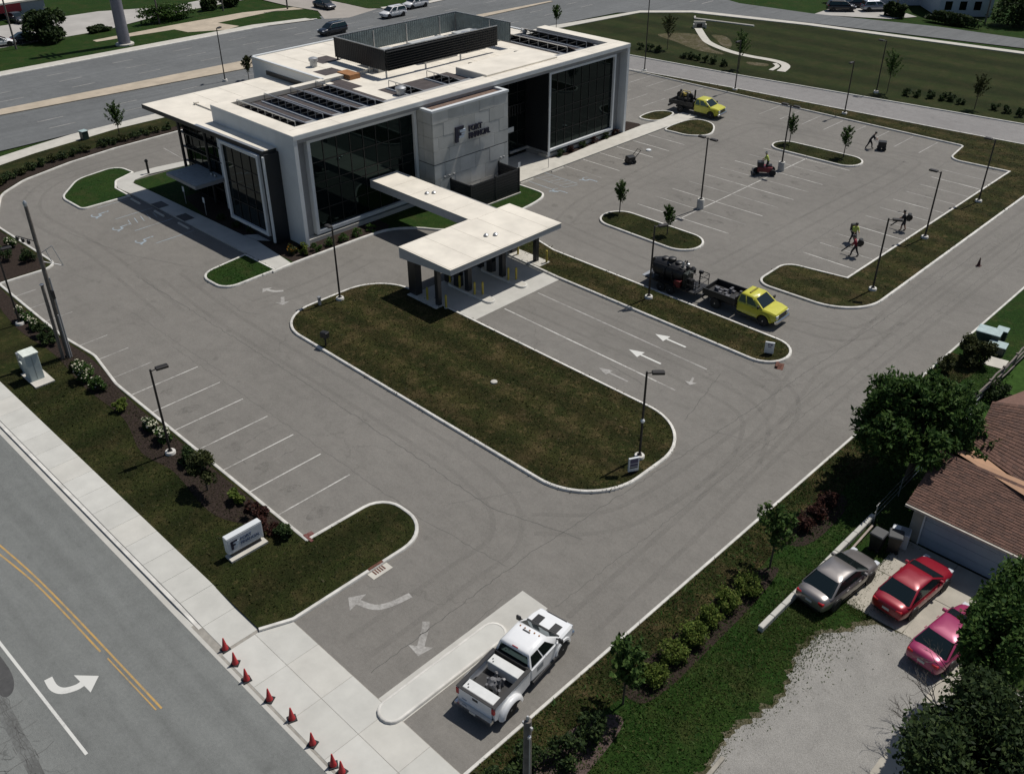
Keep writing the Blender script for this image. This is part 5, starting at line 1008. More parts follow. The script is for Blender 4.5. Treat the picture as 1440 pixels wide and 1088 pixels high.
# ================================================================ PEOPLE AND THEIR MACHINES
SKIN = M('skin', (.33, .19, .13), .6, .1)
def person(label, loc, rz, shirt, trousers, pose, hat=None, shorts=False):
    root = thing('person', label, 'person', loc, rz, 'lot work crew')
    J = dict(pelvis=(0, 0, .95), waist=(.02, 0, 1.1), chest=(.05, 0, 1.35), neck=(.07, 0, 1.5), head0=(.09, 0, 1.58), head1=(.1, 0, 1.72))
    for s, n in ((1, 'L'), (-1, 'R')):
        k = pose['step']*s
        J['hip'+n] = (0, s*.1, .92); J['knee'+n] = (.06+k*.18, s*.11, .5); J['ank'+n] = (-.02+k*.3, s*.12, .09); J['toe'+n] = (.16+k*.3, s*.14, .04)
        J['sho'+n] = (.05, s*.19, 1.43); J['elb'+n] = (.05+pose['arm']*.5, s*.25, 1.15); J['wri'+n] = (.12+pose['arm'], s*pose.get('spread', .2), 1.0+pose.get('lift', 0)); J['han'+n] = (.2+pose['arm'], s*pose.get('spread', .2), .97+pose.get('lift', 0))
    lean = pose.get('lean', .1)
    J = {k: (x+max(0, z-.95)*lean, y, z) for k, (x, y, z) in J.items()}
    Rad = dict(pelvis=.17, waist=.165, chest=.19, neck=.07, head0=.095, head1=.11, hip=.12, knee=.085, ank=.06, toe=.05, sho=.095, elb=.068, wri=.048, han=.05)
    ed = [('pelvis', 'waist'), ('waist', 'chest'), ('chest', 'neck'), ('neck', 'head0'), ('head0', 'head1')]
    for n in 'LR': ed += [('pelvis', 'hip'+n), ('hip'+n, 'knee'+n), ('knee'+n, 'ank'+n), ('ank'+n, 'toe'+n), ('chest', 'sho'+n), ('sho'+n, 'elb'+n), ('elb'+n, 'wri'+n), ('wri'+n, 'han'+n)]
    ks = list(J); me = bpy.data.meshes.new('body'); me.from_pydata([J[k] for k in ks], [(ks.index(a), ks.index(b_)) for a, b_ in ed], [])
    o = bpy.data.objects.new('body', me); COL.objects.link(o); sm = o.modifiers.new('skin', 'SKIN')
    if not me.skin_vertices: me.attributes.new('dummy', 'FLOAT', 'POINT')
    for i, k in enumerate(ks):
        r_ = Rad[k if k in Rad else k[:-1]]; me.skin_vertices[0].data[i].radius = (r_, r_*(.8 if k in ('chest', 'waist', 'pelvis') else 1)); me.skin_vertices[0].data[i].use_root = k == 'pelvis'
    ss = o.modifiers.new('sub', 'SUBSURF'); ss.levels = 1; ss.render_levels = 1; bpy.context.view_layer.update()
    m2 = bpy.data.meshes.new_from_object(o.evaluated_get(bpy.context.evaluated_depsgraph_get())); bpy.data.objects.remove(o); m2.materials.clear()
    for q in (trousers, shirt, SKIN, DK): m2.materials.append(q)
    hx = [J['han'+n] for n in 'LR']
    for p in m2.polygons:
        c = p.center; i = 0
        if c.z > 1.0: i = 1
        if c.z > 1.53: i = 2
        if min((c-Vector(h)).length for h in hx) < .24: i = 2
        if c.z < .1: i = 3
        if shorts and .1 <= c.z < .5: i = 2
        p.material_index = i
    m2.shade_smooth(); bo = link('body', m2, root)
    b = MB(); hc = J['head1']; b.lathe([(.115, -.02), (.12, .06), (.08, .13), (.02, .15)], (hc[0]-.01, hc[1], hc[2]), 12); b.build('cap' if hat else 'hair', hat or DK, root, 60)
    for s in (-1, 1): b = MB(); b.box(hc[0]+.085, hc[0]+.1, s*.04-.012, s*.04+.012, hc[2]-.03, hc[2]-.01); b.build('eye', DK, root)
    b = MB(); b.box(hc[0]+.09, hc[0]+.125, -.012, .012, hc[2]-.09, hc[2]-.04); b.build('nose', SKIN, root)
    return root
HV = M('hi_vis_shirt', (.42, .50, .10), .8, .15, 6); REDS = M('red_shirt', (.20, .015, .03), .8, .2, 6); NAV = M('dark_clothes', (.014, .015, .02), .85, .2, 6); KH = M('grey_trousers', (.05, .05, .055), .85, .2, 6)
person('worker in a hi-vis yellow shirt carrying a backpack blower', (-30.75, 72.0, 0), R(-35), HV, NAV, dict(step=.9, arm=.25, lift=.05), DK)
person('worker in dark red clothes carrying a backpack blower', (-29.35, 69.6, 0), R(-160), REDS, NAV, dict(step=1, arm=.2, lean=.2), DK)
person('worker in dark clothes with shorts and a backpack blower', (-28.85, 77.3, 0), R(200), NAV, NAV, dict(step=.6, arm=.3, lean=.1), DK, True)
person('rider in a hi-vis shirt sitting on the red machine', (-44.55, 81.0, .42), R(215), HV, NAV, dict(step=.4, arm=.4, lean=.25), M('pale_cap', (.5, .5, .42), .8))
person('worker in black pushing a small cart across the far lot', (-40.95, 95.0, 0), R(25), NAV, NAV, dict(step=1.1, arm=.5, lean=.45, lift=.1), DK)
def blower(label, loc, rz):
    o = thing('backpack_blower', label, 'blower', loc, rz, 'leaf blowers'); b = MB(); b.bbox(-.42, -.12, -.24, .24, 1.0, 1.6, .05); b.build('engine_case', DK, o)
    b = MB(); b.lathe([(.05, -.1), (.26, -.08), (.26, .08), (.05, .1)], (-.3, 0, 1.25), 16, 'y'); b.build('fan_housing', M('blower_dark', (.02, .016, .016), .4, .2), o, 40)
    b = MB(); b.tube([(-.2, -.26, 1.15), (.2, -.34, 1.0), (.65, -.3, .6), (1.05, -.2, .2)], [.06, .06, .055, .05], 8); b.build('tube', DK, o, 50)
blower('blower on the back of the hi-vis worker', (-30.75, 72.0, 0), R(-35)); blower('blower on the back of the worker in dark red', (-29.35, 69.6, 0), R(-160)); blower('blower on the back of the worker in shorts', (-28.85, 77.3, 0), R(200))
RM = thing('ride_on_machine', 'dark red ride-on sealing machine beside the twin-head lamp', 'machine', (-44.6, 81.0, 0), R(215)); b = MB(); b.bbox(-.5, .9, -.5, .5, .35, .85, .06); b.build('body', M('machine_red', (.14, .012, .02), .4, .3), RM)
part('seat', DK, RM, (-.45, .1, -.28, .28, .85, .98)); part('tank', DK, RM, (.35, .95, -.4, .4, .85, 1.25))
b = MB(); b.tube([(.3, 0, .8), (.55, 0, 1.3)], .03, 6); b.tube([(.55, -.22, 1.3), (.55, .22, 1.3)], .03, 6); b.build('steering', DK, RM)
for x, y in ((-.55, -.5), (-.55, .5), (.95, 0)): wheel(RM, x, y, .32, .2, DK)
b = MB(); b.box(1.1, 1.35, -.8, .8, .1, .3); b.build('squeegee', DK, RM)
CT = thing('push_cart', 'small dark cart pushed by the worker in black', 'cart', (-39.85, 95.5, 0), R(25)); b = MB(); b.bbox(-.35, .45, -.35, .35, .3, .95, .04); b.build('hopper', DK, CT); b = MB(); b.tube([(-.3, -.3, .7), (-.85, -.28, 1.1)], .025, 6); b.tube([(-.3, .3, .7), (-.85, .28, 1.1)], .025, 6); b.tube([(-.85, -.28, 1.1), (-.85, .28, 1.1)], .025, 6); b.build('handle', STEEL, CT)
for s in (-1, 1): wheel(CT, -.2, s*.38, .22, .1, DK); wheel(CT, .3, s*.38, .22, .1, DK)
SV = thing('parked_blower', 'small dark walk-behind machine left in the stalls before the entrance', 'machine', (-56.1, 74.2, 0), R(70)); b = MB(); b.bbox(-.45, .4, -.35, .35, .2, .75, .05); b.build('housing', DK, SV); b = MB(); b.tube([(.35, -.3, .6), (.95, -.3, 1.25), (.95, .3, 1.25), (.35, .3, .6)], .035, 6); b.build('handle', DK, SV)
for s in (-1, 1): wheel(SV, -.25, s*.4, .2, .1, DK); wheel(SV, .25, s*.4, .2, .1, DK)
PL = thing('lid', 'small pale round cover lying in the stalls before the entrance', 'cover', (-57.1, 78.5, 0)); b = MB(); b.lathe([(.28, 0), (.28, .1), (.22, .14)], (0, 0, 0), 16); b.build('disc', WHITE, PL, 40)
# ---- traffic cones
CO = M('cone_red', (.40, .02, .025), .6, .2, 4); c0 = None
cl = ['first of the row, nearest the lawn corner', 'second from the lawn corner', 'third from the lawn corner', 'fourth from the lawn corner', 'fifth from the lawn corner', 'sixth from the lawn corner', 'seventh from the lawn corner, touching the last', 'last of the row, at the bottom edge']
cpos = [(-29.68, 11.79), (-28.65, 11.66), (-27.51, 11.52), (-25.90, 11.62), (-24.40, 11.73), (-22.79, 11.62), (-21.39, 11.61), (-20.89, 11.66)]
for k, (x, y) in enumerate(cpos):
    if c0 is None:
        c0 = q = thing('traffic_cone', '', 'cone', (x, y, .025), 0, 'cones across the entry'); b = MB(); b.lathe([(.15, .03), (.12, .16), (.03, .70), (.025, .71)], (0, 0, 0), 14); b.build('cone', CO, q, 50); b = MB(); b.bbox(-.19, .19, -.19, .19, 0, .04, .01); b.build('base', TRIM, q)
    else: q = copytree(c0); q.location = (x, y, .025)
    q.rotation_euler = (0, 0, k*.7); q['label'] = 'red traffic cone on the entry apron, ' + cl[k]
q = copytree(c0); q.location = (-21.4, 74.9, 0); q['label'] = 'lone dark traffic cone standing in the right hand driveway'; q['group'] = ''; del q['group']
q.children[0].data = q.children[0].data.copy(); q.children[0].data.materials[0] = M('cone_dark', (.05, .012, .012), .6)
if q.children[0].name.startswith('base'): q.children[1].data = q.children[1].data.copy(); q.children[1].data.materials[0] = MATS['cone_dark']

# ================================================================ LAMPS, POLES, SIGNS
def lamp(label, x, y, h, ang, double=False, tall=False, z=.1, arm=.55):
    o = thing('street_lamp', label, 'lamp', (x, y, 0), ang, 'lot lamp posts'); b = MB()
    if tall: b.lathe([(.33, -.05), (.33, .85), (.3, .9)], (0, 0, 0), 16); hb = .9
    else: b.lathe([(.30, 0), (.30, z+.16), (.27, z+.2)], (0, 0, 0), 18); hb = z+.2
    b.build('base', KERB if not tall else CONC, o, 40)
    b = MB(); b.box(-.12, .12, -.12, .12, hb, hb+.05); b.tube([(0, 0, hb), (0, 0, h)], [.075, .06], 8); b.build('pole', BRONZE, o, 40)
    for s in ((1, -1) if double else (1,)):
        b = MB(); b.tube([(0, 0, h-.12), (s*arm*.6, 0, h-.06)], .035, 6); b.build('arm', BRONZE, o)
        b = MB(); b.bbox(min(s*arm*.5, s*(arm+.42)), max(s*arm*.5, s*(arm+.42)), -.17, .17, h-.12, h+.02, .03); hd = b.build('lamp_head', BRONZE, o); b = MB(); b.box(min(s*(arm*.6), s*(arm+.36)), max(s*(arm*.6), s*(arm+.36)), -.13, .13, h-.125, h-.119); b.build('lens', LENS, hd)
    return o
l1 = lamp('dark lamp post at the rounded near end of the big grass island', -25.1, 35.95, 5.9, R(45))
b = MB(); b.lathe([(.1, 0), (.13, .1), (.08, .2)], (.0, -.05, 2.6), 10); b.build('camera_dome', WHITE, l1, 40)
lamp('dark lamp post on the narrow grass strip beside the tank trailer', -36.75, 52.0, 5.9, R(60))
lamp('twin-head lamp on a tall concrete foot nearest the drive-through', -44.2, 69.3, 6.5, R(0), True, True)
lamp('twin-head lamp on a tall concrete foot beside the red ride-on machine', -44.1, 82.9, 6.5, R(0), True, True)
lamp('dark lamp post at the far end of the right parking row', -26.75, 88.1, 5.9, R(180))
lamp('dark lamp post halfway along the right parking row', -26.75, 76.9, 5.9, R(180))
lamp('dark lamp post at the near corner of the right grass verge', -25.4, 64.9, 5.9, R(30))
lamp('dark lamp post at the building end of the big grass island', -53.1, 35.75, 5.9, R(180), arm=.3)
lamp('dark lamp post by the left parking row, between white flower bushes', -44.7, 17.35, 5.8, R(80))
lamp('dark lamp post at the left edge of the picture by the flower bushes', -66.4, 17.5, 5.9, R(80))
lamp('dark lamp post on the far grass strip, behind the worker with the cart', -48.5, 104.0, 6.0, R(-90))
lamp('dark lamp post on the far grass strip, right of the far yellow truck', -63.0, 103.6, 6.0, R(-90))
lamp('tall dark pole just right of the far building corner', -76.6, 103.0, 9.5, R(-90))
lamp('dark lamp post at the edge of the field beside a slim tree', -50.0, 114.8, 6.2, R(180))
lamp('dark lamp post on the highway median behind the overhanging roof', -112.2, 61.9, 6.5, R(120))
# ---- utility poles
UP = thing('utility_pole', 'tall weathered utility pole with bracket and wires by the left kerb', 'utility pole', (-59.6, 18.0, .1))
top = Vector((0, .1, 10.7)); b = MB(); b.tube([(0, 0, -.2), tuple(top*.5), tuple(top)], [.17, .14, .11], 12); b.build('pole', WOOD, UP, 50)
b = MB(); p = top*.78
for k in range(3): q = p+Vector((-.25-.25*k, -.35-.22*k, .12*k)); b.lathe([(.05, -.15), (.1, -.1), (.1, .1), (.05, .15)], tuple(q), 8)
b.tube([tuple(p), tuple(p+Vector((-1.1, -.6, .2)))], .03, 6); b.build('insulator', DK, UP, 40)
b = MB(); p = top*.70
for a, c_ in (((0, 0, 0), (.5, .7, .5)), ((.5, .7, .5), (.7, 1.0, -.9)), ((.0, 0, -.5), (.7, 1.0, -.9)), ((.25, .35, .25), (.35, .5, -.6))): b.tube([tuple(p+Vector(a)), tuple(p+Vector(c_))], .025, 6)
b.build('bracket', STEEL, UP)
b = MB(); b.lathe([(.1, 0), (.14, .3), (.05, .45)], tuple(top-Vector((0, 0, .1))), 8); b.build('pole_cap', STEEL, UP, 40)
b = MB(); b.bbox(.08, .3, -.05, .15, 4.4, 5.0, .03); bx = b.build('junction_box', DK, UP); bx.location = tuple(Vector((top.x*.45, top.y*.45, 0)))
b = MB(); b.tube([(.25, .1, 0), (.25+top.x*.55, .1+top.y*.55, 5.9)], .05, 8); b.tube([(.36, -.05, 0), (.36+top.x*.3, -.05+top.y*.3, 3.3)], .045, 8); b.build('conduit', GREYP, UP, 50)
U2 = thing('utility_pole_stub', 'short weathered pole stub leaning beside the tall utility pole', 'utility pole', (-59.55, 17.6, .1)); b = MB(); b.tube([(0, 0, -.2), (.0, .05, 5.5)], [.12, .10], 12); b.build('pole', WOOD, U2, 50); b = MB(); b.lathe([(.14, 0), (.14, .03), (.02, .06)], (.0, .05, 5.5), 12); b.build('cap', STEEL, U2, 40)
NP = thing('utility_pole', 'top of a wooden utility pole rising at the bottom edge', 'utility pole', (*(-12.31, 13.16), .1)); b = MB(); b.tube([(0, 0, 0), (0, 0, 9.5)], [.17, .12], 12); b.build('pole', WOOD, NP, 50)
b = MB(); b.tube([(0, 0, 8.6), (.18, -.1, 9.0)], .05, 6); b.box(-.2, .2, -.03, .03, 9.2, 9.3); b.lathe([(.05, 9.5), (.06, 9.6), (.03, 9.68)], (0, 0, 0), 8); b.build('fittings', STEEL, NP, 40)
b = MB(); b.tube([(.15, -.05, 0), (.14, -.05, 8.8)], .02, 6); b.build('ground_wire', STEEL, NP)
TW = thing('monopole', 'huge grey steel monopole on the far verge at the top left', 'pole', (-139.7, 62.1, .05)); b = MB(); b.tube([(0, 0, 0), (0, 0, 12), (0, 0, 24)], [.85, .72, .55], 20); b.build('mast', M('mast_grey', (.17, .17, .20), .5, .1), TW, 50); b = MB(); b.lathe([(1.3, 0), (1.3, .2), (1.25, .25)], (0, 0, 0), 20); b.build('footing', CONC2, TW)
b = MB()
for z in (18, 19.5, 21): b.box(-1.8, 1.8, -.12, .12, z, z+.25); b.box(-.12, .12, -1.6, 1.6, z, z+.2)
b.build('antenna_arm', DK, TW)
for lb, x, y, h in (('slim wooden pole in front of the white car at the top left', -148.4, 50.0, 9), ('slim dark pole in the hedge at the top', -150.0, 84.5, 8), ('slim dark pole at the tip of the far verge', -143.3, 92.6, 8), ('thin pole on the far shop verge near the hedge', -149, 72.5, 8), ('thin pole at the far hedge at the top right', -55.5, 162, 9), ('thin pole between the far houses', -69.4, 160.5, 9)):
    o = thing('wood_pole', lb, 'pole', (x, y, 0)); b = MB(); b.tube([(0, 0, 0), (0, 0, h)], [.14, .1], 8); b.build('shaft', WOOD, o, 50); b = MB(); b.box(-.5, .5, -.05, .05, h-.4, h-.3); b.build('crossarm', WOOD, o)
# ---- monument sign and small signs
MS = thing('monument_sign', 'white box sign with navy lettering on the street lawn', 'sign', (-34.6, 15.98, .11)); part('plinth', CONC2, MS, (-.22, .42, -1.05, 1.05, 0, .12)); part('stand', DK, MS, (-.12, .10, -.85, .85, .12, .38))
b = MB(); b.bbox(-.2, .17, -1.0, 1.0, .36, 1.36, .02); b.build('cabinet', WHITE, MS)
part('face', M('sign_face', (.55, .57, .6), .4, .04), MS, (.17, .178, -.93, .93, .41, 1.28))
emblem(MS, (.178, -.82, .62), .48, depth=.012); textmesh('FORT', .26, .006, M('sign_navy', (.05, .08, .16), .5), 'lettering', MS, (.187, -.28, .90), rotx, .004, 1.0); textmesh('FINANCIAL', .25, .006, MATS['sign_navy'], 'lettering', MS, (.187, -.28, .64), rotx, .004, .86)
def smallsign(label, loc, rz, w_, h_, bands):
    o = thing('direction_sign', label, 'sign', loc, rz); b = MB(); b.bbox(-w_/2, w_/2, -.06, .06, .12, h_, .01); b.build('panel', WHITE, o); part('foot', DK, o, (-w_/2+.05, w_/2-.05, -.05, .05, 0, .12))
    for (u0, u1, v0, v1, m_) in bands: part('print', m_, o, (u0*w_-w_/2, u1*w_-w_/2, -.068, -.061, .12+(h_-.12)*v0, .12+(h_-.12)*v1))
PUR = M('sign_purple', (.055, .05, .11), .5, .2); smallsign('small white and purple direction sign beside the island lamp', (-24.5, 34.6, .11), R(62), .62, 1.02, [(.12, .88, .62, .93, PUR), (.12, .88, .38, .58, PUR), (.12, .88, .24, .33, DK)])
smallsign('small white direction sign at the tip of the narrow grass strip', (-25.95, 51.1, .11), R(25), .62, .95, [(.3, .48, .7, .85, PUR), (.55, .8, .72, .84, PUR), (.35, .7, .55, .62, PUR)])
MBX = thing('night_drop', 'dark post box on a stand at the edge of the grass island', 'post box', (-48.3, 30.95, .1), R(20)); b = MB(); b.tube([(0, 0, 0), (0, 0, .75)], .06, 8); b.build('stand', DK, MBX); b = MB(); b.bbox(-.28, .28, -.2, .2, .7, 1.1, .05); b.build('box', DK, MBX)
o = thing('meter_post', 'small grey meter post beside the island lamp near the building', 'post', (-53.5, 34.2, .1)); part('post', GREYP, o, (-.1, .1, -.08, .08, 0, .6)); part('cap', STEEL, o, (-.13, .13, -.1, .1, .6, .66))
o = thing('valve_cover', 'small pale round cover in the middle of the big grass island', 'cover', (-36.7, 35.7, .1)); b = MB(); b.lathe([(.22, 0), (.22, .1), (.18, .13)], (0, 0, 0), 16); b.build('lid', CONC2, o, 40)
for k, (x, y, lb) in enumerate(((-88.0, 38.7, 'dark bollard light on the grass by the far walkway bend'), (-78.3, 37.3, 'accessible parking sign post nearer the entry canopy'), (-74.6, 37.2, 'accessible parking sign post under the entry canopy edge'), (-60.9, 63.0, 'accessible parking sign post by the stone block'), (-60.9, 67.2, 'accessible parking sign post in front of the entrance glazing'))):
    o = thing('walkway_post', lb, 'post', (x, y, .12))
    if k == 0: b = MB(); b.tube([(0, 0, 0), (0, 0, 1.15)], .11, 10); b.lathe([(.15, 1.15), (.17, 1.3), (.1, 1.42)], (0, 0, 0), 10); b.build('shaft', DK, o, 40)
    else: b = MB(); b.tube([(0, 0, 0), (0, 0, 1.6)], .03, 6); b.build('shaft', STEEL, o); part('plate', PAINTB if k < 3 else WHITE, o, (.03, .04, -.16, .16, 1.15, 1.65)) if k > 2 else part('plate', WHITE, o, (-.16, .16, -.04, -.03, 1.15, 1.65))
ws = None
for k, (x, y, r_) in enumerate(((-82.3, 34.4, 0), (-78.1, 34.5, 0), (-74.1, 34.65, 0), (-60.0, 63.2, 90), (-60.0, 67.6, 90))):
    o = thing('wheel_stop', 'concrete wheel stop ' + ['in the shaded stall nearest the teardrop island', 'in the middle shaded accessible stall', 'in the shaded stall nearest the side door', 'in the front accessible stall by the stone block', 'in the front accessible stall by the entrance'][k], 'wheel stop', (x, y, .004), R(r_), 'concrete wheel stops')
    if ws is None: b = MB(); b.add([(-.9, -.09, 0), (.9, -.09, 0), (.9, .09, 0), (-.9, .09, 0), (-.86, -.05, .12), (.86, -.05, .12), (.86, .05, .12), (-.86, .05, .12)], [(4, 5, 6, 7), (0, 1, 5, 4), (1, 2, 6, 5), (2, 3, 7, 6), (3, 0, 4, 7)]); ws = b.mesh('block', CONC2)
    link('block', ws, o)
# ---- utility cabinets
CB = thing('utility_cabinet', 'tall pale utility cabinet on a concrete pad on the street lawn', 'cabinet', (-58.45, 15.25, .11), R(0)); part('pad', CONC2, CB, (-1.0, 1.35, -.5, .75, 0, .1))
b = MB(); b.bbox(-.35, .55, -.4, .45, .1, 1.95, .03); b.build('cabinet', M('cabinet_grey', (.36, .42, .42), .5, .06), CB); part('lid', M('cabinet_top', (.62, .66, .6), .5), CB, (-.4, .6, -.45, .5, 1.95, 2.02))
part('door_seam', DK, CB, (.551, .556, .0, .015, .2, 1.85)); b = MB(); b.bbox(-1.35, -.8, -.25, .25, .0, .75, .03); b.build('side_box', MATS['cabinet_grey'], CB); part('side_box_lid', MATS['cabinet_top'], CB, (-1.38, -.77, -.28, .28, .75, .8)); part('small_box', STEEL, CB, (-1.9, -1.5, -.2, .2, 0, 1.2))
for k, (lb, x, y, s3) in enumerate((('green topped transformer box nearest the driveway kerb', -16.05, 62.9, (.75, .55, .95)), ('low pale topped utility box beside the transformer', -15.1, 62.1, (.55, .45, .6)), ('rounded grey utility pedestal behind the transformer', -15.6, 64.2, (.35, .35, .7)), ('small pale telecom box by the highway footpath', -102.6, 39.0, (.35, .35, .9)))):
    o = thing('utility_box', lb, 'utility box', (x, y, .1), R(8)); w_, d_, h_ = s3; b = MB(); b.bbox(-w_, w_, -d_, d_, 0, h_, .05); b.build('housing', M('box_green', (.02, .04, .035), .5), o); b = MB(); b.bbox(-w_-.03, w_+.03, -d_-.03, d_+.03, h_, h_+.06, .02); b.build('lid', M('box_lid', (.33, .42, .42), .45), o)
o = sheet('equipment_pad', [(-15.2, 59.9), (-13.9, 60.2), (-14.0, 61.5), (-15.1, 61.3)], .125, CONC2, 'bare pale concrete pad on the right verge', 'pad', skirt=.1)
for k, (lb, x, y, m_) in enumerate((('dark wheeled bin between the silver car and the garage', -11.85, 38.25, TRIM), ('dark wheeled bin beside the white bag', -11.2, 38.75, TRIM))):
    o = thing('wheeled_bin', lb, 'bin', (x, y, .12), R(20*k)); b = MB(); b.add([(-.24, -.26, .05), (.24, -.26, .05), (.24, .26, .05), (-.24, .26, .05), (-.32, -.34, 1.0), (.32, -.34, 1.0), (.32, .34, 1.0), (-.32, .34, 1.0)], [(0, 1, 5, 4), (1, 2, 6, 5), (2, 3, 7, 6), (3, 0, 4, 7), (3, 2, 1, 0)]); b.build('tub', m_, o); b = MB(); b.bbox(-.36, .36, -.38, .38, 1.0, 1.1, .04); b.build('lid', M('bin_lid', (.03, .032, .035), .5), o)
    for s in (-1, 1): wheel(o, s*.2, -.3, .1, .06, DK)
o = thing('open_crate', 'white open crate beside the bins at the garage', 'crate', (-11.2, 39.4, .12), R(15)); b = MB(); b.bbox(-.45, .45, -.35, .35, 0, .9, .03); b.build('tub', WHITE, o); part('panel', GREYP, o, (-.05, .4, -.3, .3, .9, .93))
# ================================================================ GARAGE, HOUSE, WALL AND FENCE
SID = M('siding_beige', (.30, .285, .24), .8, .08); SH = [M('shingle_%d' % k, c, .9, .25, 7, bmp=.5, bscale=30) for k, c in enumerate(((.115, .062, .045), (.135, .072, .053), (.098, .055, .042)))]
def shingle_roof(p00, p10, p11, p01, parent, name='roof', step=.145):
    """courses of shingles: eave p00-p10, ridge p01-p11; each course a lapped strip, each tab slightly uneven"""
    a, b_, c_, d = [Vector(q) for q in (p00, p10, p11, p01)]; nrm = (b_-a).cross(d-a).normalized(); n = max(2, int((d-a).length/step)); bm = MB(); rr = random.Random(5)
    for k in range(n):
        l0 = a+(d-a)*(k/n); r0 = b_+(c_-b_)*(k/n); l1 = a+(d-a)*((k+1.15)/n); r1 = b_+(c_-b_)*((k+1.15)/n); m_ = max(1, int((r0-l0).length/.33)); sh = rr.random()
        cuts = [0]+[min(1, max(0, (j+sh)/m_)) for j in range(m_)]+[1]
        for u0, u1 in zip(cuts, cuts[1:]):
            if u1-u0 < .002: continue
            t = .022+rr.uniform(0, .012); q0 = l0+(r0-l0)*u0+nrm*t; q1 = l0+(r0-l0)*(u1-.0006)+nrm*t; q2 = l1+(r1-l1)*(u1-.0006)+nrm*.004; q3 = l1+(r1-l1)*u0+nrm*.004
            bm.add([q0, q1, q2, q3, q0-nrm*t, q1-nrm*t], [(0, 1, 2, 3), (4, 5, 1, 0)], rr.randrange(3))
    o = bm.build(name, SH, parent); o['kind'] = 'stuff'; return o
GA = thing('garage', 'beige garage with brown shingle roof and a pale blue door', 'garage', (-6, 42.5, .1))
gx0, gx1 = -5.1, 8; part('wall', SID, GA, (gx0, gx0+3.6+6, -2.4, -2.25, 0, 2.55), (gx0, gx0+.15, -2.25, 3, 0, 2.55), (gx1-.2, gx1, -2.4, 3, 0, 2.5)) if False else None
part('wall', SID, GA, (gx0, gx0+.6, -2.4, -2.2, 0, 2.5), (-.15, gx1, -2.4, -2.2, 0, 2.5), (gx0+.6, -.15, -2.4, -2.2, 2.15, 2.5), (gx0, gx0+.15, -2.2, 3, 0, 2.5))
for k in range(4): b = MB(); b.box(gx0+.62, -.17, -2.36, -2.3, .53*k+.01, .53*k+.525); b.build('door_panel', M('door_blue', (.30, .36, .42), .5, .05), GA)
part('door_trim', WHITE, GA, (gx0+.55, gx0+.63, -2.43, -2.4, 0, 2.2), (-.2, -.12, -2.43, -2.4, 0, 2.2))
b = MB(); b.add([(gx0-.3, -2.85, 2.42), (gx1, -2.85, 2.42), (gx1, .25, 3.98), (gx0-.3, .25, 3.98), (gx0-.3, 3.4, 2.5), (gx1, 3.4, 2.5), (gx0-.3, -2.85, 2.3), (gx1, -2.85, 2.3), (gx0-.3, .25, 3.85), (gx0-.3, 3.4, 2.4)], [(0, 1, 2, 3), (3, 2, 5, 4), (6, 7, 1, 0), (0, 3, 8, 6), (3, 4, 9, 8)]); b.build('roof_deck', SH[2], GA)
shingle_roof((gx0-.32, -2.88, 2.43), (gx1, -2.88, 2.43), (gx1, .25, 3.99), (gx0-.32, .25, 3.99), GA)
part('gutter', M('gutter_pale', (.40, .37, .32), .6), GA, (gx0-.32, gx1, -3.0, -2.88, 2.3, 2.42)); b = MB(); b.lathe([(.1, 0), (.12, .1), (.05, .2)], (-2.2, -2.5, 2.25), 8); b.build('flood_light', STEEL, GA, 40)
b = MB(); b.add([(gx0, -2.3, 2.45), (gx0, 3, 2.45), (gx0, .25, 3.85)], [(0, 1, 2)]); b.build('gable', SID, GA)
HO = thing('house', 'brown shingled house roof at the right edge behind the garage', 'house', (-4, 50, .1))
b = MB(); b.add([(-6.8, -6.9, 4.02), (6, -6.9, 4.02), (6, -10.0, 3.55), (-3.0, -7.1, 3.72), (-6.5, -5.55, 3.78)], [(0, 3, 4), (0, 2, 3), (0, 1, 2)]); b.build('low_roof', M('tan_roof', (.36, .21, .125), .8, .1, 1.5), HO)
shingle_roof((-6.5, -5.5, 3.75), (6, -10.6, 3.75), (6, 0.5, 7.2), (-6.9, -2.7, 5.05), HO)
b = MB(); b.add([(-6.5, -5.5, 3.6), (6, -10.6, 3.6), (6, .5, 7.1), (-6.9, -2.7, 4.95), (-6.6, 4, 3.0), (6, 8, 3.0)], [(0, 1, 2, 3), (3, 2, 5, 4)]); b.build('roof_deck', SH[1], HO)
part('wall', SID, HO, (-6.2, 6, -5, 3.5, 0, 3.4))
RW = thing('retaining_wall', 'low pale concrete edging wall left of the silver car', 'wall', (-13.05, 34.5, .1)); k = 0; y = -5.1
while y < 5.3: b = MB(); b.bbox(-.13, .13, y, y+.98, -.05, .3+.02*math.sin(y), .03); b.build('block', CONC, RW); y += 1.0
y = 37.0; b = MB(); b.tube([(-12.6, 36.2, .25), (-12.7, 39.6, .3)], .06, 6); o = b.build('long_timber', M('timber_pale', (.35, .29, .25), .8)); tag(o, 'pale timber lying along the wall by the bins', 'timber')
b = MB(); b.bbox(-.09, .09, -1.0, 1.0, 0, .14, .02); o = b.build('timber_edging', M('timber_grey', (.28, .26, .22), .85, .2)); o.location = (-10.45, 21.6, .11); o.rotation_euler = (0, 0, R(2)); tag(o, 'pale timber edging beam at the bottom edge of the gravel', 'timber')
FE = thing('rail_fence', 'weathered split rail fence behind the garage tree', 'fence', (-13.45, 58, .1)); FW = M('fence_wood', (.17, .145, .13), .85, .2, 5)
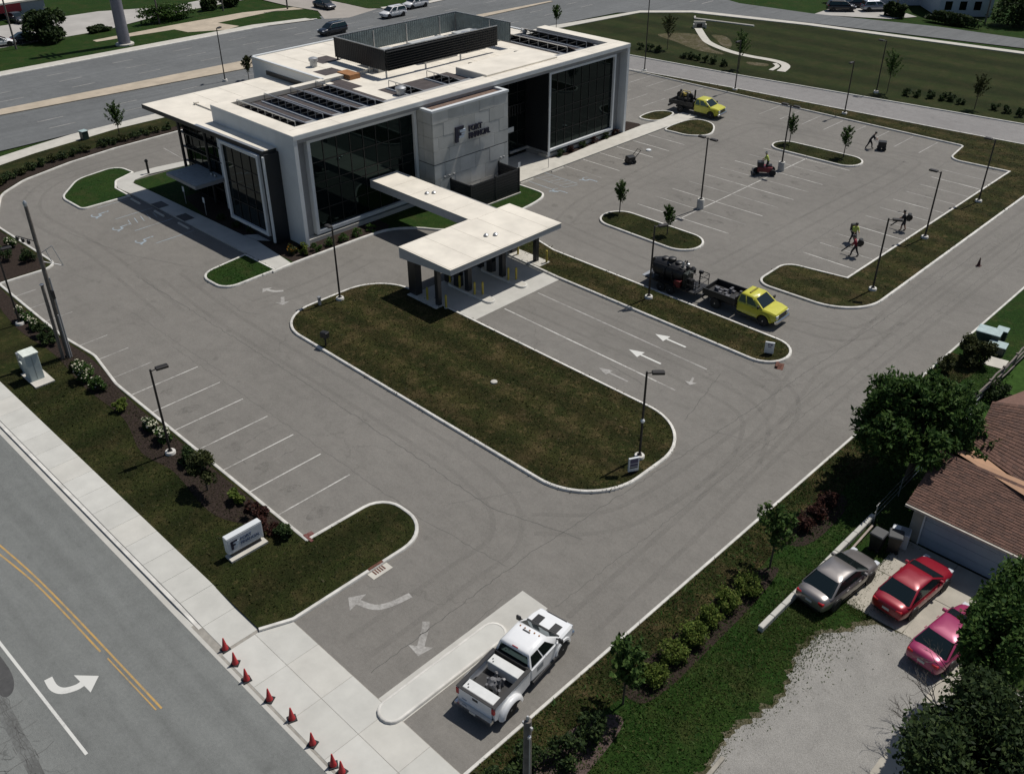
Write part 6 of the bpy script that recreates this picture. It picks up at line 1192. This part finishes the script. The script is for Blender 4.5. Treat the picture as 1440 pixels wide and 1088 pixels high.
for k in range(9):
    y = -4+2.2*k; part('post', FW, FE, (-.07, .07, y-.07, y+.07, 0, 1.25))
    for z in (.35, .75, 1.12):
        if k < 8: b = MB(); b.tube([(random.uniform(-.05, .05), y, z+random.uniform(-.04, .04)), (random.uniform(-.08, .08), y+1.1, z+random.uniform(-.05, .05)), (random.uniform(-.05, .05), y+2.2, z)], .055, 6); b.build('rail', FW, FE, 50)
WF = thing('wire_fence', 'thin wire fence between the verge and the garage', 'fence', (-12.9, 43, .1)); b = MB()
for z in (.3, .7, 1.1): b.tube([(0, -3, z), (-.1, 4, z), (-.3, 11, z)], .012, 4)
b.build('wire', STEEL, WF)
for y in (-3, 0, 3, 6, 9): b = MB(); b.tube([(-.02*y, y, 0), (-.02*y, y, 1.25)], .03, 6); b.build('post', STEEL, WF)
# ================================================================ VEGETATION
LF = dict(dark=leafm('leaf_dark', (.022, .05, .013), (.05, .096, .022), (.09, .14, .036), .3), mid=leafm('leaf_mid', (.02, .05, .012), (.045, .092, .02), (.085, .135, .034), .3), bright=leafm('leaf_bright', (.05, .085, .014), (.10, .145, .026), (.17, .19, .045), .3), olive=leafm('leaf_olive', (.022, .03, .010), (.045, .055, .018), (.075, .08, .028)),
          deep=leafm('leaf_deep', (.012, .024, .009), (.026, .046, .014), (.055, .08, .024), .2), flower=leafm('petal', (.5, .48, .36), (.62, .60, .46), (.68, .66, .52)), purple=leafm('leaf_red', (.03, .015, .012), (.05, .022, .018), (.08, .03, .02)), orange=leafm('petal_orange', (.2, .09, .01), (.3, .14, .015)))
def cloud(n, rad, lobes, seed, shell=.45, squash=1.0):
    r_ = np.random.default_rng(seed); rad = np.array(rad)
    c = r_.normal(size=(lobes, 3)); c /= np.linalg.norm(c, axis=1)[:, None]; c *= (r_.uniform(.3, .78, lobes)**.7)[:, None]; lr = r_.uniform(.28, .48, lobes)
    i = r_.integers(0, lobes, n); d = r_.normal(size=(n, 3)); d /= np.linalg.norm(d, axis=1)[:, None]; t = (shell+(1-shell)*r_.uniform(0, 1, n))**.8*r_.uniform(.75, 1.12, n)
    return (c[i]+d*(lr[i]*t)[:, None])*rad, c*rad
def tree(label, loc, h, rad, n, leaf, mat, seed, trunk=.09, cz=None, lobes=14, z=.1, group=None, name='tree', upb=.5, lean=(0, 0)):
    o = thing(name, label, 'tree', (*loc, z), 0, group); cz = cz or h-rad[2]; pts, cc = cloud(n, rad, lobes, seed); c = np.array([lean[0], lean[1], cz]); b = MB()
    b.tube([(0, 0, -.1), (lean[0]*.4+.02, lean[1]*.4, cz*.5), (lean[0], lean[1], cz)], [trunk, trunk*.8, trunk*.45], 8)
    for q in cc[:12]:
        e = c+q*.9; s0 = Vector((lean[0]*.7, lean[1]*.7, max(.3*cz, cz-abs(q[2])*.5-rad[2]*.55))); b.tube([tuple(s0), tuple((s0+Vector(e))*.5+Vector((0, 0, .1*rad[2]))), tuple(e)], [trunk*.42, trunk*.28, trunk*.1], 6)
    b.build('trunk', TRUNK, o, 60); leaves(pts+c, leaf, 'crown', mat, o, upb); return o
def shrub(label, loc, rad, n, leaf, mat, seed, group=None, name='shrub', z=.1, flowers=0, lobes=10, fm=None):
    o = thing(name, label, 'shrub', (*loc, z), 0, group); pts, cc = cloud(n, rad, lobes, seed, .5); c = np.array([0, 0, rad[2]*.8]); p = pts+c; p = p[p[:, 2] > .02]
    leaves(p, leaf, 'foliage', mat, o); b = MB()
    for q in cc[:7]: b.tube([(0, 0, -.05), tuple((c+q*.85))], [.03, .012], 5)
    b.build('stem', TRUNK, o)
    if flowers:
        pf, _ = cloud(flowers*3, tuple(r*1.06 for r in rad), lobes, seed, .9); pf = pf[pf[:, 2] > -.1*rad[2]][:flowers]; leaves(pf+c, leaf*1.15, 'blossom', fm or LF['flower'], o, 1.2, 1.2)
    return o
# big garage tree, with leaf sprays like fingers
def spraytree(label, loc, h, rad, nsp, per, leaf, mat, seed, trunk, cz):
    o = thing('tree', label, 'tree', (*loc, .1)); r_ = np.random.default_rng(seed); pts, cc = cloud(nsp, rad, 20, seed, .6); c = np.array([0, 0, cz]); P = []; D = []
    for q in pts:
        ax = q/np.linalg.norm(q/np.array(rad))*.5+r_.normal(size=3)*.3; ax = ax/np.linalg.norm(ax); ax[2] = abs(ax[2])*.6+.1; L = r_.uniform(.45, .85)
        t = r_.uniform(0, 1, per); side = r_.normal(size=(per, 3)); side -= ax*(side@ax)[:, None]; side /= np.linalg.norm(side, axis=1)[:, None]+1e-9
        P.append(q+c+ax*(t*L)[:, None]+side*(.14+.12*(1-t))[:, None]); D.append(side+ax*.8)
    leaves(np.concatenate(P), leaf, 'crown', mat, o, .55, 2.6, np.concatenate(D)); b = MB(); b.tube([(0, 0, -.1), (.1, 0, cz*.5), (0, .1, cz)], [trunk, trunk*.8, trunk*.5], 10)
    for q in cc: b.tube([(0, 0, cz*.45), tuple(c*.75+q*.4), tuple(c+q*.9)], [trunk*.4, trunk*.25, .02], 6)
    b.build('trunk', TRUNK, o, 60); return o
spraytree('big dark green tree overhanging the garage roof', (-13.2, 44.7), 6.6, (2.9, 3.3, 2.6), 760, 30, .19, LF['mid'], 3, .22, 3.7)
tree('large dark tree filling the bottom right corner', (-2.35, 24.0), 9, (2.7, 3.3, 2.6), 40000, .15, LF['deep'], 21, .3, 6.2, 30)
tree('dense green tree hiding the magenta car at the right edge', (-4.0, 31.6), 8, (2.0, 3.0, 2.3), 24000, .16, LF['mid'], 22, .25, 5.3, 24)
BR = thing('bare_branch', 'bare dead branches reaching over the gravel from the dark tree', 'branch', (-5.6, 28.9, 2.9)); b = MB(); rb = random.Random(3)
def twig(p, d, l, r_, dep):
    if dep == 0 or l < .15: return
    e = p+d*l; b.tube([tuple(p), tuple(p+d*l*.5+Vector((0, 0, rb.uniform(-.05, .05)))), tuple(e)], [r_, r_*.85, r_*.7], 5)
    for k in range(3 if dep > 2 else 2): twig(p+d*l*rb.uniform(.5, 1), (d+Vector((rb.uniform(-.9, .9), rb.uniform(-.9, .9), rb.uniform(-.1, .3)))).normalized(), l*rb.uniform(.5, .75), r_*.6, dep-1)
twig(Vector((1.4, -.8, 0)), Vector((-.95, .3, .02)), 1.5, .035, 5); twig(Vector((1.4, .9, 0)), Vector((-.9, .35, .05)), 1.3, .03, 5); twig(Vector((1.2, -2, 0)), Vector((-.9, .1, .05)), 1.3, .03, 5); b.build('twigs', M('dead_wood', (.09, .08, .07), .9), BR)
def sapling(label, loc, h, mat, seed, group, wide=1.0):
    o = thing('sapling', label, 'tree', (*loc, .1), 0, group); r_ = np.random.default_rng(seed); b = MB(); b.tube([(0, 0, -.1), (.02, 0, h*.5), (0, .03, h*.96)], [.05, .04, .012], 8); P = []
    for k in range(15):
        t = .34+.5*k/14; a = k*2.4+r_.uniform(-.4, .4); L = h*(.34-.16*(t-.34)/.5)*r_.uniform(.75, 1.25)*wide; d = np.array([math.cos(a)*.62, math.sin(a)*.62, .78]); s0 = np.array([0, 0, h*t]); b.tube([tuple(s0), tuple(s0+d*L)], [.02, .006], 5)
        u = r_.uniform(.15, 1.08, 75); P.append(s0+d*(u*L)[:, None]+r_.normal(0, .085*wide, (75, 3))*(1.25-u*.7)[:, None])
    P.append(np.array([0, 0, h*.5])+r_.uniform(0, 1, (120, 1))*np.array([[0, 0, h*.52]])+r_.normal(0, .11, (120, 3)))
    b.build('trunk', TRUNK, o, 60); leaves(np.concatenate(P), .13*wide, 'crown', mat, o); return o
# young street trees and round shrubs on the right verge
sapling('slim young tree on the right verge beside the row of round shrubs', (-14.95, 33.35), 3.7, LF['dark'], 31, None, 1.35)
sapling('slim young tree on the right verge at the lower end of the shrub row', (-15.0, 21.9), 3.5, LF['dark'], 32, None, 1.35)
ords = ['first', 'second', 'third', 'fourth', 'fifth', 'sixth']
for k, (x, y) in enumerate(((-14.85, 23.75), (-14.9, 25.3), (-14.9, 26.8), (-15.0, 28.2), (-14.95, 29.65), (-14.9, 31.2))): shrub('round bright green shrub, %s from the lower end of the verge row' % ords[k], (x, y), (.62+.05*((k*37) % 3), .62+.04*((k*53) % 3), .58+.04*(k % 2)), 2600, .085, LF['bright'], 40+k, 'round verge shrubs', 'round_shrub', lobes=40)
for k, (x, y, s_) in enumerate(((-15.75, 17.0, .75), (-14.9, 18.2, .8), (-14.75, 19.75, .8), (-15.9, 15.6, .7))): shrub('dark leafy shrub at the bottom edge, ' + ['left of the middle one', 'the middle one', 'nearest the lower slim tree', 'beside the utility pole'][k], (x, y), (s_, s_, .75), 1300, .12, LF['deep'], 50+k, 'dark bottom shrubs')
for k, (x, y) in enumerate(((-15.3, 37.0), (-15.2, 38.4), (-15.3, 39.8))): shrub('dark red leaved shrub in the big tree shade, ' + ['nearest the slim tree', 'the middle one', 'deepest in the shade'][k], (x, y), (.6, .6, .5), 900, .11, LF['purple'], 60+k, 'shaded red shrubs')
shrub('large loose green bush beside the bare concrete pad', (-15.8, 59.4), (1.3, 1.3, 1.15), 4200, .15, LF['olive'], 70); shrub('small dark bush below the transformer box', (-16.6, 57.6), (.7, .8, .6), 1200, .12, LF['olive'], 71)
shrub('dark hedge bush behind the rail fence', (-13.0, 56.4), (.9, 1.4, .6), 2000, .13, LF['deep'], 72)
# left lawn planting
for k, (x, y, s_, nf, lb) in enumerate(((-56.0, 17.5, .95, 170, 'white flowering bush beside the utility poles'), (-54.2, 17.45, .75, 40, 'leafy bush with a few white flowers right of the utility poles'), (-47.6, 17.7, .7, 190, 'white flowering bush left of the lawn lamp, farther one'), (-46.1, 17.7, .75, 190, 'white flowering bush left of the lawn lamp, nearer one'), (-66.8, 18.1, .8, 170, 'white flowering bush at the left edge, under the edge lamp'), (-64.9, 18.0, .7, 130, 'white flowering bush right of the edge lamp'), (-80.3, 22.3, .7, 120, 'white flowering bush on the planted point at the left edge'))):
    shrub(lb, (x, y), (s_*.9, s_*.7, s_*.8), 1500, .13, LF['mid'], 80+k, 'white flowering bushes', 'flowering_bush', flowers=nf)
for k, (x, y, s_, m_, lb) in enumerate(((-51.0, 17.45, .6, 'bright', 'yellow green shrub on the mulch between the flower bushes'), (-43.2, 17.5, .75, 'deep', 'dark shrub just right of the lawn lamp'), (-42.2, 17.7, .7, 'deep', 'dark shrub two right of the lawn lamp'), (-36.2, 17.7, .75, 'purple', 'dark red shrub behind the white box sign'), (-35.0, 17.6, .7, 'purple', 'dark red shrub nearest the white box sign'), (-34.0, 17.9, .6, 'deep', 'dark shrub at the end of the left row bed'), (-38.2, 17.6, .6, 'bright', 'light green shrub before the red ones'), (-62.2, 17.9, .8, 'deep', 'dark shrub left of the utility poles'), (-63.5, 18.0, .8, 'deep', 'dark shrub farther left of the utility poles'), (-57.6, 17.6, .6, 'olive', 'olive shrub at the foot of the utility poles'), (-76.5, 22.2, .8, 'deep', 'dark shrub at the tip of the planted point'), (-78.2, 21.0, .9, 'deep', 'dark shrub on the planted point'), (-82, 20.8, .9, 'deep', 'dark shrub at the very left edge'))):
    shrub(lb, (x, y), (s_, s_*.8, s_*.75), 1300, .12, LF[m_], 90+k, 'left bed shrubs')
tree('small spreading tree on the lawn between lamp and box sign', (-40.2, 17.1), 2.3, (1.25, .95, .75), 2600, .14, LF['olive'], 110, .06, 1.7, 9); 
sp = spraytree('low leafy sapling on the planted point at the left', (-84, 17.2), 2.6, (1.0, 1.0, .8), 40, 14, .14, LF['olive'], 111, .06, 1.8)
# lot saplings
for k, (x, y, h, lb) in enumerate(((-48.6, 63.2, 2.9, 'left sapling on the pill island nearest the drive-through'), (-42.7, 62.3, 2.6, 'right sapling on the pill island nearest the drive-through'), (-47.6, 90.4, 3.0, 'left sapling on the far dark pill island'), (-41.4, 90.4, 3.2, 'right sapling on the far dark pill island'))):
    sapling(lb, (x, y), h, LF['mid' if k > 1 else 'dark'], 120+k, 'lot saplings')
for k, (x, y, h, lb, m_) in enumerate(((-81.5, 114.6, 4.6, 'slim field tree right of the tall pole', 'olive'), (-68.3, 112.6, 4.6, 'slim field tree where the channel passes', 'dark'), (-49.0, 115.6, 4.8, 'slim field tree beside the field lamp', 'dark'), (-38.6, 116.4, 3.8, 'thin field tree among the far shrubs', 'olive'), (-100.2, 41.8, 3.6, 'young conical tree on the highway verge at the left', 'dark'), (-101.9, 113.6, 3.2, 'young tree by the highway just right of the rooftop screen', 'dark'), (-110.6, 64.4, 2.8, 'thin young tree behind the overhanging roof', 'olive'))):
    sapling(lb, (x, y), h, LF[m_], 130+k, None, 1.25)
for k, (x, y) in enumerate(((-46.75, 116.2), (-45.55, 116.5), (-44.2, 117.1), (-42.9, 117.3), (-42.0, 117.6), (-40.5, 117.1), (-36.7, 117.8), (-35.3, 117.5), (-33.8, 117.1))): shrub('small dark field shrub, number %s along the right field edge' % ['one', 'two', 'three', 'four', 'five', 'six', 'seven', 'eight', 'nine'][k], (x, y), (.6, .6, .55), 350, .18, LF['deep'], 140+k, 'right field shrubs', z=.02)
for k, (x, y) in enumerate(((-84.3, 111.9), (-82.7, 112.2), (-81.4, 112.3), (-77, 112.3), (-76, 112.5), (-74.9, 112.6), (-73.5, 112.4), (-72.3, 112.6), (-70.6, 112.6))): shrub('small dark field shrub, number %s right of the building corner' % ['one', 'two', 'three', 'four', 'five', 'six', 'seven', 'eight', 'nine'][k], (x, y), (.6, .6, .6), 350, .18, LF['deep'], 150+k, 'left field shrubs', z=.02)
k = 0
for t in np.linspace(0, 1, 20):
    P = spline([(-95.4, 27), (-97.4, 31), (-98.5, 36), (-99.0, 41), (-99.3, 46), (-99.5, 53)], False, 8); x, y = P[int(t*(len(P)-1))]
    shrub('low dark shrub in the curved highway bed, position %s from the left' % ['one', 'two', 'three', 'four', 'five', 'six', 'seven', 'eight', 'nine', 'ten', 'eleven', 'twelve', 'thirteen', 'fourteen', 'fifteen', 'sixteen', 'seventeen', 'eighteen', 'nineteen', 'twenty'][k], (x, y), (.65, .7, .45), 420, .15, LF['deep' if k % 3 else 'olive'], 160+k, 'highway bed shrubs'); k += 1
for k, (x, y) in enumerate(((-61.4, 39.6), (-61.5, 41.0), (-61.4, 42.4), (-61.5, 43.8), (-61.3, 45.2))): shrub('low dark green shrub under the tall front window, %s from the building corner' % ords[k], (x, y), (.5, .5, .4), 500, .11, LF['dark'], 190+k, 'front window shrubs')
for k, (x, y) in enumerate(((-62.35, 70.6), (-62.5, 72.4), (-62.55, 74.3), (-62.6, 76.2), (-62.7, 78.1), (-62.8, 79.9))): shrub('low dark shrub under the right window bay, %s from the entrance' % ords[k], (x, y), (.4, .55, .4), 420, .12, LF['purple' if k % 2 else 'deep'], 200+k, 'right bay shrubs')
shrub('orange and yellow flower clump at the building corner', (-62.3, 37.9), (.55, .5, .5), 700, .11, LF['olive'], 210, name='flower_clump', flowers=70, fm=LF['orange']); shrub('yellow green grass clump at the building corner', (-61.6, 38.5), (.45, .45, .55), 600, .12, LF['bright'], 211, name='flower_clump')
for k, (x, y) in enumerate(((-72.9, 37.6), (-70.4, 37.7), (-68.4, 37.9))): shrub('dark shaded shrub in the side bed, %s from the entry canopy' % ords[k], (x, y), (.6, .4, .4), 500, .11, LF['deep'], 215+k, 'side bed shrubs')
# ================================================================ FAR TOP LEFT AND TOP RIGHT
b = None; SHP = thing('shop_building', 'red and white fronted shop at the top left corner', 'shop', (-176, 50, 0)); part('wall', M('shop_grey', (.22, .25, .29), .7, .06), SHP, (-10, 6.5, -30, 13.4, 0, 2.25)); part('roof', ROOFM, SHP, (-10.3, 6.8, -30.3, 13.7, 2.25, 2.5)); RB = M('shop_red', (.28, .015, .025), .6, .1)
for k in range(6): part('sign_panel', RB if k % 3 else WHITE, SHP, (6.5, 6.62, -6+2.6*k, -3.45+2.6*k, 1.0, 2.2))
for k in range(6): part('shop_window', GLASS, SHP, (6.5, 6.58, -6+2.6*k, -3.6+2.6*k, .1, .95))
spb = shrub('big round clipped tree in the far shop lot', (-149.6, 55.4), (3.0, 3.0, 3.2), 6500, .42, LF['deep'], 230, name='round_tree', z=0, lobes=16)
for k, (x, y, rx, ry, rz_, lb) in enumerate(((-149.6, 74.2, 1.6, 5.6, 1.5, 'long low hedge on the far verge'), (-152.6, 83.4, 1.5, 1.4, 1.3, 'round dark bush at the top by the slim pole'), (-152.6, 87.4, 1.6, 1.8, 1.2, 'second round dark bush at the top'), (-150.2, 63.0, .8, 2.2, .6, 'row of low bushes left of the monopole'), (-161, 96, 3, 7, 1.6, 'loose green thicket at the top edge'))): shrub(lb, (x, y), (rx, ry, rz_), 3200, .32, LF['mid' if k in (0, 4) else 'deep'], 240+k, z=.03, lobes=22)
WH = M('house_wall_pale', (.42, .46, .50), .8, .05)
for k, (x, y, sx, sy, rz, lb) in enumerate(((-63.5, 169, 8.5, 10, 42, 'pale blue grey house at the top right behind the hedge'), (-74.5, 170, 6.5, 9, 42, 'second pale house at the top edge behind the parked cars'), (-96, 164, 6, 9, 20, 'dark roofed house at the very top edge'))):
    o = thing('house', lb, 'house', (x, y, 0), R(rz)); part('wall', WH, o, (-sx/2, sx/2, -sy/2, sy/2, 0, 4.6)); b = MB(); b.add([(-sx/2-.3, -sy/2-.3, 4.5), (sx/2+.3, -sy/2-.3, 4.5), (sx/2+.3, sy/2+.3, 4.5), (-sx/2-.3, sy/2+.3, 4.5), (-sx/2-.3, 0, 6.8), (sx/2+.3, 0, 6.8)], [(0, 1, 5, 4), (2, 3, 4, 5), (0, 4, 3), (1, 2, 5)]); b.build('roof', SH[0], o)
    for j in range(3): part('window', GLASS, o, (-sx/2+.9+j*2.3, -sx/2+2.0+j*2.3, -sy/2-.04, -sy/2, 1.0, 2.3)) if sx > 6.2 else None
    part('door', WHITE, o, (sx/2, sx/2+.05, -.5, .5, 0, 2.1))
sheet('house_driveway', [(-78.5, 150), (-68, 155.4), (-65.5, 160), (-71, 163), (-79, 163)], .0, FARC, 'pale driveway in front of the far houses', 'driveway')
for k, (x, y, rx, ry, rz_, lb) in enumerate(((-59.2, 158.6, 5.0, .9, 1.0, 'long clipped hedge along the far road at the top right'), (-68.2, 157.6, 1.9, 1.0, 1.3, 'short clipped hedge between the far driveways'), (-52.2, 165, 3.5, 3.5, 3.2, 'dark spreading bush at the top right corner'), (-47, 168, 4, 4, 4, 'tall dark bush at the far top right'), (-80.5, 161.5, 1.6, 1.6, 1.5, 'dark bush beside the far parked cars'))): shrub(lb, (x, y), (rx, ry, rz_), 4200, .34, LF['deep'], 260+k, z=0, lobes=26, name='hedge' if k < 2 else 'bush')
o = thing('drain_headwall', 'small pale drain headwall at the top of the field channel', 'headwall', (-86.3, 129.3, .03), R(40)); part('wall', CONC2, o, (-.9, .9, -.15, .15, 0, .9)); part('wing', CONC2, o, (-1.0, -.85, -.9, -.15, 0, .6), (.85, 1.0, -.9, -.15, 0, .6)); part('pipe_mouth', DK, o, (-.4, .4, -.17, -.14, .05, .6))
b = MB(); b.tube([(-91, 134.8, .1), (-90.2, 133.6, .1), (-80.5, 135.6, .1)], .18, 6); tag(b.build('pale_pipe', CONC2), 'thin pale pipe lying at the top of the field', 'pipe')
